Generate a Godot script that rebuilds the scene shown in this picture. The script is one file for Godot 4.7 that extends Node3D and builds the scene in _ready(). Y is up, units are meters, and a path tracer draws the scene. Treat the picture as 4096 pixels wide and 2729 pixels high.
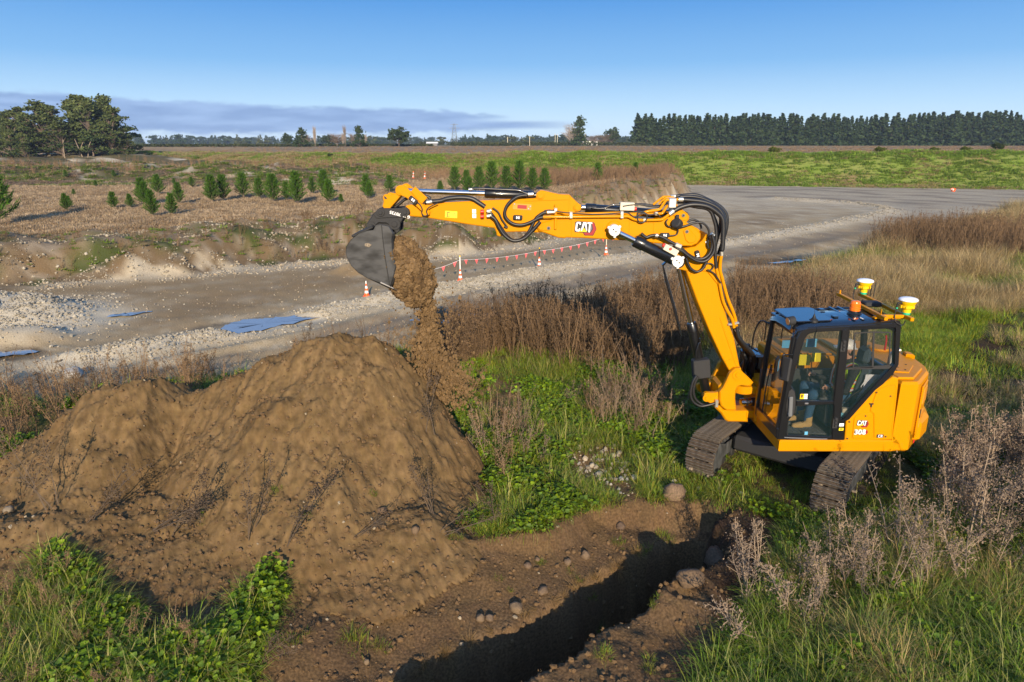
extends Node3D
# y is up, the camera looks along -z; distances in front of it are d = -z.


var rng := RandomNumberGenerator.new()
var names := {}
var M := {}
var T := {}
var group_count := 1
var n_lump := FastNoiseLite.new()
var n_fine := FastNoiseLite.new()
var n_big := FastNoiseLite.new()
var n_ridge := FastNoiseLite.new()


func _ready() -> void:
	rng.seed = 77
	set_up_camera_and_light()
	set_up_noise()
	set_up_materials()
	build_ground()
	build_mound()
	build_water()
	build_excavator()
	build_operator()
	build_bucket_soil()
	build_site_things()
	build_stones()
	build_plants()
	build_saplings()
	build_far_country()


func set_up_camera_and_light() -> void:
	var cam := Camera3D.new()
	cam.name = "camera"
	cam.fov = 53.06
	cam.near = 0.1
	cam.far = 9000.0
	add_child(cam)
	cam.position = Vector3(0, 5, 0)
	cam.rotation_degrees = Vector3(-16.1, 0, 0)
	cam.current = true
	var sun := DirectionalLight3D.new()
	sun.name = "sun"
	sun.light_energy = 1.6
	sun.light_color = Color(1.0, 0.92, 0.80)
	sun.light_angular_distance = 0.5
	sun.shadow_enabled = true
	add_child(sun)
	sun.look_at_from_position(Vector3.ZERO, Vector3(-0.0761, -0.3218, -0.948), Vector3.UP)
	var we := WorldEnvironment.new()
	we.name = "air"
	var env := Environment.new()
	env.background_mode = Environment.BG_SKY
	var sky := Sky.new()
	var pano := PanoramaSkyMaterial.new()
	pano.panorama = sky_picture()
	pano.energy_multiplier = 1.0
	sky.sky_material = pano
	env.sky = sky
	env.background_energy_multiplier = 0.80
	env.tonemap_mode = Environment.TONE_MAPPER_LINEAR
	env.tonemap_exposure = 1.5
	env.fog_enabled = true
	env.fog_density = 0.0002
	env.fog_light_color = Color(0.80, 0.88, 1.0)
	env.sdfgi_enabled = true
	env.ssao_enabled = true
	env.ssil_enabled = true
	we.environment = env
	add_child(we)


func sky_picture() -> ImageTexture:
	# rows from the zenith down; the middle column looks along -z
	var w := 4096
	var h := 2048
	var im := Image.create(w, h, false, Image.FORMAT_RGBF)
	var stops := [[-90.0, Color(0.22, 0.19, 0.15)], [-0.6, Color(0.30, 0.28, 0.24)], [-0.2, Color(0.66, 0.80, 0.95)], [1.2, Color(0.57, 0.745, 0.89)],
		[3.0, Color(0.43, 0.645, 0.86)], [6.0, Color(0.215, 0.45, 0.77)], [10.4, Color(0.098, 0.305, 0.68)], [20.0, Color(0.085, 0.27, 0.64)], [45.0, Color(0.065, 0.20, 0.50)], [90.0, Color(0.05, 0.16, 0.43)]]
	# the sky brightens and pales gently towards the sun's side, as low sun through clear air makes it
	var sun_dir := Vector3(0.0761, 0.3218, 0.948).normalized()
	for y in h:
		var e := 90.0 - (y + 0.5) / h * 180.0
		var c := ramp(stops, e)
		if e < -1.0:
			im.fill_rect(Rect2i(0, y, w, 1), c)
			continue
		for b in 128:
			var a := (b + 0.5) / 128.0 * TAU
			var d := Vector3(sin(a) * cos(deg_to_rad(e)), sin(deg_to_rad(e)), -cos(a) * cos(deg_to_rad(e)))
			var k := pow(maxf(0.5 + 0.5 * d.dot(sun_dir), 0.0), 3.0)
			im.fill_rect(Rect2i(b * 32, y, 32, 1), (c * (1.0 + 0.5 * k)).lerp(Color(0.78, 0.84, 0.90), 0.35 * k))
	var nz := FastNoiseLite.new()
	nz.seed = 5
	nz.frequency = 0.09
	nz.fractal_octaves = 5
	# a bank of stratus, from far round to the left to just right of the middle of the view
	for y in range(int((90.0 - 7.5) / 180.0 * h), int(90.2 / 180.0 * h)):
		var e := 90.0 - (y + 0.5) / h * 180.0
		for xx in range(int(w * -0.38), int(w * 0.06)):
			var x := posmod(xx, w)
			var az := (xx + 0.5) / w * 360.0
			var top: float = ramp_f([[-140.0, 4.6], [-70.0, 4.3], [-35.0, 3.5], [-20.0, 2.95], [-5.0, 2.65], [0.0, 2.25], [9.0, 1.7]], az) + nz.get_noise_2d(az * 2.2, 3.0) * 0.22
			var bottom := 0.72 + nz.get_noise_2d(az * 2.0, 40.0) * 0.18 + clampf((az + 8.0) / 14.0, 0, 1) * 0.35
			# the eastern end thins out into two wisps
			var wisp := 1.0
			if az > -4.0:
				var w1 := (1.0 - smoothstep(0.05, 0.40, absf(e - 2.2))) * (1.0 - clampf((az + 3.0) / 4.0, 0, 1))
				var w2 := (1.0 - smoothstep(0.12, 0.42, absf(e - 1.45))) * (1.0 - clampf((az - 0.0) / 6.5, 0, 1))
				wisp = lerpf(1.0, maxf(w1, w2), clampf((az + 4.0) / 4.0, 0, 1))
			var soft := nz.get_noise_2d(az * 6.0, e * 26.0)
			var a := smoothstep(0.0, 0.35, top - e + soft * 0.2) * smoothstep(-0.15, 0.3, e - bottom + soft * 0.25) * wisp
			a *= smoothstep(-132.0, -118.0, az)
			if a <= 0.003:
				continue
			var streak := nz.get_noise_2d(az * 1.6 + 90.0, e * 14.0)
			var c := Color(0.225, 0.345, 0.60).lerp(Color(0.31, 0.45, 0.72), clampf(0.45 + streak * 1.3, 0, 1))
			im.set_pixel(x, y, im.get_pixel(x, y).lerp(c, a * 0.93))
	return ImageTexture.create_from_image(im)


func ramp_f(stops: Array, t: float) -> float:
	for i in range(1, stops.size()):
		if t <= stops[i][0]:
			return lerpf(stops[i - 1][1], stops[i][1], clampf((t - stops[i - 1][0]) / (stops[i][0] - stops[i - 1][0]), 0, 1))
	return stops[-1][1]


func ramp(stops: Array, t: float) -> Color:
	for i in range(1, stops.size()):
		if t <= stops[i][0]:
			return (stops[i - 1][1] as Color).lerp(stops[i][1], clampf((t - stops[i - 1][0]) / (stops[i][0] - stops[i - 1][0]), 0, 1))
	return stops[-1][1]


# ---------- naming ----------

func ordinal(n: int) -> String:
	var ones := ["", "first", "second", "third", "fourth", "fifth", "sixth", "seventh", "eighth", "ninth", "tenth", "eleventh", "twelfth", "thirteenth", "fourteenth", "fifteenth", "sixteenth", "seventeenth", "eighteenth", "nineteenth"]
	var tens := ["", "", "twenty", "thirty", "forty", "fifty", "sixty", "seventy", "eighty", "ninety"]
	if n < 20:
		return ones[n]
	if n % 10 == 0:
		return tens[n / 10].trim_suffix("y") + "ieth"
	return tens[n / 10] + "-" + ones[n % 10]



func numbered(called: String) -> String:
	if not names.has(called):
		names[called] = 0
		return called
	names[called] += 1
	return "%s_%03d" % [called, names[called]]


func tag(o: Node, label: String, category := "", group := "", kind := "") -> void:
	if label:
		o.set_meta("label", label)
	if category:
		o.set_meta("category", category)
	if group:
		o.set_meta("group", group)
	if kind:
		o.set_meta("kind", kind)


func base(called: String, label: String, category: String, at := Vector3.ZERO, turn := 0.0, group := "") -> Node3D:
	var o := Node3D.new()
	o.name = numbered(called)
	add_child(o)
	o.position = at
	o.rotation.y = turn
	tag(o, label, category, group)
	return o


func put(called: String, mesh: Mesh, mat: Material, parent: Node = null) -> MeshInstance3D:
	var o := MeshInstance3D.new()
	o.mesh = mesh
	if mat:
		o.material_override = mat
	o.name = numbered(called) if parent == null else called
	if parent == null:
		add_child(o)
	else:
		parent.add_child(o, true)
	return o


func obj(called: String, st: SurfaceTool, mat: Material, parent: Node = null) -> MeshInstance3D:
	st.generate_normals()
	return put(called, st.commit(), mat, parent)


func copy_of(o: Node3D, called: String, at: Vector3, turn := 0.0, size := 1.0, label := "") -> Node3D:
	var c: Node3D = o.duplicate()
	c.name = numbered(called)
	add_child(c)
	c.position = at
	c.rotation.y = turn
	c.scale = Vector3.ONE * size
	if label:
		c.set_meta("label", label)
	return c


func scatter(called: String, mesh: Mesh, mat: Material, places: Array, tints: Array, kind := "stuff", label := "", category := "") -> MultiMeshInstance3D:
	if places.is_empty():
		return null
	var mm := MultiMesh.new()
	mm.transform_format = MultiMesh.TRANSFORM_3D
	mm.use_colors = true
	mm.mesh = mesh
	mm.instance_count = places.size()
	for i in places.size():
		mm.set_instance_transform(i, places[i])
		mm.set_instance_color(i, tints[i])
	var o := MultiMeshInstance3D.new()
	o.multimesh = mm
	o.material_override = mat
	o.name = numbered(called)
	add_child(o)
	tag(o, label, category, "", kind)
	return o


# ---------- shapes ----------

func start(smooth := false) -> SurfaceTool:
	var st := SurfaceTool.new()
	st.begin(Mesh.PRIMITIVE_TRIANGLES)
	st.set_color(Color.WHITE)
	flat(st)
	if smooth:
		curved(st)
	return st


func flat(st: SurfaceTool) -> void:
	st.set_smooth_group(-1)


func curved(st: SurfaceTool) -> void:
	group_count += 1
	st.set_smooth_group(group_count)


func tri(st: SurfaceTool, a: Vector3, b: Vector3, c: Vector3) -> void:  # counter-clockwise seen from outside
	st.add_vertex(a)
	st.add_vertex(c)
	st.add_vertex(b)


func quad(st: SurfaceTool, a: Vector3, b: Vector3, c: Vector3, d: Vector3) -> void:
	tri(st, a, b, c)
	tri(st, a, c, d)


func face(st: SurfaceTool, p: Array, out: Vector3) -> void:
	var n: Vector3 = (p[1] - p[0]).cross(p[2] - p[0])
	if n.dot(out) < 0:
		p = p.duplicate()
		p.reverse()
	for i in range(1, p.size() - 1):
		tri(st, p[0], p[i], p[i + 1])


func rbox(st: SurfaceTool, at: Vector3, size: Vector3, r := 0.01, basis := Basis()) -> void:
	flat(st)
	var h := size / 2.0
	r = minf(r, minf(h.x, minf(h.y, h.z)) * 0.9)
	var p := func(s: Vector3, axis: int) -> Vector3:
		var q := Vector3(s.x * (h.x - r), s.y * (h.y - r), s.z * (h.z - r))
		q[axis] = s[axis] * h[axis]
		return at + basis * q
	var signs := [-1.0, 1.0]
	for a in 3:
		var b := (a + 1) % 3
		var c := (a + 2) % 3
		for sa in signs:
			var q := []
			for k in [[-1, -1], [1, -1], [1, 1], [-1, 1]]:
				var s := Vector3.ZERO
				s[a] = sa
				s[b] = k[0]
				s[c] = k[1]
				q.append(p.call(s, a))
			var o := Vector3.ZERO
			o[a] = sa
			face(st, q, basis * o)
			for sb in signs:
				var s0 := Vector3.ZERO
				s0[a] = sa
				s0[b] = sb
				s0[c] = -1
				var s1 := s0
				s1[c] = 1
				face(st, [p.call(s0, a), p.call(s1, a), p.call(s1, b), p.call(s0, b)], basis * Vector3(s0.x + s1.x, s0.y + s1.y, s0.z + s1.z))
	for x in signs:
		for y in signs:
			for z in signs:
				var s := Vector3(x, y, z)
				face(st, [p.call(s, 0), p.call(s, 1), p.call(s, 2)], basis * s)


func inset(poly: PackedVector2Array, b: float) -> PackedVector2Array:
	var out := PackedVector2Array()
	var n := poly.size()
	for i in n:
		var e0 := (poly[i] - poly[(i + n - 1) % n]).normalized()
		var e1 := (poly[(i + 1) % n] - poly[i]).normalized()
		var n0 := Vector2(-e0.y, e0.x)
		var n1 := Vector2(-e1.y, e1.x)
		var m := n0 + n1
		var l := m.length_squared()
		m = n0 if l < 0.05 else m * (2.0 / l)
		out.append(poly[i] + m.limit_length(2.0) * b)
	return out


func ccw(points: Array) -> PackedVector2Array:
	var poly := PackedVector2Array(points)
	var area := 0.0
	for i in poly.size():
		area += poly[i].cross(poly[(i + 1) % poly.size()])
	if area < 0:
		poly.reverse()
	return poly


func prism(st: SurfaceTool, points: Array, z0: float, z1: float, bev := 0.008, xf := Transform3D()) -> void:
	# an outline in x and y, given depth from z0 to z1, with chamfered edges
	flat(st)
	var poly := ccw(points)
	var inn := inset(poly, bev) if bev > 0 else poly
	var n := poly.size()
	var t := Geometry2D.triangulate_polygon(inn)
	if t.is_empty():
		inn = poly
		t = Geometry2D.triangulate_polygon(poly)
	var at := func(p: Vector2, z: float) -> Vector3: return xf * Vector3(p.x, p.y, z)
	var zx := xf.basis * Vector3(0, 0, 1)
	for i in range(0, t.size(), 3):
		face(st, [at.call(inn[t[i]], z1), at.call(inn[t[i + 1]], z1), at.call(inn[t[i + 2]], z1)], zx)
		face(st, [at.call(inn[t[i]], z0), at.call(inn[t[i + 1]], z0), at.call(inn[t[i + 2]], z0)], -zx)
	for i in n:
		var j := (i + 1) % n
		var e := poly[j] - poly[i]
		var o := xf.basis * Vector3(e.y, -e.x, 0)
		face(st, [at.call(poly[i], z0 + bev), at.call(poly[j], z0 + bev), at.call(poly[j], z1 - bev), at.call(poly[i], z1 - bev)], o)
		if bev > 0:
			face(st, [at.call(poly[i], z1 - bev), at.call(poly[j], z1 - bev), at.call(inn[j], z1), at.call(inn[i], z1)], o.normalized() + zx)
			face(st, [at.call(poly[i], z0 + bev), at.call(poly[j], z0 + bev), at.call(inn[j], z0), at.call(inn[i], z0)], o.normalized() - zx)


func ring_frame(st: SurfaceTool, outer: Array, hole: Array, z0: float, z1: float) -> void:
	# a flat frame between two outlines of equal point count (window frames)
	flat(st)
	var n := outer.size()
	for i in n:
		var j := (i + 1) % n
		var a: Vector2 = outer[i]
		var b: Vector2 = outer[j]
		var c: Vector2 = hole[j]
		var d: Vector2 = hole[i]
		var mid := (a + b) / 2 - (c + d) / 2
		face(st, [Vector3(a.x, a.y, z1), Vector3(b.x, b.y, z1), Vector3(c.x, c.y, z1), Vector3(d.x, d.y, z1)], Vector3(0, 0, 1))
		face(st, [Vector3(a.x, a.y, z0), Vector3(b.x, b.y, z0), Vector3(c.x, c.y, z0), Vector3(d.x, d.y, z0)], Vector3(0, 0, -1))
		face(st, [Vector3(a.x, a.y, z0), Vector3(b.x, b.y, z0), Vector3(b.x, b.y, z1), Vector3(a.x, a.y, z1)], Vector3(mid.x, mid.y, 0))
		face(st, [Vector3(c.x, c.y, z0), Vector3(d.x, d.y, z0), Vector3(d.x, d.y, z1), Vector3(c.x, c.y, z1)], Vector3(-mid.x, -mid.y, 0))


func bend(points: Array, sub: int) -> Array:
	var out := []
	var n := points.size()
	for i in n - 1:
		var a: Vector3 = points[maxi(i - 1, 0)]
		var b: Vector3 = points[i]
		var c: Vector3 = points[i + 1]
		var d: Vector3 = points[mini(i + 2, n - 1)]
		for k in sub:
			var t := float(k) / sub
			out.append(b.cubic_interpolate(c, a, d, t))
	out.append(points[n - 1])
	return out


func tube(st: SurfaceTool, points: Array, r: float, sides := 8, sub := 1, r_end := -1.0) -> void:
	if sub > 1:
		points = bend(points, sub)
	if r_end < 0:
		r_end = r
	curved(st)
	var n := points.size()
	var rings := []
	var side := Vector3.ZERO
	for i in n:
		var dir: Vector3 = (points[mini(i + 1, n - 1)] - points[maxi(i - 1, 0)]).normalized()
		if i == 0:
			side = dir.cross(Vector3.UP if absf(dir.y) < 0.9 else Vector3.RIGHT).normalized()
		else:
			side = (side - dir * side.dot(dir)).normalized()
		var up := dir.cross(side)
		var rr := lerpf(r, r_end, float(i) / maxi(n - 1, 1))
		var ring := []
		for k in sides:
			var a := TAU * k / sides
			ring.append(points[i] + (side * cos(a) + up * sin(a)) * rr)
		rings.append(ring)
	for i in n - 1:
		for k in sides:
			var l := (k + 1) % sides
			quad(st, rings[i][k], rings[i][l], rings[i + 1][l], rings[i + 1][k])
	flat(st)
	if r > 0.004 or sides > 5:
		var d0: Vector3 = points[0] - points[1]
		var d1: Vector3 = points[n - 1] - points[n - 2]
		face(st, rings[0], d0)
		if r_end > 0.001:
			face(st, rings[n - 1], d1)


func lathe(st: SurfaceTool, prof: Array, xf := Transform3D(), sides := 16, crease := 40.0) -> void:
	# profile points are (radius, height), going up; sharp bends stay sharp
	for i in prof.size() - 1:
		var a: Vector2 = prof[i]
		var b: Vector2 = prof[i + 1]
		if i == 0 or rad_to_deg(absf((prof[i] - prof[i - 1]).angle_to(b - a))) > crease:
			curved(st)
		for k in sides:
			var t0 := TAU * k / sides
			var t1 := TAU * (k + 1) / sides
			var p := xf * Vector3(a.x * cos(t0), a.y, a.x * sin(t0))
			var q := xf * Vector3(a.x * cos(t1), a.y, a.x * sin(t1))
			var s := xf * Vector3(b.x * cos(t1), b.y, b.x * sin(t1))
			var u := xf * Vector3(b.x * cos(t0), b.y, b.x * sin(t0))
			if a.x > 0.0001:
				tri(st, p, s, q)
			if b.x > 0.0001:
				tri(st, p, u, s)
	flat(st)


func rod(st: SurfaceTool, a: Vector3, b: Vector3, r: float, sides := 16, bev := 0.004) -> void:
	# a closed round bar with chamfered ends
	var dir := (b - a)
	var l := dir.length()
	dir /= l
	var side := dir.cross(Vector3.UP if absf(dir.y) < 0.9 else Vector3.RIGHT).normalized()
	var xf := Transform3D(Basis(side, dir, side.cross(dir)), a)
	bev = minf(bev, minf(r, l) * 0.4)
	lathe(st, [Vector2(0, 0), Vector2(r - bev, 0), Vector2(r, bev), Vector2(r, l - bev), Vector2(r - bev, l), Vector2(0, l)], xf, sides)


func along(a: Vector3, b: Vector3) -> Transform3D:
	var dir := (b - a).normalized()
	var side := dir.cross(Vector3.UP if absf(dir.y) < 0.9 else Vector3.RIGHT).normalized()
	return Transform3D(Basis(side, dir, side.cross(dir)), a)


func lump(seed_: int, rows: int, amp: float, squash := Vector3.ONE, freq := 1.2, smooth := false) -> ArrayMesh:
	# an uneven stone or clod, about 1 m across
	var nz := FastNoiseLite.new()
	nz.seed = seed_
	nz.frequency = freq
	nz.fractal_octaves = 3
	var st := start(smooth)
	var cols := rows * 2
	var p := func(i: int, j: int) -> Vector3:
		var th := PI * i / rows
		var ph := TAU * (j % cols) / cols + (0.0 if i % 2 == 0 else PI / cols)
		var d := Vector3(sin(th) * cos(ph), cos(th), sin(th) * sin(ph))
		if i == 0 or i == rows:
			d = Vector3(0, 1 if i == 0 else -1, 0)
		return d * 0.5 * (1.0 + amp * nz.get_noise_3dv(d)) * squash
	for i in rows:
		for j in cols:
			var a: Vector3 = p.call(i, j)
			var b: Vector3 = p.call(i, j + 1)
			var c: Vector3 = p.call(i + 1, j + 1)
			var d: Vector3 = p.call(i + 1, j)
			if i > 0:
				face(st, [a, b, c], a + b + c)
			if i < rows - 1:
				face(st, [a, c, d], a + c + d)
	st.generate_normals()
	return st.commit()


# ---------- materials ----------

func mat(called: String, c: Color, rough := 0.7, metal := 0.0) -> StandardMaterial3D:
	# colours are given as linear base colours
	var m := StandardMaterial3D.new()
	m.resource_name = called
	m.albedo_color = c.linear_to_srgb()
	m.roughness = rough
	m.metallic = metal
	M[called] = m
	return m


func noise_picture(freq: float, octaves: int, low: float, high: float, seed_: int, size := 512, type := FastNoiseLite.TYPE_SIMPLEX_SMOOTH) -> NoiseTexture2D:
	var nz := FastNoiseLite.new()
	nz.noise_type = type
	nz.seed = seed_
	nz.frequency = freq
	nz.fractal_octaves = octaves
	if type == FastNoiseLite.TYPE_CELLULAR:
		nz.cellular_return_type = FastNoiseLite.RETURN_DISTANCE
	var t := NoiseTexture2D.new()
	t.width = size
	t.height = size
	t.seamless = true
	t.noise = nz
	var g := Gradient.new()
	g.set_color(0, Color(low, low, low))
	g.set_color(1, Color(high, high, high))
	t.color_ramp = g
	return t


func grain(m: StandardMaterial3D, tex: Texture2D, scale: float, bump: Texture2D = null, bump_scale := 1.0) -> void:
	m.albedo_texture = tex
	m.uv1_triplanar = true
	m.uv1_world_triplanar = true
	m.uv1_scale = Vector3.ONE * scale
	if bump:
		m.heightmap_enabled = true
		m.heightmap_texture = bump
		m.heightmap_scale = bump_scale


func leafy(called: String, c: Color, through: float, rough := 0.6) -> StandardMaterial3D:
	var m := mat(called, c, rough)
	m.vertex_color_use_as_albedo = true
	m.cull_mode = BaseMaterial3D.CULL_DISABLED
	m.metallic_specular = 0.3
	if through > 0:
		m.backlight_enabled = true
		m.backlight = Color(through, through, through)
	return m


func set_up_noise() -> void:
	n_lump.seed = 3
	n_lump.frequency = 0.55
	n_lump.fractal_octaves = 4
	n_fine.seed = 9
	n_fine.frequency = 3.2
	n_fine.fractal_octaves = 4
	n_big.seed = 21
	n_big.frequency = 0.045
	n_big.fractal_octaves = 4
	n_ridge.seed = 31
	n_ridge.frequency = 1.1
	n_ridge.fractal_octaves = 4
	n_ridge.fractal_type = FastNoiseLite.FRACTAL_RIDGED


func set_up_materials() -> void:
	T.soft = noise_picture(0.012, 5, 0.62, 1.12, 1)
	T.speck = noise_picture(0.06, 4, 0.55, 1.15, 2)
	T.bump = noise_picture(0.03, 5, 0.0, 1.0, 3)
	T.pebble = noise_picture(0.07, 2, 1.0, 0.0, 4, 512, FastNoiseLite.TYPE_CELLULAR)
	T.wear = noise_picture(0.02, 5, 0.42, 0.62, 6)
	T.mud = noise_picture(0.018, 5, 0.0, 1.0, 8)
	var g := mat("ground", Color(1, 1, 1), 0.95)
	g.vertex_color_use_as_albedo = true
	g.metallic_specular = 0.25
	grain(g, T.speck, 0.8, T.bump, 1.0)
	var s := mat("soil", Color(1, 1, 1), 0.95)
	s.vertex_color_use_as_albedo = true
	s.metallic_specular = 0.2
	grain(s, T.soft, 0.9, T.bump, 0.8)
	var st := mat("stone", Color(1, 1, 1), 0.8)
	st.vertex_color_use_as_albedo = true
	st.metallic_specular = 0.35
	var sr := mat("stone_rough", Color(1, 1, 1), 0.95)
	sr.vertex_color_use_as_albedo = true
	sr.metallic_specular = 0.2
	var w := mat("water", Color(0.36, 0.36, 0.36), 0.06, 0.38)
	w.metallic_specular = 1.0
	leafy("grass", Color(1, 1, 1), 0.7, 0.55)
	leafy("leaf", Color(1, 1, 1), 0.6, 0.5)
	leafy("dead", Color(1, 1, 1), 0.25, 0.85)
	leafy("needle", Color(1, 1, 1), 0.3, 0.7)
	var bk := mat("bark", Color(0.16, 0.12, 0.09), 0.9)
	bk.vertex_color_use_as_albedo = true
	# machine
	var ye := mat("yellow", Color(0.57, 0.229, 0.001), 0.34)
	ye.metallic_specular = 0.2
	ye.clearcoat_enabled = true
	ye.clearcoat = 0.08
	ye.clearcoat_roughness = 0.1
	ye.roughness_texture = T.wear
	ye.uv1_triplanar = true
	ye.uv1_scale = Vector3.ONE * 0.9
	ye.roughness = 0.75
	mat("yellow_worn", Color(0.55, 0.25, 0.02), 0.6)
	var bl := mat("black_paint", Color(0.007, 0.0075, 0.009), 0.3)
	bl.clearcoat_enabled = true
	bl.clearcoat = 0.5
	bl.clearcoat_roughness = 0.08
	var rp := mat("roof_paint", Color(0.006, 0.008, 0.012), 0.10)
	rp.metallic_specular = 1.0
	rp.clearcoat_enabled = true
	rp.clearcoat = 1.0
	rp.clearcoat_roughness = 0.05
	mat("black_matt", Color(0.018, 0.018, 0.019), 0.75)
	mat("rubber", Color(0.013, 0.013, 0.014), 0.45)
	mat("chrome", Color(0.72, 0.73, 0.75), 0.12, 1.0)
	mat("steel", Color(0.42, 0.41, 0.40), 0.4, 0.9)
	mat("zinc", Color(0.62, 0.60, 0.52), 0.35, 0.8)
	mat("white_paint", Color(0.72, 0.71, 0.66), 0.45)
	mat("cream", Color(0.60, 0.54, 0.40), 0.5)
	mat("white", Color(0.82, 0.82, 0.82), 0.4)
	mat("red", Color(0.62, 0.03, 0.02), 0.4)
	mat("dark_red", Color(0.30, 0.012, 0.018), 0.35)
	mat("orange", Color(0.85, 0.11, 0.012), 0.5)
	mat("pink", Color(0.90, 0.12, 0.13), 0.6)
	mat("green_band", Color(0.02, 0.42, 0.22), 0.5)
	mat("antenna_yellow", Color(0.85, 0.50, 0.002), 0.4)
	mat("label_yellow", Color(0.78, 0.66, 0.01), 0.5)
	mat("ink", Color(0.01, 0.01, 0.01), 0.6)
	mat("plastic_grey", Color(0.12, 0.125, 0.13), 0.6)
	mat("cab_grey", Color(0.045, 0.05, 0.052), 0.65)
	mat("floor_mat", Color(0.14, 0.15, 0.145), 0.85)
	mat("label_blue", Color(0.10, 0.35, 0.55), 0.5)
	mat("cloth_blue", Color(0.16, 0.42, 0.55), 0.85)
	var am := mat("amber", Color(0.95, 0.20, 0.01, 0.55), 0.2)
	am.transparency = BaseMaterial3D.TRANSPARENCY_ALPHA
	am.albedo_color.a = 0.75
	var gl := mat("glass", Color(0.012, 0.03, 0.032, 1), 0.02)
	gl.transparency = BaseMaterial3D.TRANSPARENCY_ALPHA
	gl.albedo_color.a = 0.22
	gl.cull_mode = BaseMaterial3D.CULL_DISABLED
	var wrap := mat("plastic_wrap", Color(0.8, 0.82, 0.84), 0.12)
	wrap.metallic_specular = 0.8
	var tr := mat("track_steel", Color(0.085, 0.060, 0.040), 0.7, 0.2)
	tr.albedo_texture = T.soft
	tr.uv1_triplanar = true
	tr.uv1_scale = Vector3.ONE * 1.7
	var rb := mat("shoe_rib", Color(0.20, 0.165, 0.125), 0.5, 0.5)
	rb.albedo_texture = T.soft
	rb.uv1_triplanar = true
	rb.uv1_scale = Vector3.ONE * 2.1
	var fs := mat("frame_steel", Color(0.13, 0.135, 0.14), 0.5, 0.3)
	fs.albedo_texture = noise_picture(0.01, 5, 0.35, 1.3, 17)
	fs.uv1_triplanar = true
	fs.uv1_scale = Vector3(1.6, 0.5, 1.6)
	var mu := mat("dried_mud", Color(0.29, 0.235, 0.17), 0.95)
	mu.albedo_texture = T.speck
	mu.uv1_triplanar = true
	mu.uv1_scale = Vector3.ONE * 1.5
	var bu := mat("bucket_steel", Color(0.055, 0.056, 0.058), 0.42, 0.35)
	bu.roughness_texture = T.wear
	bu.albedo_texture = noise_picture(0.006, 4, 0.5, 1.3, 11)
	bu.uv1_triplanar = true
	bu.uv1_scale = Vector3(0.7, 1.6, 0.7)
	bu.roughness = 0.9
	mat("jeans", Color(0.035, 0.10, 0.19), 0.9)
	mat("jacket", Color(0.018, 0.019, 0.02), 0.85)
	mat("skin", Color(0.50, 0.27, 0.18), 0.6)
	mat("boot", Color(0.50, 0.33, 0.12), 0.85)
	mat("hi_vis", Color(0.50, 0.85, 0.01), 0.6)
	mat("hi_vis_orange", Color(0.90, 0.14, 0.01), 0.6)
	mat("reflective", Color(0.62, 0.64, 0.66), 0.35)
	mat("helmet", Color(0.80, 0.80, 0.78), 0.35)
	mat("seat_cloth", Color(0.06, 0.09, 0.11), 0.8)
	mat("post_white", Color(0.75, 0.74, 0.70), 0.6)
	mat("pole_yellow", Color(0.85, 0.52, 0.01), 0.5)


# ---------- the lie of the land ----------

const BANK_EDGE := [Vector2(-200, 9), Vector2(-40, 11), Vector2(-9, 12.5), Vector2(-6, 14), Vector2(-3, 15.5), Vector2(0, 17.3), Vector2(3, 19.5), Vector2(6, 21.5), Vector2(12, 26), Vector2(18, 32), Vector2(30, 43), Vector2(41, 54), Vector2(60, 72), Vector2(90, 95), Vector2(400, 200)]
const PIT_TOE := [Vector2(-400, 8), Vector2(-60, 16), Vector2(-35, 26), Vector2(-24, 31.7), Vector2(-10, 40.5), Vector2(-4.5, 42), Vector2(2, 47.5), Vector2(5, 56), Vector2(12, 70), Vector2(20, 84), Vector2(25, 100), Vector2(28, 116), Vector2(30, 135), Vector2(400, 900)]
const DAM_BASE := [Vector2(-400, 215), Vector2(-92, 174), Vector2(-60, 145), Vector2(-28, 121), Vector2(0, 117), Vector2(30, 115), Vector2(75, 103), Vector2(140, 90), Vector2(400, 40)]
const TRENCH := [Vector2(-4.05, 3.05), Vector2(-0.66, 5.65), Vector2(0.41, 6.31), Vector2(1.22, 7.01), Vector2(1.70, 7.40), Vector2(2.38, 7.98)]
const SCARP := [Vector2(-3.0, 6.9), Vector2(-0.8, 7.7), Vector2(-0.3, 7.85), Vector2(0.3, 8.0), Vector2(0.8, 8.4), Vector2(1.2, 8.75), Vector2(1.8, 8.85), Vector2(2.6, 8.8), Vector2(3.2, 8.6), Vector2(3.9, 8.2)]
const WINDROW := [Vector2(-13.5, 20.2), Vector2(-9.5, 23.8), Vector2(-7.2, 26.6), Vector2(-3.5, 30.7), Vector2(-1.6, 32.2), Vector2(1.45, 35.3), Vector2(5.65, 39.2), Vector2(14.8, 46.3), Vector2(25.9, 56.7), Vector2(37.0, 68.0), Vector2(39.5, 74.0), Vector2(38.0, 79.0), Vector2(32.0, 85.0)]
const TOE_BAND := [Vector2(-22.0, 33.0), Vector2(-16.0, 35.5), Vector2(-9.8, 38.8), Vector2(-4.5, 40.4), Vector2(2.1, 45.8), Vector2(6.0, 54.0)]
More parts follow.
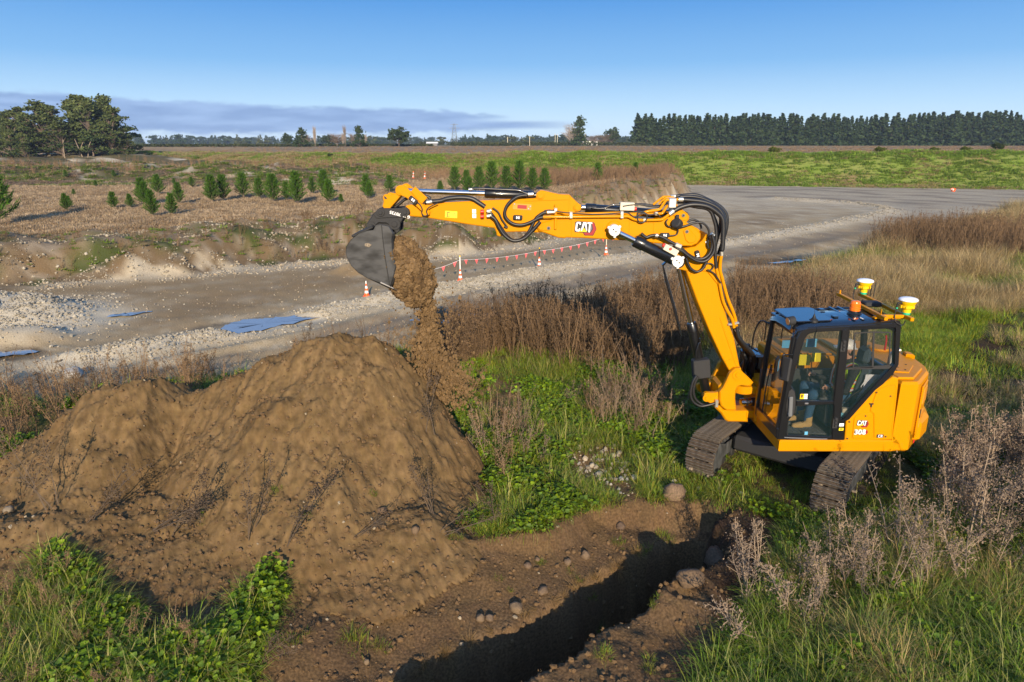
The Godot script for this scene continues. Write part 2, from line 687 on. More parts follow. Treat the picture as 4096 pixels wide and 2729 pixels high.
const RIDGE := [Vector2(-9.8, 0.0), Vector2(-9.0, 0.12), Vector2(-7.57, 0.46), Vector2(-7.21, 0.66), Vector2(-6.61, 1.12), Vector2(-6.29, 1.40), Vector2(-5.82, 1.49), Vector2(-5.42, 1.46), Vector2(-5.05, 1.12), Vector2(-4.39, 1.44), Vector2(-3.58, 1.90), Vector2(-3.07, 1.98), Vector2(-2.68, 2.12), Vector2(-2.21, 2.08), Vector2(-1.88, 1.84), Vector2(-1.55, 1.54), Vector2(-1.2, 1.12), Vector2(-0.85, 0.62), Vector2(-0.55, 0.2), Vector2(-0.35, -0.1), Vector2(0.3, -0.6)]


func on_line(line: Array, x: float) -> float:
	if x <= line[0].x:
		return line[0].y
	for i in range(1, line.size()):
		if x <= line[i].x:
			return lerpf(line[i - 1].y, line[i].y, (x - line[i - 1].x) / (line[i].x - line[i - 1].x))
	return line[-1].y


func off_line(line: Array, p: Vector2) -> Vector2:
	# (distance from the polyline, signed: positive on its far or left side; share of the way along it)
	var best := 1e9
	var side := 1.0
	var where := 0.0
	for i in line.size() - 1:
		var a: Vector2 = line[i]
		var b: Vector2 = line[i + 1]
		var ab := b - a
		var t := clampf((p - a).dot(ab) / ab.length_squared(), 0, 1)
		var d := p.distance_to(a + ab * t)
		if d < best:
			best = d
			side = signf(ab.cross(p - a))
			where = (i + t) / (line.size() - 1)
	return Vector2(best * side, where)


func mound(x: float, d: float) -> float:
	# height of the heap of dug soil; below zero where there is none
	if x < -10.5 or x > 0.6 or d < 4.6 or d > 14.5:
		return -1.0
	var top := on_line(RIDGE, x + n_lump.get_noise_2d(x * 2.0, d * 2.0) * 0.12)
	var crest := 10.15 - 0.16 * maxf(-3.5 - x, 0.0) + 0.10 * sin(x * 2.3)
	if x > -0.9:
		crest -= (x + 0.9) * 0.6
	var off := crest - d
	var slope := 0.66
	if off < 0:
		slope = 0.72
	var fall := maxf(sqrt(off * off + 0.03) - 0.17, 0.0) * slope
	# a long low apron in front of the heap
	var h := top - fall
	var apron := 0.34 * clampf(top / 1.1, -0.5, 1) - maxf(off - 2.15, 0.0) * 0.24
	if off > 0:
		h = maxf(h, apron) if h < 0.9 else h
		h += 0.06 * sin(off * 3.4 + x * 0.9) * smoothstep(0.2, 0.8, off) * smoothstep(2.9, 2.0, off)
	if d < 8.6 and x > -4.0:
		h -= 0.5 * smoothstep(1.3, 0.5, absf(off_line(TRENCH, Vector2(x, d)).x)) + 0.02
	# gullies run down the slope, crumbs lie all over
	var skew := x * 1.0 + off * 0.42
	h += n_ridge.get_noise_2d(skew * 1.35, off * 0.30) * 0.085 * clampf(h, 0, 1)
	h += n_lump.get_noise_2d(x * 1.7, d * 1.7) * 0.10 * clampf(h * 2.0, 0, 1)
	h += n_fine.get_noise_2d(x * 0.9, d * 0.9) * 0.026 + absf(n_fine.get_noise_2d(x * 2.2, d * 2.2)) * 0.05 - 0.012 + n_fine.get_noise_2d(x * 4.0, d * 4.0) * 0.010
	h += n_ridge.get_noise_2d(x * 0.9 + 40.0, d * 0.9) * 0.07 * clampf(h * 1.5, 0, 1)
	return h


func ground(x: float, d: float) -> float:
	var wob := n_big.get_noise_2d(x * 3.0, d * 3.0)
	var y := 0.10 * n_lump.get_noise_2d(x, d) + 0.03 * n_fine.get_noise_2d(x * 0.6, d * 0.6)
	var edge := on_line(BANK_EDGE, x)
	# near bank, its brink uneven
	if d < edge + 8.0:
		y += 0.25 * n_lump.get_noise_2d(x * 0.5 + 50.0, d * 0.5) * smoothstep(7.0, 14.0, d)
		y += 0.22 * smoothstep(0.4, 1.8, x - fr_line(d)) * smoothstep(9.6, 8.0, d)
		if x > 5.0:
			y += 0.25 * smoothstep(5.0, 14.0, x) * smoothstep(9.0, 16.0, d)
	var stand := Vector2(x - 4.43, d - 10.35).length()
	y *= smoothstep(1.5, 3.4, stand)
	var brink := smoothstep(-0.3, 3.4, d - edge + wob * 1.6)
	var toe := on_line(PIT_TOE, x)
	var rise := 0.0
	if x < 29.5:
		rise = smoothstep(-1.5, 4.6, d - toe + n_lump.get_noise_2d(x * 0.28, d * 0.28) * 4.5 + n_big.get_noise_2d(x * 2.0, d * 2.0) * 3.0)
	var floor_y := -1.5 + 0.05 * n_lump.get_noise_2d(x * 0.5, d * 0.5) + 0.02 * n_fine.get_noise_2d(x * 0.5, d * 0.5)
	if brink > 0.99 and rise < 0.01 and d < 130:
		# wheel tracks and rows of scraped stones on the pit floor
		var p := Vector2(x, d)
		if d > 18.0 and d < 92.0:
			var wr := off_line(WINDROW, p)
			floor_y += 0.30 * exp(-pow(wr.x / 0.95, 2.0)) * (0.75 + 0.5 * n_lump.get_noise_2d(x, d))
			floor_y += 0.05 * (sin(wr.x * 2.6) + 0.6 * sin(wr.x * 6.1 + n_lump.get_noise_2d(x * 0.2, d * 0.2) * 3.0)) * smoothstep(9.0, 3.0, absf(wr.x + 4.0))
			floor_y += 0.03 * n_fine.get_noise_2d(wr.x * 1.2, (x + d) * 0.3)
		if x < -13.0 and d > 19.0 and d < 33.0:
			var q := Vector2((x + 20.5) / 4.6, (d - 26.2) / 3.2)
			floor_y += 0.85 * smoothstep(1.0, 0.25, q.length()) * (0.9 + 0.5 * n_lump.get_noise_2d(x * 0.8, d * 0.8))
			q = Vector2((x + 17.0) / 2.2, (d - 22.8) / 1.5)
			floor_y += 0.4 * smoothstep(1.0, 0.2, q.length())
		if x > -11.0 and x < -4.5 and d > 33.0 and d < 38.5:
			var q := Vector2((x + 7.6) / 2.6, (d - 36.0) / 1.8)
			floor_y += 0.55 * smoothstep(1.0, 0.1, q.length()) * (1.0 + 0.7 * n_lump.get_noise_2d(x * 1.3, d * 1.3))
		var dip := hollow(x, d)
		if dip > 0.0:
			floor_y = lerpf(floor_y, -1.56, dip / 0.09)
	y = lerpf(y, floor_y, brink)
	if rise > 0.0:
		var lumps := 0.8 * n_lump.get_noise_2d(x * 0.30 + 20.0, d * 0.30) * smoothstep(14.0, 1.0, absf(d - toe - 4.0))
		var plateau := 0.10 * n_lump.get_noise_2d(x * 0.4, d * 0.4) + lumps
		if x > 3.0 and d > 60.0:
			plateau += 0.8 * smoothstep(3.0, 8.0, x) * smoothstep(25.0, 4.0, absf(d - toe - 7.0))
		if x < -14.0 and d > 84.0:
			plateau += smoothstep(84.0, 100.0, d) * smoothstep(-14.0, -24.0, x) * (1.1 + 1.8 * n_big.get_noise_2d(x * 1.6, d * 1.6))
			plateau += 1.2 * smoothstep(110.0, 165.0, d) * smoothstep(-60.0, -90.0, x)
		y = lerpf(y, plateau, rise)
	# the grassed dam and the field behind it
	var dam := on_line(DAM_BASE, x)
	if d > dam - 2.0:
		var share := smoothstep(-112.0, -84.0, x) if d < 260 else 1.0
		var up := clampf((d - dam) / 11.0, 0, 1)
		up = up * up * (3 - 2 * up) if up < 0.5 else 1.0 - (1.0 - up) * (1.0 - up) * (1.0 + 2.0 * up) * 0.0 - 2.0 * (1.0 - up) * (1.0 - up)
		var top := 3.2 + 0.005 * clampf(x, -60.0, 100.0) + 0.35 * n_big.get_noise_2d(x * 1.1, 7.0)
		top = lerpf(top, 4.1, smoothstep(12.0, 150.0, d - dam))
		top += 0.5 * n_lump.get_noise_2d(x * 0.22, d * 0.22) * smoothstep(0.2, 0.8, up) * smoothstep(40.0, 10.0, d - dam)
		y = lerpf(y, top, up * share)
		if d > 240:
			y = lerpf(y, 4.15, smoothstep(240.0, 300.0, d))
	# trench and the scraped ledge beside it
	if d < 10.0 and x > -6.0 and x < 5.0:
		y += dug(x, d)
	return y


func fr_line(d: float) -> float:
	# left limit of the weeds and grass in the right foreground
	return on_line([Vector2(4.4, 1.35), Vector2(5.43, 2.05), Vector2(6.15, 2.6), Vector2(7.0, 3.2), Vector2(7.9, 3.8), Vector2(8.56, 4.3), Vector2(9.4, 5.3), Vector2(10.5, 6.3), Vector2(12.0, 7.6)], d)


func hollow(x: float, d: float) -> float:
	# shallow dips that hold the puddles
	var h := 0.0
	for q in [[-9.9, 24.2, 1.5, 0.9], [-8.6, 25.3, 1.5, 0.9], [-15.5, 26.2, 0.8, 0.6], [0.0, 26.0, 2.6, 1.3], [-16.2, 21.0, 1.0, 0.6], [16.0, 38.8, 2.6, 1.2], [28.7, 50.6, 1.6, 0.8]]:
		var r := Vector2((x - q[0]) / q[2], (d - q[1]) / q[3]).length()
		if r < 1.5:
			h = maxf(h, 0.09 * smoothstep(1.5, 0.4, r))
	return h


func dug(x: float, d: float) -> float:
	var p := Vector2(x, d)
	var t := off_line(TRENCH, p)
	var out := 0.0
	var beyond := on_line(SCARP, x) - d + n_lump.get_noise_2d(x * 2.0, d * 2.0) * 0.25
	if x > -3.0 and x < 3.9 and t.x > -0.05:
		out -= lerpf(0.36, 0.10, smoothstep(0.4, 1.9, t.x)) * smoothstep(-0.05, 0.22, beyond)
	if t.x < -0.5 and t.x > -1.6:  # crumbled lip on the near side
		out += 0.08 * (0.5 + n_lump.get_noise_2d(x * 2.4, d * 2.4)) * smoothstep(0.5, 0.2, absf(t.x + 0.78))
	out += 0.20 * smoothstep(0.62, 0.15, p.distance_to(Vector2(2.0, 6.75))) * (0.7 + n_lump.get_noise_2d(x * 3.0, d * 3.0))
	var w := 0.52 + 0.05 * n_fine.get_noise_2d(x * 0.8, d * 0.8) + 0.12 * n_lump.get_noise_2d(x * 1.4, d * 1.4) + 0.03 * n_fine.get_noise_2d(x, d)
	var inside := w - absf(t.x)
	var wall := 0.34 if t.x > 0 else 0.14
	if t.y >= 1.0:
		inside -= 0.05
		wall = 0.35
	out -= 1.55 * smoothstep(-0.03, wall, inside) * (1.0 - 0.12 * n_lump.get_noise_2d(x * 2.0, d * 2.0))
	return out


func mix(a: Color, b: Color, t: float) -> Color:
	return a.lerp(b, clampf(t, 0, 1))


const SOIL := Color(0.145, 0.090, 0.045)
const SOIL_DARK := Color(0.060, 0.038, 0.023)
const SOIL_PALE := Color(0.175, 0.112, 0.058)
const GRAVEL := Color(0.47, 0.36, 0.21)
const GRAVEL_PALE := Color(0.66, 0.575, 0.42)
const GRAVEL_WET := Color(0.30, 0.215, 0.12)
const TURF := Color(0.085, 0.105, 0.022)
const STRAW := Color(0.34, 0.235, 0.12)


func ground_colour(x: float, d: float) -> Color:
	var big := n_big.get_noise_2d(x * 2.2 + 11.0, d * 2.2)
	var mid := n_lump.get_noise_2d(x * 0.8 + 30.0, d * 0.8)
	var fine := n_fine.get_noise_2d(x * 0.7, d * 0.7)
	var edge := on_line(BANK_EDGE, x)
	var toe := on_line(PIT_TOE, x)
	var dam := on_line(DAM_BASE, x)
	var c := SOIL
	if d < edge + 1.6 + big * 1.5:
		c = mix(SOIL, TURF, 0.55 + mid * 0.7)
		var worked := smoothstep(10.6, 9.0, d + mid * 2.5 + (x - 2.0) * 0.25)
		if worked > 0.0:
			c = mix(c, mix(SOIL, SOIL_PALE, 0.35 + mid), worked)
			if x > 2.4 - (d - 5.4) * 0.2 and d < 8.6:
				c = mix(SOIL, SOIL_DARK, 0.45 + mid)  # shade beside the weeds, painted into the soil as a darker tone
			var t := off_line(TRENCH, Vector2(x, d))
			if t.x > -0.2 and t.x < 1.7:
				c = mix(c, SOIL_PALE, 0.7 * smoothstep(0.72, 0.55, t.x))
				c = mix(c, Color(0.115, 0.072, 0.038), (0.3 + mid) * smoothstep(1.5, 1.2, t.x) * smoothstep(0.85, 1.0, t.x))
		if x > 6.5 and d > 10.0 and d < 19.0:
			var lane := absf((d - 12.0) - (x - 8.4) * 1.02)
			c = mix(c, SOIL_DARK, smoothstep(2.2, 0.9, lane + big + mid) * smoothstep(6.5, 8.5, x) * smoothstep(10.0, 11.5, d) * smoothstep(19.0, 16.0, d))
		c = mix(c, SOIL_PALE, 0.9 * smoothstep(1.25, 0.6, Vector2((x + 0.55) / 1.3, (d - 13.0) / 2.4).length() + mid * 0.5))
		c = mix(c, SOIL_PALE, 0.9 * smoothstep(1.2, 0.5, Vector2((x - 1.4) / 0.7, (d - 10.1) / 1.0).length() + mid * 0.5))
	elif d < toe - 0.5 + mid * 2.0 and d < dam:
		# pit floor: bands of wheel-packed wet grit and dry stones along the haul road
		var wr := Vector2(20, 0)
		if d > 17.0 and d < 110.0:
			wr = off_line(WINDROW, Vector2(x, d))
		c = mix(GRAVEL, GRAVEL_WET, 0.35 + big * 1.1 + 0.3 * sin(wr.x * 1.25 + big * 3.0))
		c = mix(c, GRAVEL_PALE, (mid * 0.8 + fine * 0.6) * 0.8)
		c = mix(c, Color(0.34, 0.235, 0.12), 0.75 * smoothstep(1.5, 5.0, wr.x) * smoothstep(60.0, 44.0, d))
		if wr.x < -1.0:
			c = mix(c, Color(0.27, 0.215, 0.15), 0.85 * smoothstep(-0.2, 0.9, sin(wr.x * 1.7 + mid * 1.5) + big * 1.6))
		c = mix(c, GRAVEL_WET * 0.5, smoothstep(0.0, 0.03, hollow(x, d)))
		c = mix(c, GRAVEL_PALE, 1.1 * exp(-pow(wr.x / 1.25, 2.0)) + mid * 0.2)
		if d > 36.0 and wr.x > 0:
			c = mix(c, GRAVEL_PALE, 0.62 * smoothstep(56.0, 84.0, d + mid * 14.0))
		if d > 60.0 and wr.x < 0:
			c = mix(c, Color(0.56, 0.49, 0.365), 0.62)
			c = mix(c, Color(0.25, 0.20, 0.145), 0.8 * smoothstep(0.45, 0.95, sin(wr.x * 0.9 + big * 4.0) + mid * 0.5))
		if x < 8.0 and d > 30.0:
			var tb := off_line(TOE_BAND, Vector2(x, d))
			c = mix(c, GRAVEL_PALE, 0.7 * exp(-pow(tb.x / 1.3, 2.0)) + mid * 0.15)
		if x < -13.5 and d > 18.0:
			var q := Vector2((x + 19.6) / 5.4, (d - 25.4) / 4.6).length()
			c = mix(c, GRAVEL_PALE, smoothstep(1.15, 0.6, q + mid * 0.3))
	elif d < dam + 0.5 and x < 31:
		var back := d - toe
		var bare := smoothstep(13.0, 3.0, back + mid * 6.0)
		if x > 3.0:
			bare *= 0.35
		c = mix(Color(0.40, 0.30, 0.185), Color(0.29, 0.205, 0.12), 0.35 + mid * 0.6 + big * 0.4)
		var scar := mix(Color(0.21, 0.145, 0.075), Color(0.36, 0.30, 0.22), 0.8 * smoothstep(-0.1, 0.6, mid * 0.5 + fine * 1.1))
		scar = mix(scar, Color(0.085, 0.10, 0.03), smoothstep(0.05, 0.35, n_lump.get_noise_2d(x * 0.5 - 40.0, d * 0.5)))
		c = mix(c, scar, bare)
		if x < -10.0 and d > 80.0:
			var rough := smoothstep(80.0, 92.0, d) * smoothstep(-10.0, -24.0, x)
			var k := mix(Color(0.10, 0.10, 0.04), Color(0.16, 0.12, 0.06), 0.5 + mid)
			k = mix(k, GRAVEL_PALE, smoothstep(0.18, 0.42, n_big.get_noise_2d(x * 3.1, d * 3.1 + 70.0)))
			c = mix(c, k, rough)
	else:
		var back := d - dam
		if back < 13.0 and x > -112.0:
			var green := mix(Color(0.20, 0.29, 0.045), Color(0.33, 0.32, 0.11), 0.35 + mid * 0.7 + smoothstep(-5.0, -45.0, x) * 0.6)
			c = mix(green, Color(0.28, 0.20, 0.10), smoothstep(0.1, 0.5, big + mid * 0.4) + smoothstep(3.0, 0.0, back) * 0.5)
		else:
			c = mix(Color(0.40, 0.30, 0.175), Color(0.30, 0.21, 0.12), 0.5 + big + 0.3 * sin(d * 0.3))
			if d > 330.0:
				c = mix(c, Color(0.12, 0.14, 0.05), 0.75)
	return c


func spread(near: float, far: float, step: float, grow: float) -> PackedFloat32Array:
	var out := PackedFloat32Array([near])
	var s := step
	while out[-1] < far:
		out.append(out[-1] + s)
		s *= grow
	return out


func sheet(xs: PackedFloat32Array, ds: PackedFloat32Array, height: Callable, colour: Callable, cut := -1e9) -> ArrayMesh:
	var nx := xs.size()
	var nd := ds.size()
	var v := PackedVector3Array()
	var c := PackedColorArray()
	var n := PackedVector3Array()
	v.resize(nx * nd)
	c.resize(nx * nd)
	n.resize(nx * nd)
	for j in nd:
		for i in nx:
			var y: float = height.call(xs[i], ds[j])
			v[j * nx + i] = Vector3(xs[i], y, -ds[j])
			c[j * nx + i] = colour.call(xs[i], ds[j]) if y > cut else Color.BLACK
	for j in nd:
		for i in nx:
			var a := v[j * nx + maxi(i - 1, 0)]
			var b := v[j * nx + mini(i + 1, nx - 1)]
			var e := v[maxi(j - 1, 0) * nx + i]
			var f := v[mini(j + 1, nd - 1) * nx + i]
			n[j * nx + i] = (b - a).cross(f - e).normalized()
	var idx := PackedInt32Array()
	for j in nd - 1:
		for i in nx - 1:
			var p := j * nx + i
			if cut > -1e8 and (v[p].y <= cut or v[p + 1].y <= cut or v[p + nx].y <= cut or v[p + nx + 1].y <= cut):
				continue
			idx.append_array([p, p + nx, p + 1, p + 1, p + nx, p + nx + 1])
	var arr := []
	arr.resize(Mesh.ARRAY_MAX)
	arr[Mesh.ARRAY_VERTEX] = v
	arr[Mesh.ARRAY_NORMAL] = n
	arr[Mesh.ARRAY_COLOR] = c
	arr[Mesh.ARRAY_INDEX] = idx
	var m := ArrayMesh.new()
	m.add_surface_from_arrays(Mesh.PRIMITIVE_TRIANGLES, arr)
	return m


func build_ground() -> void:
	var right := spread(10.0, 3500.0, 0.08, 1.045)
	var xs := PackedFloat32Array()
	var left := spread(8.0, 3500.0, 0.08, 1.045)
	for i in range(left.size() - 1, 0, -1):
		xs.append(-left[i])
	var x := -8.0
	while x < 9.99:
		xs.append(x)
		x += 0.07
	xs.append_array(right)
	var ds := PackedFloat32Array([-60, -30, -12, -6, -2, 0, 1.5, 2.6, 3.4, 4.0, 4.4])
	var d := 4.5
	while d < 12.0:
		ds.append(d)
		d += 0.05
	ds.append_array(spread(d, 4500.0, 0.06, 1.0155))
	var o := put("ground", sheet(xs, ds, ground, ground_colour), M.ground)
	tag(o, "ground of the works: bank, gravel pit floor, dry field and grassed dam", "", "", "structure")


func mound_colour(x: float, d: float) -> Color:
	var k := n_lump.get_noise_2d(x * 1.1 + 5.0, d * 1.1)
	var f := n_fine.get_noise_2d(x * 0.6, d * 0.6 + 9.0)
	var c := mix(Color(0.165, 0.105, 0.047), Color(0.205, 0.134, 0.063), 0.5 + k * 0.9 + f * 0.4)
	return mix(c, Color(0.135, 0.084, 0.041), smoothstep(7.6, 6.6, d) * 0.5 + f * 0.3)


func build_mound() -> void:
	var xs := PackedFloat32Array()
	var ds := PackedFloat32Array()
	var x := -10.4
	while x < 0.6:
		xs.append(x)
		x += 0.034
	var d := 5.2
	while d < 13.6:
		ds.append(d)
		d += 0.034 if d < 11.2 else 0.07
	var lay := func(a: float, b: float) -> float:
		var h := mound(a, b)
		return ground(a, b) * 0.6 + h if h > -0.06 else -50.0
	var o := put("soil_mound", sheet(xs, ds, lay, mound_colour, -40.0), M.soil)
	tag(o, "long brown mound of freshly dug soil heaped beside the trench", "soil mound", "", "")


func land(x: float, d: float) -> float:
	# top of whatever one would stand on
	var y := ground(x, d)
	if x > -10.4 and x < 0.6 and d > 5.2 and d < 13.6:
		var h := mound(x, d)
		if h > -0.06:
			y = maxf(y, y * 0.6 + h)
	return y


func build_water() -> void:
	var pools := [
		["long blue puddle in the wheel ruts below the soil mound", [[-11.04, 23.35], [-10.59, 24.5], [-10.26, 25.3], [-9.72, 25.6], [-9.0, 25.75], [-8.5, 26.0], [-7.4, 26.1], [-7.91, 25.3], [-8.61, 24.4], [-9.04, 23.85], [-9.7, 23.55], [-10.29, 23.6]]],
		["small puddle on the stony floor left of the long puddle", [[-15.94, 26.0], [-15.5, 26.4], [-15.1, 26.6], [-14.4, 26.75], [-15.0, 26.2], [-15.5, 25.8]]],
		["puddle half hidden by brown dead weeds right of the falling soil", [[-3.9, 25.3], [-2.45, 25.5], [-2.0, 26.3], [-0.6, 26.6], [0.95, 27.0], [2.2, 26.8], [1.2, 25.6], [0.3, 25.0], [-1.5, 24.7], [-2.8, 24.8]]],
		["puddle at the edge of the picture below the cobble heap", [[-17.2, 20.6], [-16.4, 21.2], [-15.8, 21.4], [-15.4, 21.1], [-16.0, 20.8], [-16.6, 20.4]]],
		["narrow puddle along the bank beyond the dry grass", [[14.6, 38.3], [16.0, 39.2], [17.2, 39.9], [18.0, 40.3], [17.6, 39.9], [16.2, 38.9]]],
	]
	for p in pools:
		var st := start()
		var mid := Vector2.ZERO
		for q in p[1]:
			mid += Vector2(q[0], q[1]) / p[1].size()
		var edge := []
		var n: int = p[1].size()
		for i in n:
			var pts := []
			for k in [-1, 0, 1, 2]:
				var q: Array = p[1][(i + k + n) % n]
				pts.append(Vector2(q[0], q[1]))
			for k in 8:
				var e: Vector2 = pts[1].cubic_interpolate(pts[2], pts[0], pts[3], k / 8.0)
				edge.append(e + Vector2(n_fine.get_noise_2d(e.x * 0.5, e.y * 0.5), n_fine.get_noise_2d(e.y * 0.5, e.x * 0.5)) * 0.35)
		for i in edge.size():
			var a: Vector2 = edge[i]
			var b: Vector2 = edge[(i + 1) % edge.size()]
			var y := -1.475
			face(st, [Vector3(mid.x, y, -mid.y), Vector3(a.x, y, -a.y), Vector3(b.x, y, -b.y)], Vector3.UP)
		var o := obj("puddle", st, M.water)
		tag(o, p[0], "", "", "structure")


# ---------- the digger ----------

const EX_AT := Vector3(4.65, 0.0, -10.15)
const FLAT := Transform3D(Basis(Vector3(1, 0, 0), Vector3(0, 0, 1), Vector3(0, 1, 0)), Vector3.ZERO)  # plan outlines: x, z, given height

var ex: Node3D


func build_excavator() -> void:
	ex = base("excavator", "yellow tracked excavator with raised two-piece boom tipping soil from its bucket", "excavator", EX_AT)
	build_undercarriage()
	build_house()
	build_cab()
	build_roof_things()
	build_bracket()
	build_booms()
	build_bucket()
	build_cylinders()
	build_hoses()
	build_marks()


func plan(called: String, outline: Array, y0: float, y1: float, m: Material, bev := 0.015, parent: Node = null) -> MeshInstance3D:
	var st := start()
	prism(st, outline, y0, y1, bev, FLAT)
	return obj(called, st, m, parent if parent else ex)


func plate(called: String, outline: Array, z0: float, z1: float, m: Material, bev := 0.008, parent: Node = null) -> MeshInstance3D:
	var st := start()
	prism(st, outline, z0, z1, bev)
	return obj(called, st, m, parent if parent else ex)


func block(called: String, at: Vector3, size: Vector3, m: Material, r := 0.008, basis := Basis(), parent: Node = null) -> MeshInstance3D:
	var st := start()
	rbox(st, at, size, r, basis)
	return obj(called, st, m, parent if parent else ex)


func bar(called: String, a: Vector3, b: Vector3, r: float, m: Material, sides := 20, parent: Node = null) -> MeshInstance3D:
	var st := start()
	rod(st, a, b, r, sides)
	return obj(called, st, m, parent if parent else ex)


func hose(called: String, points: Array, r: float, m: Material, parent: Node = null) -> MeshInstance3D:
	var st := start()
	tube(st, points, r, 8, 5)
	return obj(called, st, m, parent if parent else ex)


func build_undercarriage() -> void:
	# the tracks stand at an angle to the house above
	var turn := 0.88
	var centre := Vector3(-0.15, 0.0, 0.1)
	var b := Basis(Vector3.UP, turn)
	var u := func(x: float, y: float, z: float) -> Vector3: return centre + b * Vector3(x, y, z)
	var st := start()
	rbox(st, u.call(0, 0.42, 0), Vector3(1.3, 0.26, 1.5), 0.05, b)
	rbox(st, u.call(0, 0.36, 0), Vector3(0.5, 0.2, 1.7), 0.03, b)
	obj("car_body", st, M.black_matt, ex)
	st = start()
	lathe(st, [Vector2(0, 0.54), Vector2(0.56, 0.54), Vector2(0.56, 0.6), Vector2(0.5, 0.62), Vector2(0.5, 0.76), Vector2(0, 0.76)], Transform3D(Basis(), Vector3(0, 0, -0.05)), 40)
	obj("slewing_ring", st, M.black_matt, ex)
	# one shoe: a steel plate with three low ribs
	var shoe_st := start()
	rbox(shoe_st, Vector3(0, 0, 0), Vector3(0.142, 0.016, 0.45), 0.004)
	rbox(shoe_st, Vector3(0.0, -0.022, 0.06), Vector3(0.12, 0.03, 0.03), 0.006)
	rbox(shoe_st, Vector3(0.0, -0.022, -0.06), Vector3(0.12, 0.03, 0.03), 0.006)
	shoe_st.generate_normals()
	var shoe_mesh := shoe_st.commit()
	var rib_st := start()
	for k in [-0.051, 0.0, 0.051]:
		rbox(rib_st, Vector3(k, 0.023, 0), Vector3(0.015, 0.036, 0.446), 0.004)
	rib_st.generate_normals()
	shoe_mesh = rib_st.commit(shoe_mesh)
	shoe_mesh.surface_set_material(0, M.track_steel)
	shoe_mesh.surface_set_material(1, M.shoe_rib)
	var r := 0.31
	var half := 1.12
	var per := 4 * half + TAU * r
	var count := int(per / 0.154)
	for side in [-1, 1]:
		var at: float = 0.93 * side
		st = start()
		rbox(st, u.call(0, 0.33, at), Vector3(1.9, 0.24, 0.17), 0.04, b)
		var inner: float = at - 0.10 * side
		for s in [-1, 1]:
			prism(st, [Vector2(-1.33, 0.30), Vector2(-1.26, 0.14), Vector2(-1.0, 0.13), Vector2(-0.86, 0.24), Vector2(0.86, 0.24), Vector2(1.1, 0.2), Vector2(1.1, 0.42), Vector2(0.8, 0.44), Vector2(-0.8, 0.44), Vector2(-1.05, 0.53), Vector2(-1.26, 0.5)], -0.012 + 0.14 * s, 0.012 + 0.14 * s, 0.006, Transform3D(b, centre + b * Vector3(0, 0, at)))
		for s in [-1, 1]:
			prism(st, [Vector2(-1.36, 0.34), Vector2(-1.33, 0.20), Vector2(-1.22, 0.10), Vector2(-1.08, 0.09), Vector2(-0.98, 0.16), Vector2(-0.98, 0.48), Vector2(-1.08, 0.55), Vector2(-1.24, 0.53), Vector2(-1.33, 0.45)], -0.01 + 0.165 * s, 0.01 + 0.165 * s, 0.006, Transform3D(b, centre + b * Vector3(0, 0, at)))
		var tr := obj("track", st, M.frame_steel, ex)
		for k in count:
			var t := fposmod((k + 0.5) * per / count, per)
			var p := Vector2.ZERO
			var a := 0.0
			if t < 2 * half:
				p = Vector2(-half + t, 2 * r)
			elif t < 2 * half + PI * r:
				a = (t - 2 * half) / r
				p = Vector2(half + sin(a) * r, r + cos(a) * r)
			elif t < 4 * half + PI * r:
				a = PI
				p = Vector2(half - (t - 2 * half - PI * r), 0)
			else:
				a = PI + (t - 4 * half - PI * r) / r
				p = Vector2(-half + sin(a) * r, r + cos(a) * r)
			var sag := 0.0
			if a == 0.0:
				sag = -0.02 * cos(p.x / half * PI / 2)
			var sh := put("track_shoe", shoe_mesh, null, tr)
			sh.transform = Transform3D(b * Basis(Vector3(0, 0, 1), -a), u.call(p.x, p.y + 0.025 + sag, at))
		for w in [[-1.12, 0.25, "idler"], [1.12, 0.25, "sprocket"]]:
			st = start()
			rod(st, u.call(w[0], 0.335, at - 0.06), u.call(w[0], 0.335, at + 0.06), w[1], 24, 0.02)
			rod(st, u.call(w[0], 0.335, at - 0.13), u.call(w[0], 0.335, at + 0.13), 0.1, 20, 0.02)
			obj(w[2], st, M.black_matt, tr)
		for k in 5:
			st = start()
			rod(st, u.call(-0.76 + k * 0.38, 0.14, at - 0.12), u.call(-0.76 + k * 0.38, 0.14, at + 0.12), 0.075, 14, 0.01)
			obj("roller", st, M.black_matt, tr)
		# dried mud caked along the frame and the chain
		st = start()
		for k in 60:
			var p: Vector3 = u.call(rng.randf_range(-1.3, 1.2), [0.13, 0.16, 0.50, 0.52, 0.3][k % 5] + rng.randf_range(-0.02, 0.03), at + rng.randf_range(-0.17, 0.17))
			if k % 3 == 0:
				p = u.call(-1.12 - rng.randf_range(0.1, 0.27), rng.randf_range(0.1, 0.5), at + 0.14 * [-1, 1][k % 2])
			rbox(st, p, Vector3(rng.randf_range(0.04, 0.16), rng.randf_range(0.02, 0.05), rng.randf_range(0.03, 0.08)), 0.02, b * Basis(Vector3(0, 0, 1), rng.randf_range(-0.4, 0.4)))
		obj("caked_mud", st, M.dried_mud, tr)
	# dozer blade at the far end
	st = start()
	var curve := [Vector2(0, 0.0), Vector2(0.07, 0.1), Vector2(0.09, 0.25), Vector2(0.05, 0.45), Vector2(0.02, 0.45), Vector2(0.055, 0.25), Vector2(0.03, 0.1), Vector2(-0.03, 0.0)]
	prism(st, curve, -1.16, 1.16, 0.004, Transform3D(b, centre + b * Vector3(1.85, 0.06, 0)))
	for s in [-0.45, 0.45]:
		rbox(st, u.call(1.35, 0.3, s), Vector3(1.1, 0.12, 0.1), 0.02, b)
	obj("dozer_blade", st, M.black_matt, ex)


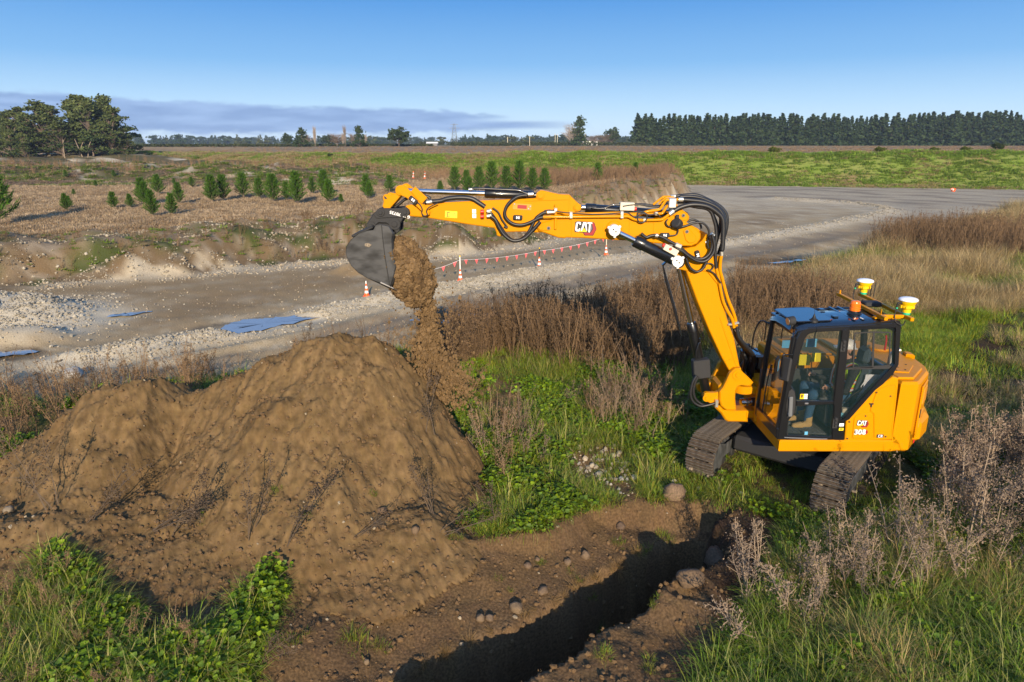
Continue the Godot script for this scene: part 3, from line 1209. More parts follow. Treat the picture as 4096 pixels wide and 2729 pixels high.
func build_house() -> void:
	plan("turntable_frame", [Vector2(-0.825, 1.16), Vector2(0.81, 1.16), Vector2(0.9, 1.12), Vector2(0.9, -1.1), Vector2(-0.4, -1.12), Vector2(-0.825, -0.35)], 0.745, 0.925, M.yellow, 0.02)
	# front beam that carries the boom bracket
	plan("front_beam", [Vector2(-0.83, 0.42), Vector2(-0.6, 0.5), Vector2(-0.6, -0.5), Vector2(-0.83, -0.42)], 0.78, 1.42, M.yellow, 0.03)
	plate("front_corner_plate", [Vector2(-0.86, 1.05), Vector2(-0.84, 0.93), Vector2(-0.70, 0.93), Vector2(-0.70, 1.0)], 0.3, 1.13, M.yellow, 0.01)
	var tail := [Vector2(0.785, 1.15), Vector2(1.035, 1.15), Vector2(1.09, 1.10), Vector2(1.46, 0.66), Vector2(1.57, 0.40), Vector2(1.62, 0.1), Vector2(1.61, -0.25), Vector2(1.5, -0.62), Vector2(1.3, -0.92), Vector2(1.05, -1.1), Vector2(0.6, -1.14), Vector2(0.45, -1.14), Vector2(0.45, 0.08), Vector2(0.72, 0.1), Vector2(0.76, 0.5)]
	plan("counterweight", tail, 0.74, 1.80, M.yellow, 0.035)
	var lower := [Vector2(1.12, 1.0), Vector2(1.30, 0.96), Vector2(1.56, 0.68), Vector2(1.72, 0.30), Vector2(1.74, -0.2), Vector2(1.62, -0.62), Vector2(1.35, -0.95), Vector2(1.1, -0.9), Vector2(1.1, 0.5)]
	plan("counterweight_bumper", lower, 0.80, 1.16, M.yellow, 0.06)
	# hood over the engine
	plan("hood", [Vector2(0.80, 1.03), Vector2(1.02, 1.04), Vector2(1.38, 0.62), Vector2(1.5, 0.3), Vector2(1.53, -0.2), Vector2(1.3, -0.78), Vector2(0.9, -0.95), Vector2(0.52, -0.95), Vector2(0.52, 0.03), Vector2(0.77, 0.06)], 1.795, 1.835, M.yellow, 0.015)
	plan("hood_lid", [Vector2(0.84, 0.80), Vector2(1.06, 0.84), Vector2(1.30, 0.52), Vector2(1.18, 0.20), Vector2(0.84, 0.16)], 1.83, 1.848, M.yellow, 0.006)
	plan("filler_ring", circle(Vector2(1.25, -0.35), 0.16, 20), 1.83, 1.87, M.yellow, 0.015)
	plan("lifting_eye", [Vector2(1.45, 0.05), Vector2(1.55, 0.12), Vector2(1.58, -0.06), Vector2(1.48, -0.1)], 1.80, 1.88, M.yellow, 0.015)
	for p in [Vector2(0.92, 0.76), Vector2(1.06, 0.74), Vector2(1.2, 0.5), Vector2(1.12, 0.28)]:
		plan("hood_bolt", circle(p, 0.013, 8), 1.846, 1.856, M.black_matt, 0.003)
	# exhaust
	var st := start()
	tube(st, [Vector3(0.93, 1.80, 0.55), Vector3(0.93, 1.96, 0.55), Vector3(0.94, 2.02, 0.55), Vector3(0.98, 2.07, 0.56), Vector3(1.04, 2.10, 0.57)], 0.037, 14, 4)
	obj("exhaust_pipe", st, M.steel, ex)
	plan("exhaust_slot", [Vector2(0.85, 0.63), Vector2(1.03, 0.63), Vector2(1.03, 0.47), Vector2(0.85, 0.47)], 1.847, 1.851, M.black_matt, 0.001)
	# the housing on the right, beside the boom
	plan("right_housing", [Vector2(-0.52, 0.02), Vector2(0.46, 0.05), Vector2(0.46, -1.13), Vector2(-0.25, -1.13), Vector2(-0.52, -0.85)], 0.92, 1.83, M.yellow, 0.04)
	plan("right_housing_lid", [Vector2(-0.44, -0.08), Vector2(0.38, -0.06), Vector2(0.38, -1.05), Vector2(-0.2, -1.05), Vector2(-0.44, -0.78)], 1.825, 1.85, M.yellow, 0.012)
	for k in 4:
		block("handrail", Vector3(-0.4 + k * 0.28, 1.98, -0.9), Vector3(0.02, 0.3, 0.02), M.black_paint, 0.006)
	block("handrail", Vector3(0.02, 2.13, -0.9), Vector3(0.88, 0.022, 0.022), M.black_paint, 0.008)
	block("right_step", Vector3(-0.72, 1.32, -0.62), Vector3(0.34, 0.05, 0.5), M.roof_paint, 0.01)
	block("right_toolbox", Vector3(-0.68, 1.55, -0.60), Vector3(0.30, 0.34, 0.44), M.roof_paint, 0.03)
	hose("right_mirror_arm", [Vector3(-0.65, 1.75, -0.5), Vector3(-0.95, 1.95, -0.3), Vector3(-1.12, 1.98, -0.1)], 0.014, M.black_paint)
	# side panel behind the door
	plate("side_panel", [Vector2(0.098, 1.227), Vector2(0.132, 1.244), Vector2(0.296, 1.481), Vector2(0.439, 1.690), Vector2(0.521, 1.765), Vector2(0.660, 1.880), Vector2(0.740, 1.860), Vector2(0.753, 1.781), Vector2(0.798, 0.930), Vector2(0.119, 0.903)], 1.02, 1.145, M.yellow, 0.012)
	plate("side_panel_swage", [Vector2(0.454, 1.660), Vector2(0.501, 1.710), Vector2(0.612, 1.752), Vector2(0.687, 1.768), Vector2(0.723, 1.719), Vector2(0.766, 0.973), Vector2(0.525, 0.964), Vector2(0.467, 1.333), Vector2(0.409, 1.375)], 1.144, 1.153, M.yellow, 0.008)
	plate("service_flap", [Vector2(0.219, 1.299), Vector2(0.297, 1.329), Vector2(0.431, 1.333), Vector2(0.449, 1.299), Vector2(0.477, 0.964), Vector2(0.459, 0.952), Vector2(0.231, 0.949), Vector2(0.212, 0.973), Vector2(0.198, 1.273)], 1.144, 1.156, M.yellow, 0.006)
	for p in [Vector3(0.352, 1.301, 1.156), Vector3(0.137, 1.211, 1.156), Vector3(0.456, 1.654, 1.156), Vector3(0.660, 1.599, 1.156), Vector3(0.143, 0.955, 1.156), Vector3(0.684, 0.984, 1.156)]:
		st = start()
		rod(st, p, p + Vector3(0, 0, 0.012), 0.012, 10)
		obj("panel_bolt", st, M.black_matt, ex)
	plate("panel_latch", [Vector2(0.381, 1.492), Vector2(0.439, 1.492), Vector2(0.442, 1.475), Vector2(0.422, 1.471), Vector2(0.421, 1.434), Vector2(0.405, 1.434), Vector2(0.403, 1.471), Vector2(0.383, 1.475)], 1.152, 1.163, M.ink, 0.002)
	# rear corner: louvred panel, catch, red reflector
	var a := Vector3(1.11, 0, 1.105)
	var d := (Vector3(1.46, 0, 0.66) - a)
	var l := Vector2(d.x, d.z).length()
	var along_ := d.normalized()
	var out := Vector3(-along_.z, 0, along_.x) * -1.0
	if out.z < 0:
		out = -out
	var bs := Basis(along_, Vector3.UP, along_.cross(Vector3.UP))
	block("rear_panel", a + along_ * (l * 0.52) + Vector3(0, 1.30, 0) + out * 0.004, Vector3(l * 0.72, 0.80, 0.03), M.yellow, 0.012, bs)
	for k in 2:
		var g := block("vent_grille", a + along_ * (l * 0.55) + Vector3(0, 1.52 - k * 0.36, 0) + out * 0.012, Vector3(l * 0.46, 0.24, 0.03), M.yellow_worn, 0.006, bs)
		for j in 7:
			block("louvre", a + along_ * (l * 0.55) + Vector3(0, 1.61 - k * 0.36 - j * 0.032, 0) + out * 0.027, Vector3(l * 0.42, 0.012, 0.014), M.yellow, 0.003, bs, g)
	block("panel_catch", a + along_ * (l * 0.22) + Vector3(0, 1.28, 0) + out * 0.02, Vector3(0.04, 0.13, 0.02), M.ink, 0.004, bs)
	block("reflector", a + along_ * (l * 0.42) + Vector3(0, 0.835, 0) + out * 0.002, Vector3(0.2, 0.055, 0.012), M.red, 0.002, bs * Basis(Vector3(0, 0, 1), 0.0))


func circle(c: Vector2, r: float, n: int) -> Array:
	var out := []
	for k in n:
		out.append(c + Vector2(cos(TAU * k / n), sin(TAU * k / n)) * r)
	return out


func pane(called: String, outline: Array, z: float, parent: Node = null) -> MeshInstance3D:
	var st := start()
	prism(st, outline, z - 0.003, z + 0.003, 0.0)
	return obj(called, st, M.glass, parent if parent else ex)


func build_cab() -> void:
	var st := start()
	# frame on the side that faces the camera: top rail, middle pillar, rear post
	prism(st, [Vector2(-0.488, 2.604), Vector2(-0.064, 2.623), Vector2(0.565, 2.689), Vector2(0.635, 2.680), Vector2(0.655, 2.636), Vector2(0.596, 2.586), Vector2(0.563, 2.604), Vector2(-0.016, 2.604), Vector2(-0.090, 2.589), Vector2(-0.137, 2.551), Vector2(-0.479, 2.530)], 1.05, 1.14, 0.012)
	prism(st, [Vector2(-0.137, 2.551), Vector2(-0.090, 2.589), Vector2(-0.013, 2.604), Vector2(-0.029, 2.557), Vector2(0.021, 1.244), Vector2(0.080, 1.216), Vector2(0.116, 0.892), Vector2(-0.059, 0.920), Vector2(-0.074, 1.003), Vector2(-0.101, 1.447), Vector2(-0.120, 1.472), Vector2(-0.118, 1.518)], 1.05, 1.142, 0.01)
	prism(st, [Vector2(0.596, 2.586), Vector2(0.655, 2.636), Vector2(0.696, 2.206), Vector2(0.711, 2.060), Vector2(0.665, 1.943), Vector2(0.135, 1.223), Vector2(0.080, 1.216), Vector2(0.021, 1.244), Vector2(0.049, 1.237), Vector2(0.103, 1.305), Vector2(0.600, 1.982), Vector2(0.660, 2.060)], 1.05, 1.14, 0.01)
	obj("cab_frame", st, M.black_paint, ex)
	# far side and back
	st = start()
	for z in [0.24]:
		tube(st, [Vector3(-0.83, 0.95, z), Vector3(-0.79, 1.9, z), Vector3(-0.74, 2.5, z)], 0.04, 8)
		tube(st, [Vector3(-0.74, 2.5, z), Vector3(-0.6, 2.58, z), Vector3(0.62, 2.63, z)], 0.05, 8)
		tube(st, [Vector3(0.68, 1.9, z), Vector3(0.62, 2.6, z)], 0.05, 8)
		tube(st, [Vector3(-0.36, 1.7, z), Vector3(-0.34, 2.55, z)], 0.02, 6)
	rbox(st, Vector3(0.66, 1.92, 0.68), Vector3(0.06, 0.08, 0.86), 0.015)
	rbox(st, Vector3(0.62, 2.58, 0.68), Vector3(0.08, 0.12, 0.86), 0.015)
	rbox(st, Vector3(-0.72, 2.49, 0.68), Vector3(0.07, 0.11, 0.9), 0.02)
	rbox(st, Vector3(-0.845, 1.02, 0.70), Vector3(0.05, 0.16, 0.86), 0.015)
	obj("cab_rear_frame", st, M.black_paint, ex)
	block("cab_inner_wall", Vector3(-0.1, 1.33, 0.24), Vector3(1.5, 0.74, 0.05), M.cab_grey, 0.01)
	block("cab_back_wall", Vector3(0.40, 1.50, 0.66), Vector3(0.06, 0.9, 0.82), M.cab_grey, 0.02, Basis(Vector3(0, 0, 1), -0.63))
	block("cab_floor", Vector3(-0.3, 0.95, 0.69), Vector3(1.06, 0.03, 0.86), M.cab_grey, 0.005)
	block("floor_mat", Vector3(-0.42, 0.972, 0.72), Vector3(0.62, 0.016, 0.66), M.floor_mat, 0.006)
	for k in 6:
		block("mat_rib", Vector3(-0.62 + k * 0.075, 0.984, 0.80), Vector3(0.02, 0.012, 0.42), M.floor_mat, 0.004, Basis(Vector3.UP, 0.3))
	# roof: a crowned slab with a hatch
	st = start()
	var rows := [[0.16, 2.555], [0.24, 2.60], [0.45, 2.645], [0.7, 2.655], [0.95, 2.645], [1.11, 2.625], [1.145, 2.59]]
	var cols := [[-0.79, -0.13], [-0.75, -0.045], [-0.60, -0.01], [-0.1, 0.02], [0.5, 0.06], [0.62, 0.055], [0.665, 0.02]]
	curved(st)
	for i in rows.size() - 1:
		for j in cols.size() - 1:
			var p := func(a: int, b: int) -> Vector3: return Vector3(cols[b][0], rows[a][1] + cols[b][1] - 0.005, rows[a][0])
			quad(st, p.call(i, j), p.call(i + 1, j), p.call(i + 1, j + 1), p.call(i, j + 1))
	rbox(st, Vector3(-0.06, 2.575, 0.65), Vector3(1.40, 0.06, 0.97), 0.01, Basis(Vector3(0, 0, 1), 0.05))
	var roof := obj("cab_roof", st, M.roof_paint, ex)
	st = start()
	prism(st, [Vector2(-0.66, 0.30), Vector2(-0.66, 0.98), Vector2(-0.60, 1.03), Vector2(-0.16, 1.03), Vector2(-0.10, 0.97), Vector2(-0.10, 0.32), Vector2(-0.16, 0.27), Vector2(-0.60, 0.26)], 2.650, 2.672, 0.008, Transform3D(FLAT.basis * Basis(Vector3(0, 1, 0), -0.04), Vector3(0, 0.005, 0)))
	obj("roof_hatch", st, M.roof_paint, roof)
	st = start()
	tube(st, [Vector3(-0.70, 2.575, 0.24), Vector3(-0.66, 2.62, 0.23), Vector3(-0.35, 2.645, 0.22), Vector3(-0.2, 2.64, 0.22)], 0.016, 8, 3)
	obj("hatch_rail", st, M.roof_paint, roof)
	for k in 2:
		block("roof_rib", Vector3(0.06 + k * 0.12, 2.672 + k * 0.006, 0.66), Vector3(0.035, 0.016, 0.80), M.roof_paint, 0.006, Basis(), roof)
		block("hatch_hinge", Vector3(-0.12, 2.675, 0.42 + k * 0.42), Vector3(0.07, 0.02, 0.1), M.roof_paint, 0.006, Basis(), roof)
	# door: front post, bottom rail, middle rail
	st = start()
	prism(st, [Vector2(-0.848, 0.930), Vector2(-0.834, 1.380), Vector2(-0.809, 1.798), Vector2(-0.778, 2.141), Vector2(-0.750, 2.430), Vector2(-0.708, 2.533), Vector2(-0.652, 2.573), Vector2(-0.594, 2.595), Vector2(-0.488, 2.604), Vector2(-0.479, 2.530), Vector2(-0.589, 2.494), Vector2(-0.627, 2.430), Vector2(-0.682, 2.174), Vector2(-0.738, 1.748), Vector2(-0.671, 1.657), Vector2(-0.640, 1.521), Vector2(-0.640, 1.439), Vector2(-0.640, 1.346), Vector2(-0.666, 1.295), Vector2(-0.721, 1.218), Vector2(-0.717, 1.038), Vector2(-0.704, 0.996), Vector2(-0.712, 0.922)], 1.06, 1.142, 0.012)
	prism(st, [Vector2(-0.704, 0.996), Vector2(-0.086, 0.972), Vector2(-0.074, 1.003), Vector2(-0.059, 0.920), Vector2(-0.712, 0.922)], 1.06, 1.140, 0.006)
	prism(st, [Vector2(-0.640, 1.521), Vector2(-0.118, 1.518), Vector2(-0.120, 1.472), Vector2(-0.640, 1.439)], 1.09, 1.141, 0.006)
	var door := obj("door", st, M.black_paint, ex)
	pane("door_upper_pane", [Vector2(-0.730, 1.741), Vector2(-0.673, 2.167), Vector2(-0.618, 2.425), Vector2(-0.580, 2.488), Vector2(-0.484, 2.520), Vector2(-0.132, 2.542), Vector2(-0.126, 2.528), Vector2(-0.108, 1.510), Vector2(-0.631, 1.514), Vector2(-0.663, 1.649)], 1.115, door)
	pane("door_lower_pane", [Vector2(-0.631, 1.431), Vector2(-0.110, 1.465), Vector2(-0.091, 1.439), Vector2(-0.064, 0.994), Vector2(-0.077, 0.968), Vector2(-0.696, 0.991), Vector2(-0.708, 1.029), Vector2(-0.712, 1.210), Vector2(-0.657, 1.287), Vector2(-0.632, 1.338)], 1.115, door)
	st = start()
	prism(st, [Vector2(-0.787, 1.451), Vector2(-0.775, 1.669), Vector2(-0.728, 1.710), Vector2(-0.681, 1.660), Vector2(-0.655, 1.535), Vector2(-0.650, 1.350), Vector2(-0.681, 1.290), Vector2(-0.755, 1.273)], 1.141, 1.152, 0.01)
	obj("handle_recess", st, M.black_matt, door)
	st = start()
	rbox(st, Vector3(-0.733, 1.45, 1.185), Vector3(0.055, 0.30, 0.022), 0.012, Basis(Vector3(0, 0, 1), 0.06))
	rbox(st, Vector3(-0.742, 1.57, 1.165), Vector3(0.05, 0.035, 0.04), 0.01)
	rbox(st, Vector3(-0.730, 1.33, 1.165), Vector3(0.05, 0.035, 0.04), 0.01)
	obj("door_handle", st, M.plastic_grey, door)
	st = start()
	prism(st, [Vector2(-0.757, 0.972), Vector2(-0.219, 0.948), Vector2(-0.139, 0.948), Vector2(-0.137, 0.934), Vector2(-0.281, 0.930), Vector2(-0.755, 0.957)], 1.142, 1.150, 0.003)
	obj("door_trim", st, M.steel, door)
	for h in [Vector3(-0.092, 2.32, 1.15), Vector3(-0.054, 1.18, 1.15)]:
		st = start()
		for k in 3:
			rod(st, h + Vector3(0.004 * k, 0.05 - k * 0.05, 0), h + Vector3(0.004 * k, 0.092 - k * 0.05, 0), 0.022, 12)
		rbox(st, h + Vector3(0, 0, -0.01), Vector3(0.07, 0.15, 0.012), 0.004)
		obj("hinge", st, M.black_matt, door)
	block("door_catch", Vector3(-0.50, 1.485, 1.148), Vector3(0.055, 0.024, 0.014), M.steel, 0.005, Basis(), door)
	# rear side window with its sliding frame
	pane("side_rear_pane", [Vector2(0.008, 2.594), Vector2(0.586, 2.594), Vector2(0.620, 2.575), Vector2(0.683, 2.047), Vector2(0.624, 1.968), Vector2(0.124, 1.289), Vector2(0.070, 1.220), Vector2(0.042, 1.227), Vector2(-0.009, 2.546)], 1.10)
	st = start()
	prism(st, [Vector2(0.001, 1.998), Vector2(0.683, 2.034), Vector2(0.681, 2.008), Vector2(0.644, 1.985), Vector2(0.001, 1.975)], 1.085, 1.112, 0.003)
	ring_frame(st, [Vector2(0.048, 2.511), Vector2(0.318, 2.527), Vector2(0.380, 2.005), Vector2(0.095, 1.995)], [Vector2(0.069, 2.495), Vector2(0.302, 2.511), Vector2(0.358, 2.024), Vector2(0.111, 2.014)], 1.104, 1.112)
	ring_frame(st, [Vector2(0.318, 2.527), Vector2(0.549, 2.520), Vector2(0.610, 2.024), Vector2(0.379, 2.008)], [Vector2(0.331, 2.505), Vector2(0.534, 2.501), Vector2(0.591, 2.044), Vector2(0.386, 2.027)], 1.104, 1.110)
	obj("sliding_window_frame", st, M.black_matt, ex)
	# windscreen in the front face
	st = start()
	face(st, [Vector3(-0.835, 1.10, 0.29), Vector3(-0.835, 1.10, 1.06), Vector3(-0.76, 2.40, 1.06), Vector3(-0.76, 2.40, 0.29)], Vector3(-1, 0.05, 0))
	obj("windscreen", st, M.glass, ex)
	block("windscreen_post", Vector3(-0.80, 1.75, 1.08), Vector3(0.07, 1.42, 0.07), M.black_paint, 0.02, Basis(Vector3(0, 0, 1), -0.058))
	block("windscreen_post", Vector3(-0.80, 1.75, 0.27), Vector3(0.07, 1.46, 0.06), M.black_paint, 0.02, Basis(Vector3(0, 0, 1), -0.058))
	hose("windscreen_wiper", [Vector3(-0.86, 1.05, 0.5), Vector3(-0.83, 1.5, 0.48), Vector3(-0.80, 1.85, 0.5)], 0.01, M.ink)
	# inside: seat in its plastic wrap, consoles, levers, monitor
	st = start()
	rbox(st, Vector3(0.14, 1.30, 0.66), Vector3(0.50, 0.13, 0.48), 0.05)
	rbox(st, Vector3(0.16, 1.12, 0.66), Vector3(0.40, 0.26, 0.38), 0.03)
	rbox(st, Vector3(0.40, 1.64, 0.66), Vector3(0.14, 0.62, 0.48), 0.06, Basis(Vector3(0, 0, 1), -0.22))
	rbox(st, Vector3(0.47, 2.05, 0.66), Vector3(0.11, 0.24, 0.28), 0.05, Basis(Vector3(0, 0, 1), -0.15))
	var seat := obj("seat", st, M.seat_cloth, ex)
	st = start(true)
	for k in 9:
		for j in 12:
			var p := func(a: int, b: int) -> Vector3:
				var yy := 1.36 + a * 0.055
				return Vector3(0.325 + a * 0.0125 + n_fine.get_noise_2d(a * 1.3, b * 1.1) * 0.03 - 0.05 * sin(PI * b / 12.0) * 0.3, yy, 0.39 + b * 0.045)
			quad(st, p.call(k, j), p.call(k, j + 1), p.call(k + 1, j + 1), p.call(k + 1, j))
	for k in 8:
		for j in 6:
			var p := func(a: int, b: int) -> Vector3: return Vector3(0.30 + b * 0.032 + a * 0.012 + n_fine.get_noise_2d(b * 2.0, a * 1.5) * 0.02, 1.36 + a * 0.06, 0.925 + n_fine.get_noise_2d(a * 1.2, b * 1.7 + 30) * 0.035)
			quad(st, p.call(k, j), p.call(k, j + 1), p.call(k + 1, j + 1), p.call(k + 1, j))
	obj("plastic_cover", st, M.plastic_wrap, seat)
	for s in [0.42, 0.92]:
		var c := block("console", Vector3(-0.06, 1.46, s), Vector3(0.34, 0.10, 0.13), M.plastic_grey, 0.03)
		block("console_foot", Vector3(-0.02, 1.26, s), Vector3(0.20, 0.34, 0.10), M.cab_grey, 0.03, Basis(), c)
		st = start()
		lathe(st, [Vector2(0, 0), Vector2(0.065, 0), Vector2(0.05, 0.03), Vector2(0.055, 0.04), Vector2(0.04, 0.06), Vector2(0.045, 0.07), Vector2(0.025, 0.10), Vector2(0.02, 0.13), Vector2(0.03, 0.16), Vector2(0.034, 0.22), Vector2(0.02, 0.26), Vector2(0, 0.262)], Transform3D(Basis(Vector3(0, 0, 1), 0.22), Vector3(-0.17, 1.51, s)), 14)
		obj("joystick", st, M.ink, c)
	st = start()
	rbox(st, Vector3(-0.66, 1.80, 0.36), Vector3(0.05, 0.24, 0.20), 0.02, Basis(Vector3.UP, -0.5))
	rbox(st, Vector3(-0.66, 1.55, 0.34), Vector3(0.03, 0.4, 0.03), 0.008)
	var mon := obj("monitor", st, M.ink, ex)
	block("screen_bezel", Vector3(-0.635, 1.80, 0.37), Vector3(0.012, 0.16, 0.14), M.label_blue, 0.004, Basis(Vector3.UP, -0.5), mon)
	block("travel_pedal", Vector3(-0.62, 1.03, 0.80), Vector3(0.14, 0.03, 0.10), M.plastic_grey, 0.01, Basis(Vector3(0, 0, 1), 0.5))
	block("travel_pedal", Vector3(-0.62, 1.03, 0.60), Vector3(0.14, 0.03, 0.10), M.plastic_grey, 0.01, Basis(Vector3(0, 0, 1), 0.5))
	for s in [0.62, 0.74]:
		hose("travel_lever", [Vector3(-0.58, 1.0, s), Vector3(-0.54, 1.2, s), Vector3(-0.60, 1.52, s)], 0.014, M.ink)
	st = start()
	lathe(st, [Vector2(0, 0), Vector2(0.05, 0), Vector2(0.055, 0.02), Vector2(0.055, 0.28), Vector2(0.03, 0.34), Vector2(0, 0.35)], Transform3D(Basis(), Vector3(0.44, 1.72, 0.34)), 16)
	obj("fire_extinguisher", st, M.red, ex)
	hose("seat_belt", [Vector3(0.16, 1.42, 0.92), Vector3(0.25, 1.55, 0.95), Vector3(0.36, 1.62, 0.93), Vector3(0.42, 1.8, 0.9)], 0.012, M.ink)
	hose("rescue_hammer", [Vector3(0.53, 2.24, 1.06), Vector3(0.535, 2.36, 1.06), Vector3(0.52, 2.46, 1.06)], 0.013, M.red)
	block("paper_cup_holder", Vector3(0.14, 1.30, 1.0), Vector3(0.12, 0.12, 0.08), M.cream, 0.01)
	block("rag", Vector3(0.08, 1.24, 1.03), Vector3(0.07, 0.12, 0.05), M.cloth_blue, 0.015)
	for q in [[Vector3(-0.42, 1.90, 0.30), Vector3(0.12, 0.09, 0.006), M.label_yellow], [Vector3(-0.22, 1.86, 0.30), Vector3(0.17, 0.17, 0.006), M.label_yellow], [Vector3(-0.05, 1.90, 0.30), Vector3(0.14, 0.14, 0.006), M.label_yellow], [Vector3(-0.50, 2.10, 0.275), Vector3(0.16, 0.12, 0.004), M.label_blue], [Vector3(-0.14, 2.12, 0.275), Vector3(0.16, 0.13, 0.004), M.label_blue]]:
		block("safety_sticker", q[0], q[1], q[2], 0.001)


func build_roof_things() -> void:
	var st := start()
	# amber beacon
	var at := Vector3(0.20, 2.675, 0.74)
	lathe(st, [Vector2(0, 0), Vector2(0.095, 0), Vector2(0.098, 0.02), Vector2(0.08, 0.035), Vector2(0.078, 0.06), Vector2(0, 0.06)], Transform3D(Basis(), at), 20)
	var bc := obj("beacon", st, M.black_paint, ex)
	st = start()
	lathe(st, [Vector2(0.072, 0.06), Vector2(0.074, 0.10), Vector2(0.070, 0.104), Vector2(0.072, 0.11), Vector2(0.070, 0.16), Vector2(0.066, 0.164), Vector2(0.062, 0.19), Vector2(0.045, 0.20), Vector2(0, 0.203)], Transform3D(Basis(), at), 20)
	obj("beacon_lens", st, M.amber, bc)
	st = start()
	lathe(st, [Vector2(0, 0.06), Vector2(0.04, 0.06), Vector2(0.045, 0.15), Vector2(0, 0.17)], Transform3D(Basis(), at), 12)
	obj("beacon_core", st, M.orange, bc)
	# work lamp and whip aerial on the front edge
	st = start()
	rod(st, Vector3(-0.83, 2.64, 0.99), Vector3(-0.74, 2.65, 0.97), 0.062, 18)
	rbox(st, Vector3(-0.75, 2.58, 0.98), Vector3(0.05, 0.12, 0.03), 0.006)
	var lamp := obj("work_lamp", st, M.black_matt, ex)
	st = start()
	rod(st, Vector3(-0.836, 2.639, 0.991), Vector3(-0.83, 2.64, 0.99), 0.052, 18, 0.001)
	obj("lamp_lens", st, M.steel, lamp)
	st = start()
	lathe(st, [Vector2(0, 0), Vector2(0.062, 0), Vector2(0.06, 0.03), Vector2(0.03, 0.05), Vector2(0.014, 0.09), Vector2(0.008, 0.11), Vector2(0, 0.11)], Transform3D(Basis(), Vector3(-0.47, 2.63, 0.98)), 16)
	var ae := obj("aerial_foot", st, M.ink, ex)
	hose("aerial_whip", [Vector3(-0.47, 2.73, 0.98), Vector3(-0.475, 2.85, 0.98), Vector3(-0.485, 2.98, 0.98)], 0.0028, M.ink, ae)
	# mirror on its arm
	st = start()
	tube(st, [Vector3(-0.78, 2.20, 1.13), Vector3(-0.90, 2.22, 1.2), Vector3(-0.93, 2.20, 1.21), Vector3(-0.92, 1.9, 1.21)], 0.012, 8, 4)
	var mr := obj("mirror_arm", st, M.black_paint, ex)
	block("wing_mirror", Vector3(-0.885, 2.02, 1.21), Vector3(0.04, 0.34, 0.17), M.black_matt, 0.02, Basis(Vector3.UP, 0.55) * Basis(Vector3(0, 0, 1), -0.08), mr)
	st = start()
	tube(st, [Vector3(-0.78, 2.40, 0.22), Vector3(-0.88, 2.42, 0.12), Vector3(-0.94, 2.2, 0.06), Vector3(-0.95, 1.75, 0.05)], 0.013, 8, 4)
	obj("grab_rail", st, M.black_paint, ex)
	# welded rack with two satellite receivers
	st = start()
	var x1 := func(z: float) -> float: return 0.56 - 0.0 * z
	for r in [[Vector3(0.39, 2.735, 1.23), Vector3(0.475, 2.735, -0.38)], [Vector3(0.72, 2.735, 1.27), Vector3(0.81, 2.735, -0.36)]]:
		var t := along(r[0], r[1])
		rbox(st, (r[0] + r[1]) / 2, Vector3(0.048, (r[1] - r[0]).length(), 0.048), 0.004, t.basis)
	for zz in [1.08, 0.3]:
		var k: float = (1.2 - zz) / 1.75
		rbox(st, Vector3(0.555 + 0.085 * k, 2.735, zz), Vector3(0.30, 0.045, 0.045), 0.004)
	rbox(st, Vector3(0.55, 2.70, 1.02), Vector3(0.44, 0.02, 0.08), 0.004)
	rbox(st, Vector3(0.45, 2.69, 0.3), Vector3(0.05, 0.06, 0.05), 0.004)
	rbox(st, Vector3(0.395, 2.79, 1.07), Vector3(0.01, 0.08, 0.025), 0.003)
	rod(st, Vector3(0.47, 2.755, -0.30), Vector3(0.47, 2.81, -0.30), 0.012, 10)
	var rack := obj("receiver_rack", st, M.yellow, ex)
	block("control_box", Vector3(0.60, 2.755, 0.40), Vector3(0.24, 0.07, 0.17), M.black_matt, 0.015, Basis(), rack)
	for q in [[Vector3(0.735, 2.76, 1.08), 1.0], [Vector3(0.805, 2.76, -0.24), 1.0]]:
		st = start()
		lathe(st, [Vector2(0, 0.045), Vector2(0.075, 0.045), Vector2(0.078, 0.11), Vector2(0.09, 0.125), Vector2(0.12, 0.135), Vector2(0.122, 0.17), Vector2(0.112, 0.18), Vector2(0.140, 0.225), Vector2(0.155, 0.27), Vector2(0, 0.27)], Transform3D(Basis(), q[0]), 22, 25.0)
		for k in 6:
			rbox(st, q[0] + Vector3(cos(k * TAU / 6) * 0.118, 0.155, sin(k * TAU / 6) * 0.118), Vector3(0.03, 0.055, 0.05), 0.006, Basis(Vector3.UP, -k * TAU / 6))
		var rc := obj("satellite_receiver", st, M.antenna_yellow, ex)
		st = start()
		lathe(st, [Vector2(0, 0.268), Vector2(0.160, 0.268), Vector2(0.168, 0.275), Vector2(0.168, 0.295), Vector2(0.155, 0.312), Vector2(0.11, 0.328), Vector2(0.05, 0.337), Vector2(0, 0.339)], Transform3D(Basis(), q[0]), 24)
		obj("receiver_dome", st, M.white, rc)
		st = start()
		lathe(st, [Vector2(0, 0.0), Vector2(0.066, 0.0), Vector2(0.07, 0.01), Vector2(0.07, 0.045), Vector2(0, 0.045)], Transform3D(Basis(), q[0]), 18)
		obj("receiver_band", st, M.green_band, rc)
		st = start()
		tube(st, [q[0] + Vector3(-0.1, 0.23, 0.03), q[0] + Vector3(-0.19, 0.235, 0.04), q[0] + Vector3(-0.21, 0.215, 0.04), q[0] + Vector3(-0.215, 0.15, 0.04)], 0.02, 8, 2)
		obj("receiver_plug", st, M.ink, rc)
		st = start()
		rod(st, q[0] + Vector3(-0.216, 0.12, 0.04), q[0] + Vector3(-0.215, 0.155, 0.04), 0.019, 10)
		obj("plug_band", st, M.green_band, rc)
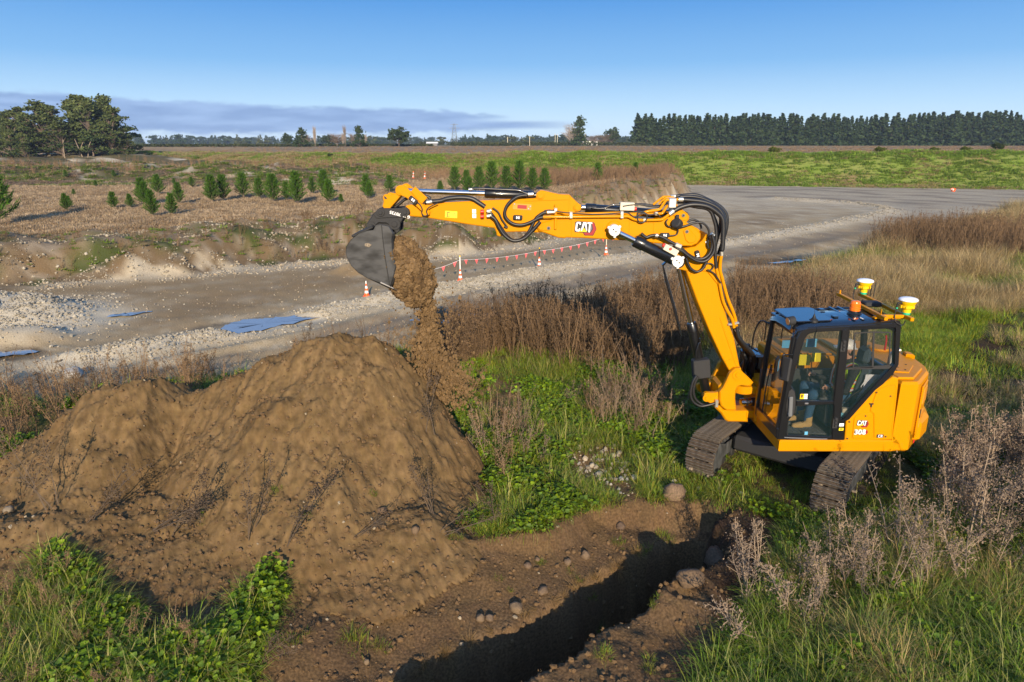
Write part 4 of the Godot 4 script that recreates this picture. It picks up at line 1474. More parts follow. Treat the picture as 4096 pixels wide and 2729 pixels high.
		hose("receiver_cable", [q[0] + Vector3(-0.216, 0.12, 0.04), q[0] + Vector3(-0.24, 0.0, 0.05), q[0] + Vector3(-0.23, -0.12, 0.10), q[0] + Vector3(-0.12, -0.17, 0.14), q[0] + Vector3(-0.05, -0.10, 0.10)], 0.010, M.ink, rc)
	for o in ex.get_children():
		if str(o.name).begins_with("satellite_receiver"):
			var q := Vector3(0.735, 2.76, 1.08) if str(o.name) == "satellite_receiver" else Vector3(0.805, 2.76, -0.24)
			o.scale = Vector3.ONE * 0.72
			o.position = q * 0.28
	for k in 2:
		st = start()
		rod(st, Vector3(0.84 + k * 0.05, 2.75, -0.10), Vector3(0.845 + k * 0.055, 2.92 + k * 0.05, -0.10), 0.007, 8)
		obj("radio_aerial", st, M.ink, ex)


func build_bracket() -> void:
	# the casting that carries the boom foot and swings on the front beam
	var st := start()
	var cheek := [Vector2(-1.277, 1.685), Vector2(-1.248, 1.710), Vector2(-1.163, 1.718), Vector2(-1.147, 1.669), Vector2(-1.050, 1.586), Vector2(-0.947, 1.487), Vector2(-0.974, 1.446), Vector2(-1.018, 1.419), Vector2(-1.129, 1.436), Vector2(-1.183, 1.419), Vector2(-1.208, 1.355), Vector2(-1.205, 1.229), Vector2(-1.170, 1.027), Vector2(-1.328, 1.027), Vector2(-1.413, 1.094), Vector2(-1.445, 1.187), Vector2(-1.457, 1.330), Vector2(-1.408, 1.404), Vector2(-1.370, 1.504), Vector2(-1.326, 1.628)]
	prism(st, cheek, 0.17, 0.28, 0.02)
	prism(st, cheek, -0.36, -0.25, 0.02)
	prism(st, [Vector2(-1.679, 1.241), Vector2(-1.667, 1.283), Vector2(-1.637, 1.300), Vector2(-1.557, 1.296), Vector2(-1.486, 1.300), Vector2(-1.419, 1.342), Vector2(-1.371, 1.241), Vector2(-1.396, 1.080), Vector2(-1.476, 1.080), Vector2(-1.567, 1.122), Vector2(-1.650, 1.173)], 0.13, 0.22, 0.012)
	prism(st, [Vector2(-1.679, 1.241), Vector2(-1.667, 1.283), Vector2(-1.637, 1.300), Vector2(-1.557, 1.296), Vector2(-1.486, 1.300), Vector2(-1.419, 1.342), Vector2(-1.371, 1.241), Vector2(-1.396, 1.080), Vector2(-1.476, 1.080), Vector2(-1.567, 1.122), Vector2(-1.650, 1.173)], -0.28, -0.2, 0.012)
	prism(st, [Vector2(-1.573, 1.130), Vector2(-1.417, 1.155), Vector2(-1.350, 1.020), Vector2(-1.148, 0.994), Vector2(-0.981, 0.994), Vector2(-0.947, 0.805), Vector2(-1.260, 0.810), Vector2(-1.310, 0.840), Vector2(-1.383, 0.951), Vector2(-1.521, 1.079)], -0.3, 0.22, 0.025)
	rbox(st, Vector3(-1.33, 1.22, -0.03), Vector3(0.22, 0.42, 0.42), 0.04)
	var br := obj("boom_bracket", st, M.yellow, ex)
	# raised boss round the boom foot pin
	for p in [[Vector3(-1.205, 1.615, 0.28), 0.085, "pin_boss"], [Vector3(-1.633, 1.215, 0.22), 0.06, "pin_boss"]]:
		st = start()
		rod(st, p[0], p[0] + Vector3(0, 0, 0.012), p[1], 24)
		obj(p[2], st, M.yellow, br)
		st = start()
		rod(st, p[0] + Vector3(0, 0, 0.01), p[0] + Vector3(0, 0, 0.026), p[1] * 0.48, 18)
		obj("pin_head", st, M.yellow, br)
	# knuckle: upper and lower eyes of the swing post
	st = start()
	for y in [1.24, 0.84]:
		lathe(st, [Vector2(0, y), Vector2(0.17, y), Vector2(0.185, y + 0.015), Vector2(0.185, y + 0.115), Vector2(0.17, y + 0.13), Vector2(0, y + 0.13)], Transform3D(Basis(), Vector3(-1.0, 0, -0.02)), 28)
		rbox(st, Vector3(-0.83, y + 0.065, -0.02), Vector3(0.34, 0.12, 0.36), 0.02)
	lathe(st, [Vector2(0, 1.375), Vector2(0.15, 1.375), Vector2(0.15, 1.395), Vector2(0, 1.395)], Transform3D(Basis(), Vector3(-1.0, 0, -0.02)), 24)
	rbox(st, Vector3(-0.78, 1.08, 0.2), Vector3(0.16, 0.55, 0.10), 0.03)
	obj("swing_post", st, M.yellow, ex)
	st = start()
	rod(st, Vector3(-1.06, 1.10, 0.10), Vector3(-0.80, 1.10, 0.08), 0.058, 18)
	var sc := obj("swing_cylinder_rod", st, M.chrome, ex)
	st = start()
	rod(st, Vector3(-0.98, 1.10, 0.098), Vector3(-0.955, 1.10, 0.096), 0.064, 18)
	rod(st, Vector3(-0.90, 1.10, 0.09), Vector3(-0.55, 1.10, 0.06), 0.07, 18)
	obj("swing_cylinder_gland", st, M.black_paint, sc)
	for k in 5:
		hose("hose", [Vector3(-1.02 + k * 0.03, 1.95, -0.12 - k * 0.03), Vector3(-0.98 + k * 0.025, 1.72, -0.10 - k * 0.05), Vector3(-0.95, 1.50, -0.16 - k * 0.05), Vector3(-0.75, 1.36, -0.2 - k * 0.05)], 0.026, M.rubber)


func build_booms() -> void:
	var st := start()
	prism(st, [Vector2(-6.205, 4.105), Vector2(-6.175, 4.143), Vector2(-6.120, 4.157), Vector2(-5.787, 4.180), Vector2(-5.097, 4.214), Vector2(-4.311, 4.245), Vector2(-4.291, 4.322), Vector2(-4.244, 4.360), Vector2(-4.202, 4.357), Vector2(-3.968, 4.303), Vector2(-3.823, 4.298), Vector2(-3.795, 4.268), Vector2(-3.703, 4.184), Vector2(-3.654, 4.153), Vector2(-3.646, 4.112), Vector2(-3.666, 4.071), Vector2(-3.707, 4.056), Vector2(-3.796, 4.010), Vector2(-4.002, 3.886), Vector2(-4.111, 3.775), Vector2(-4.230, 3.754), Vector2(-4.307, 3.754), Vector2(-4.460, 3.768), Vector2(-4.753, 3.761), Vector2(-4.796, 3.706), Vector2(-4.838, 3.696), Vector2(-4.872, 3.713), Vector2(-4.879, 3.761), Vector2(-4.907, 3.820), Vector2(-5.241, 3.865), Vector2(-5.933, 3.975), Vector2(-6.127, 3.989), Vector2(-6.175, 4.003), Vector2(-6.204, 4.051)], -0.13, 0.13, 0.014)
	var stick := obj("stick", st, M.yellow, ex)
	# bolted-on lugs, seams and pin ends of the stick
	for p in [[Vector3(-4.243, 4.288, 0.13), 0.062], [Vector3(-3.706, 4.116, 0.13), 0.058], [Vector3(-5.896, 4.037, 0.13), 0.06]]:
		st = start()
		rod(st, p[0], p[0] + Vector3(0, 0, 0.016), p[1], 24)
		rod(st, p[0], p[0] + Vector3(0, 0, 0.030), p[1] * 0.7, 20)
		obj("pin_boss", st, M.yellow, stick)
	st = start()
	prism(st, [Vector2(-3.823, 4.293), Vector2(-3.806, 4.269), Vector2(-3.812, 4.052), Vector2(-3.831, 4.052)], 0.131, 0.137, 0.002)
	prism(st, [Vector2(-4.463, 4.218), Vector2(-3.823, 4.239), Vector2(-3.822, 4.226), Vector2(-4.463, 4.204)], 0.131, 0.139, 0.003)
	obj("weld_seam", st, M.yellow, stick)
	st = start()
	prism(st, [Vector2(-4.292, 3.835), Vector2(-4.274, 3.874), Vector2(-4.226, 3.901), Vector2(-4.047, 3.952), Vector2(-3.798, 3.969), Vector2(-2.969, 3.973), Vector2(-2.663, 3.945), Vector2(-2.415, 3.973), Vector2(-2.337, 4.041), Vector2(-2.306, 4.098), Vector2(-2.202, 4.093), Vector2(-2.115, 4.034), Vector2(-2.082, 3.986), Vector2(-2.088, 3.945), Vector2(-2.120, 3.907), Vector2(-2.077, 3.883), Vector2(-1.975, 3.821), Vector2(-1.903, 3.745), Vector2(-1.897, 3.669), Vector2(-1.945, 3.597), Vector2(-2.026, 3.562), Vector2(-2.194, 3.564), Vector2(-2.307, 3.585), Vector2(-2.588, 3.606), Vector2(-2.813, 3.634), Vector2(-3.065, 3.648), Vector2(-3.303, 3.662), Vector2(-3.624, 3.680), Vector2(-3.861, 3.686), Vector2(-3.882, 3.676), Vector2(-3.973, 3.683), Vector2(-4.169, 3.752), Vector2(-4.266, 3.780)], -0.17, 0.17, 0.016)
	var ub := obj("upper_boom", st, M.yellow, ex)
	st = start()
	prism(st, [Vector2(-4.256, 3.850), Vector2(-4.226, 3.871), Vector2(-4.136, 3.853), Vector2(-4.098, 3.850), Vector2(-4.090, 3.825), Vector2(-4.107, 3.795), Vector2(-4.135, 3.792), Vector2(-4.225, 3.792), Vector2(-4.253, 3.812)], 0.17, 0.182, 0.004)
	obj("pin_keeper", st, M.yellow, ub)
	st = start()
	prism(st, [Vector2(-2.162, 3.781), Vector2(-2.130, 3.820), Vector2(-2.082, 3.820), Vector2(-2.044, 3.781), Vector2(-1.977, 3.712), Vector2(-1.966, 3.656), Vector2(-2.004, 3.615), Vector2(-2.067, 3.608), Vector2(-2.118, 3.650)], 0.17, 0.186, 0.006)
	obj("pin_keeper", st, M.yellow, ub)
	st = start()
	prism(st, [Vector2(-2.436, 4.055), Vector2(-2.334, 4.076), Vector2(-2.301, 4.094), Vector2(-2.204, 4.076), Vector2(-2.117, 4.021), Vector2(-2.097, 3.967), Vector2(-2.138, 3.933), Vector2(-2.194, 3.933), Vector2(-2.267, 3.987)], 0.17, 0.180, 0.005)
	obj("cylinder_lug_doubler", st, M.yellow, ub)
	for p in [Vector3(-4.119, 3.826, 0.182), Vector3(-2.111, 3.775, 0.182), Vector3(-2.179, 4.008, 0.182)]:
		bar("keeper_bolt", p, p + Vector3(0, 0, 0.012), 0.026, M.plastic_grey, 14, ub)
		bar("keeper_bolt", p + Vector3(0, 0, 0.011), p + Vector3(0, 0, 0.017), 0.012, M.ink, 8, ub)
	bar("pin_cap", Vector3(-4.233, 3.830, 0.18), Vector3(-4.233, 3.830, 0.18) + Vector3(0, 0, 0.012), 0.03, M.yellow, 18, ub)
	st = start()
	for c in [[Vector3(-3.170, 3.821, 0.17), 0.115]]:
		rod(st, c[0], c[0] + Vector3(0, 0, 0.03), c[1], 28, 0.012)
	obj("pin_boss", st, M.yellow, ub)
	for xs in [[480, 505, 485, 708], [1090, 500, 1088, 740], [1345, 520, 1340, 765]]:
		pass
	st = start()
	prism(st, [Vector2(-3.796, 3.967), Vector2(-3.785, 3.967), Vector2(-3.778, 3.687), Vector2(-3.789, 3.687)], 0.17, 0.175, 0.002)
	prism(st, [Vector2(-2.959, 3.971), Vector2(-2.949, 3.971), Vector2(-2.934, 3.645), Vector2(-2.944, 3.645)], 0.17, 0.175, 0.002)
	prism(st, [Vector2(-2.607, 3.946), Vector2(-2.597, 3.946), Vector2(-2.578, 3.609), Vector2(-2.587, 3.609)], 0.17, 0.175, 0.002)
	obj("weld_seam", st, M.yellow, ub)
	# lower boom: a box section, its head two cheeks either side of the upper boom
	st = start()
	var head := [Vector2(-2.174, 3.576), Vector2(-2.155, 3.701), Vector2(-2.110, 3.853), Vector2(-2.056, 3.877), Vector2(-1.984, 3.839), Vector2(-1.855, 3.777), Vector2(-1.796, 3.728), Vector2(-1.703, 3.450), Vector2(-1.634, 3.165), Vector2(-1.708, 3.337), Vector2(-1.785, 3.238), Vector2(-2.078, 3.201), Vector2(-2.178, 3.224), Vector2(-2.265, 3.266), Vector2(-2.295, 3.337), Vector2(-2.272, 3.415), Vector2(-2.223, 3.478)]
	prism(st, head, -0.23, -0.185, 0.01)
	prism(st, [Vector2(-2.179, 3.517), Vector2(-1.972, 3.559), Vector2(-1.881, 3.643), Vector2(-1.820, 3.754), Vector2(-1.786, 3.712), Vector2(-1.697, 3.447), Vector2(-1.627, 3.161), Vector2(-1.572, 2.963), Vector2(-1.775, 3.191), Vector2(-2.072, 3.197), Vector2(-2.173, 3.220), Vector2(-2.260, 3.263), Vector2(-2.290, 3.334), Vector2(-2.267, 3.411), Vector2(-2.217, 3.461)], -0.185, 0.19, 0.012)
	prism(st, [Vector2(-1.715, 3.574), Vector2(-1.671, 3.342), Vector2(-1.624, 3.159), Vector2(-1.550, 2.895), Vector2(-1.408, 2.464), Vector2(-1.275, 2.162), Vector2(-1.196, 1.883), Vector2(-1.141, 1.685), Vector2(-1.180, 1.583), Vector2(-1.295, 1.628), Vector2(-1.436, 1.855), Vector2(-1.657, 2.272), Vector2(-1.878, 2.735), Vector2(-2.078, 3.196), Vector2(-1.993, 3.238)], -0.17, 0.17, 0.014)
	var lb := obj("lower_boom", st, M.yellow, ex)
	st = start()
	prism(st, [Vector2(-1.528, 2.486), Vector2(-1.516, 2.486), Vector2(-1.192, 1.758), Vector2(-1.126, 1.685), Vector2(-1.151, 1.674), Vector2(-1.222, 1.745)], 0.17, 0.178, 0.003)
	prism(st, [Vector2(-1.366, 1.808), Vector2(-1.219, 1.867), Vector2(-1.214, 1.857), Vector2(-1.361, 1.796)], 0.17, 0.180, 0.003)
	prism(st, [Vector2(-2.016, 3.162), Vector2(-1.714, 3.271), Vector2(-1.706, 3.256), Vector2(-2.008, 3.145)], 0.17, 0.180, 0.003)
	obj("weld_seam", st, M.yellow, lb)
	bar("keeper_bolt", Vector3(-1.824, 3.625, 0.19), Vector3(-1.829, 3.628, 0.21), 0.014, M.steel, 10, lb)
	# linkage
	st = start()
	var links := [Vector2(-6.292, 4.380), Vector2(-6.248, 4.432), Vector2(-6.201, 4.438), Vector2(-6.167, 4.404), Vector2(-6.169, 4.357), Vector2(-6.230, 4.299), Vector2(-6.406, 4.107), Vector2(-6.489, 4.107), Vector2(-6.511, 4.136), Vector2(-6.490, 4.206), Vector2(-6.502, 4.259), Vector2(-6.485, 4.299), Vector2(-6.443, 4.311), Vector2(-6.373, 4.294), Vector2(-6.324, 4.317), Vector2(-6.293, 4.346)]
	prism(st, links, 0.15, 0.185, 0.008)
	prism(st, links, -0.185, -0.15, 0.008)
	rbox(st, Vector3(-6.405, 4.196, 0), Vector3(0.08, 0.10, 0.32), 0.02, Basis(Vector3(0, 0, 1), 0.75))
	var bl := obj("bucket_link", st, M.yellow, ex)
	bar("link_hole", Vector3(-6.458, 4.263, 0.184), Vector3(-6.457, 4.264, 0.187), 0.024, M.ink, 14, bl)
	for p in [Vector3(-6.239, 4.362, 0.185)]:
		st = start()
		rod(st, p, p + Vector3(0, 0, 0.03), 0.072, 22)
		rod(st, p, p + Vector3(0, 0, 0.042), 0.045, 18)
		obj("pin_boss", st, M.yellow, bl)
	st = start()
	var rocker := [Vector2(-6.280, 4.400), Vector2(-6.243, 4.434), Vector2(-6.196, 4.440), Vector2(-6.150, 4.405), Vector2(-6.094, 4.354), Vector2(-5.992, 4.232), Vector2(-5.923, 4.174), Vector2(-5.889, 4.127), Vector2(-5.826, 4.069), Vector2(-5.836, 4.022), Vector2(-5.892, 3.998), Vector2(-5.941, 4.022), Vector2(-5.945, 4.069), Vector2(-6.042, 4.162), Vector2(-6.156, 4.261), Vector2(-6.249, 4.302)]
	prism(st, rocker, 0.19, 0.225, 0.008)
	obj("rocker_link", st, M.yellow, ex)
	st = start()
	prism(st, rocker, -0.225, -0.19, 0.008)
	obj("rocker_link", st, M.yellow, ex)
	st = start()
	prism(st, [Vector2(-6.089, 4.350), Vector2(-6.022, 4.419), Vector2(-5.857, 4.263), Vector2(-5.937, 4.176), Vector2(-6.000, 4.234)], 0.215, 0.245, 0.006)
	obj("sensor_guard", st, M.yellow, ex)
	# black quick coupler
	st = start()
	var cp := [Vector2(-6.748, 3.897), Vector2(-6.654, 4.028), Vector2(-6.554, 4.116), Vector2(-6.483, 4.104), Vector2(-6.363, 4.104), Vector2(-6.171, 4.122), Vector2(-6.131, 4.087), Vector2(-6.121, 4.039), Vector2(-6.153, 3.992), Vector2(-6.214, 3.968), Vector2(-6.246, 3.921), Vector2(-6.272, 3.885), Vector2(-6.283, 3.778), Vector2(-6.332, 3.742), Vector2(-6.400, 3.849), Vector2(-6.469, 3.897), Vector2(-6.577, 3.903), Vector2(-6.640, 3.849), Vector2(-6.679, 3.796), Vector2(-6.732, 3.814), Vector2(-6.748, 3.849)]
	prism(st, cp, 0.10, 0.19, 0.012)
	prism(st, cp, -0.19, -0.10, 0.012)
	rbox(st, Vector3(-6.520, 3.963, 0), Vector3(0.34, 0.12, 0.24), 0.02)
	var co := obj("quick_coupler", st, M.black_matt, ex)
	st = start()
	prism(st, [Vector2(-6.648, 4.028), Vector2(-6.548, 4.113), Vector2(-6.167, 4.115), Vector2(-6.124, 4.075), Vector2(-6.128, 4.030), Vector2(-6.197, 3.983), Vector2(-6.364, 3.981), Vector2(-6.556, 3.969), Vector2(-6.604, 3.969)], 0.19, 0.205, 0.006)
	obj("coupler_cheek", st, M.black_matt, co)
	for q in [[Vector3(-6.538, 4.054, 0.205), 0.058], [Vector3(-6.187, 4.060, 0.205), 0.065], [Vector3(-6.346, 3.887, 0.19), 0.085], [Vector3(-6.684, 3.852, 0.19), 0.07]]:
		st = start()
		rod(st, q[0], q[0] + Vector3(0, 0, 0.018), q[1], 22)
		rod(st, q[0], q[0] + Vector3(0, 0, 0.04), q[1] * 0.5, 16)
		obj("coupler_pin", st, M.black_matt, co)


func build_bucket() -> void:
	# a wide tilting bucket, its far side hanging lower
	var near := [Vector2(-6.359, 3.086), Vector2(-6.296, 3.292), Vector2(-6.333, 3.506), Vector2(-6.336, 3.695), Vector2(-6.315, 3.777), Vector2(-6.374, 3.882), Vector2(-6.489, 3.911), Vector2(-6.571, 3.905), Vector2(-6.610, 3.835), Vector2(-6.693, 3.824), Vector2(-6.812, 3.789), Vector2(-6.935, 3.695), Vector2(-7.006, 3.601), Vector2(-7.019, 3.506), Vector2(-7.001, 3.411), Vector2(-6.948, 3.316), Vector2(-6.859, 3.220), Vector2(-6.744, 3.147), Vector2(-6.593, 3.086), Vector2(-6.406, 3.001)]
	var drop := Vector2(0.215, -0.375)
	var zn := 0.45
	var zf := -0.45
	var lift := Transform3D(Basis(Vector3(1, 0, 0), Vector3(0, 1, 0), Vector3(-drop.x / 0.9, -drop.y / 0.9, 1)), Vector3(0, 0, 0))
	var shear := Transform3D(Basis(Vector3(1, 0, 0), Vector3(0, 1, 0), Vector3(-drop.x / 0.9, -drop.y / 0.9, 1)), Vector3(drop.x * 0.5, drop.y * 0.5, 0))
	var st := start()
	var poly := PackedVector2Array(near)
	prism(st, near, zn - 0.022, zn, 0.006, shear)
	var bk := obj("bucket", st, M.bucket_steel, ex)
	st = start()
	prism(st, near, zf, zf + 0.022, 0.004, shear)
	obj("far_side_plate", st, M.bucket_steel, bk)
	# the rolled shell from the top round the back to the cutting edge
	st = start()
	curved(st)
	var n := near.size()
	for i in range(7, n - 1):
		var a: Vector2 = near[i]
		var b: Vector2 = near[i + 1]
		var mid := Vector2(-6.6, 3.45)
		var ia := a + (mid - a).normalized() * 0.022
		var ib := b + (mid - b).normalized() * 0.022
		var w := func(p: Vector2, z: float) -> Vector3: return shear * Vector3(p.x, p.y, z)
		face(st, [w.call(a, zn), w.call(b, zn), w.call(b, zf), w.call(a, zf)], shear.basis * Vector3(a.x + b.x - 2 * mid.x, a.y + b.y - 2 * mid.y, 0))
		face(st, [w.call(ia, zn), w.call(ib, zn), w.call(ib, zf), w.call(ia, zf)], shear.basis * Vector3(2 * mid.x - a.x - b.x, 2 * mid.y - a.y - b.y, 0))
	obj("shell", st, M.bucket_steel, bk)
	# thick side cutter along the mouth
	st = start()
	prism(st, [Vector2(-6.479, 3.900), Vector2(-6.372, 3.877), Vector2(-6.319, 3.776), Vector2(-6.339, 3.694), Vector2(-6.336, 3.508), Vector2(-6.300, 3.299), Vector2(-6.364, 3.091), Vector2(-6.401, 3.008), Vector2(-6.411, 3.028), Vector2(-6.420, 3.149), Vector2(-6.445, 3.365), Vector2(-6.460, 3.532), Vector2(-6.474, 3.720)], zn, zn + 0.03, 0.01, shear)
	obj("side_cutter", st, M.bucket_steel, bk)
	st = start()
	prism(st, [Vector2(-6.494, 3.900), Vector2(-6.480, 3.900), Vector2(-6.474, 3.720), Vector2(-6.459, 3.508), Vector2(-6.443, 3.353), Vector2(-6.419, 3.137), Vector2(-6.408, 3.008), Vector2(-6.418, 3.013), Vector2(-6.434, 3.125), Vector2(-6.458, 3.353), Vector2(-6.473, 3.508), Vector2(-6.486, 3.720)], zn, zn + 0.006, 0.001, shear)
	obj("side_seam", st, M.ink, bk)
	st = start()
	prism(st, [Vector2(-6.737, 3.638), Vector2(-6.689, 3.647), Vector2(-6.638, 3.620), Vector2(-6.681, 3.585), Vector2(-6.739, 3.602)], zn, zn + 0.012, 0.004, shear)
	obj("side_badge_plate", st, M.dried_mud, bk)
	# bolt-on edge
	var tip: Vector2 = near[n - 1]
	var dir := (tip - (near[n - 2] as Vector2)).normalized()
	var nor := Vector2(-dir.y, dir.x)
	st = start()
	prism(st, [tip - dir * 0.16 - nor * 0.0, tip + dir * 0.05 - nor * 0.0, tip + dir * 0.05 + nor * 0.02, tip - dir * 0.16 + nor * 0.028], zf - 0.01, zn + 0.01, 0.005, shear)
	obj("cutting_edge", st, M.steel, bk)
	st = start()
	rbox(st, Vector3(-6.790, 3.793, 0.1), Vector3(0.34, 0.04, 0.5), 0.012, Basis(Vector3(0, 0, 1), 0.42))
	rbox(st, Vector3(-6.576, 3.830, 0), Vector3(0.36, 0.14, 0.34), 0.02)
	rbox(st, Vector3(-6.410, 3.818, -0.1), Vector3(0.12, 0.22, 0.3), 0.03)
	obj("tilt_mount", st, M.black_matt, bk)


func ram(called: String, eye_a: Vector3, barrel_a: float, barrel_b: float, eye_b: Vector3, r: float, rod_r: float) -> MeshInstance3D:
	# a hydraulic cylinder: barrel from a share of the way to another, bright rod to the eye at b
	var st := start()
	var p := eye_a.lerp(eye_b, barrel_a)
	var q := eye_a.lerp(eye_b, barrel_b)
	var l := p.distance_to(q)
	lathe(st, [Vector2(0, 0), Vector2(r * 0.8, 0), Vector2(r, 0.02), Vector2(r, l - 0.16), Vector2(r * 1.08, l - 0.155), Vector2(r * 1.08, l - 0.02), Vector2(r * 0.9, l), Vector2(0, l)], along(p, q), 24)
	rod(st, eye_a, p, r * 0.62, 16)
	var side := Vector3(0, 0, 1)
	rod(st, eye_a - side * 0.07, eye_a + side * 0.07, r * 1.0, 20)
	var o := obj(called, st, M.black_paint, ex)
	st = start()
	rod(st, q - (q - p).normalized() * 0.02, eye_b, rod_r, 20)
	obj("piston_rod", st, M.chrome, o)
	st = start()
	rod(st, eye_b - side * 0.06, eye_b + side * 0.06, rod_r * 1.7, 20)
	obj("rod_eye", st, M.black_paint, o)
	return o


func build_cylinders() -> void:
	var b := ram("bucket_cylinder", Vector3(-4.238, 4.279, 0), 0.045, 0.40, Vector3(-6.263, 4.347, 0), 0.062, 0.036)
	hose("cylinder_pipe", [Vector3(-5.257, 4.365, 0.06), Vector3(-5.181, 4.381, 0.06), Vector3(-4.960, 4.374, 0.06), Vector3(-4.683, 4.362, 0.06), Vector3(-4.545, 4.351, 0.06), Vector3(-4.462, 4.317, 0.06), Vector3(-4.406, 4.304, 0.06)], 0.016, M.black_paint, b)
	bar("pipe_joint", Vector3(-5.278, 4.367, 0.06), Vector3(-5.220, 4.367, 0.06), 0.022, M.steel, 12, b)
	var s := ram("stick_cylinder", Vector3(-2.134, 3.990, 0), 0.10, 0.925, Vector3(-3.696, 4.108, 0), 0.064, 0.038)
	block("valve_block", Vector3(-2.979, 4.127, 0.06), Vector3(0.21, 0.115, 0.12), M.cream, 0.008, Basis(Vector3(0, 0, 1), -0.03), s)
	bar("valve_cap", Vector3(-2.893, 4.094, 0.08), Vector3(-2.841, 4.091, 0.08), 0.026, M.red, 12, s)
	hose("cylinder_pipe", [Vector3(-3.503, 4.113, 0.09), Vector3(-3.434, 4.099, 0.09), Vector3(-3.309, 4.102, 0.09), Vector3(-3.240, 4.132, 0.09), Vector3(-3.186, 4.148, 0.09), Vector3(-3.089, 4.154, 0.09)], 0.013, M.black_paint, s)
	hose("cylinder_pipe", [Vector3(-3.049, 4.131, 0.11), Vector3(-2.953, 4.147, 0.11), Vector3(-2.801, 4.158, 0.11), Vector3(-2.662, 4.134, 0.11), Vector3(-2.495, 4.128, 0.11), Vector3(-2.429, 4.172, 0.11)], 0.014, M.rubber, s)
	var l := ram("boom_cylinder", Vector3(-1.564, 1.174, 0), 0.03, 0.56, Vector3(-2.164, 3.301, 0), 0.072, 0.043)
	block("hose_guard", Vector3(-1.721, 1.659, 0.09), Vector3(0.26, 0.30, 0.16), M.black_matt, 0.012, Basis(Vector3(0, 0, 1), 0.13), l)
	hose("cylinder_pipe", [Vector3(-1.811, 1.805, 0.1), Vector3(-1.814, 1.918, 0.1), Vector3(-1.782, 2.058, 0.1), Vector3(-1.767, 2.081, 0.1), Vector3(-1.780, 2.142, 0.1)], 0.016, M.black_paint, l)
	# bent strip that shields the rod
	var st := start()
	prism(st, [Vector2(-2.332, 3.209), Vector2(-2.316, 3.209), Vector2(-2.202, 2.879), Vector2(-2.067, 2.487), Vector2(-1.951, 2.086), Vector2(-1.966, 2.063), Vector2(-2.126, 2.543), Vector2(-2.260, 2.935)], -0.36, -0.28, 0.004)
	prism(st, [Vector2(-2.332, 3.209), Vector2(-2.276, 3.264), Vector2(-2.261, 3.248), Vector2(-2.312, 3.190)], -0.36, -0.28, 0.002)
	obj("rod_shield", st, M.roof_paint, ex)
	var v := ram("adjusting_cylinder", Vector3(-2.238, 3.354, 0.3), 0.06, 0.70, Vector3(-3.174, 3.799, 0.3), 0.083, 0.044)
	for p in [[Vector3(-2.266, 3.375, 0.4), 0.082], [Vector3(-3.189, 3.815, 0.37), 0.082]]:
		st = start()
		rod(st, p[0] - Vector3(0, 0, 0.10), p[0] + Vector3(0, 0, 0.012), p[1], 26)
		for k in 3:
			var a := 0.6 + k * TAU / 3
			rbox(st, p[0] + Vector3(cos(a), sin(a), 0) * p[1] * 1.05 - Vector3(0, 0, 0.02), Vector3(0.045, 0.04, 0.04), 0.01, Basis(Vector3(0, 0, 1), a))
		var cap := obj("pin_cap", st, M.white_paint, v)
		for k in [-1, 1]:
			bar("cap_bolt", p[0] + Vector3(0.018 * k, -0.016 * k, 0.011), p[0] + Vector3(0.018 * k, -0.016 * k, 0.016), 0.012, M.ink, 10, cap)

	block("valve_block", Vector3(-2.370, 3.536, 0.34), Vector3(0.22, 0.09, 0.10), M.cream, 0.006, Basis(Vector3(0, 0, 1), -0.48), v)
	bar("valve_cap", Vector3(-2.461, 3.598, 0.36), Vector3(-2.493, 3.612, 0.36), 0.028, M.red, 12, v)
	bar("valve_cap", Vector3(-2.380, 3.557, 0.4), Vector3(-2.385, 3.560, 0.42), 0.02, M.red, 10, v)


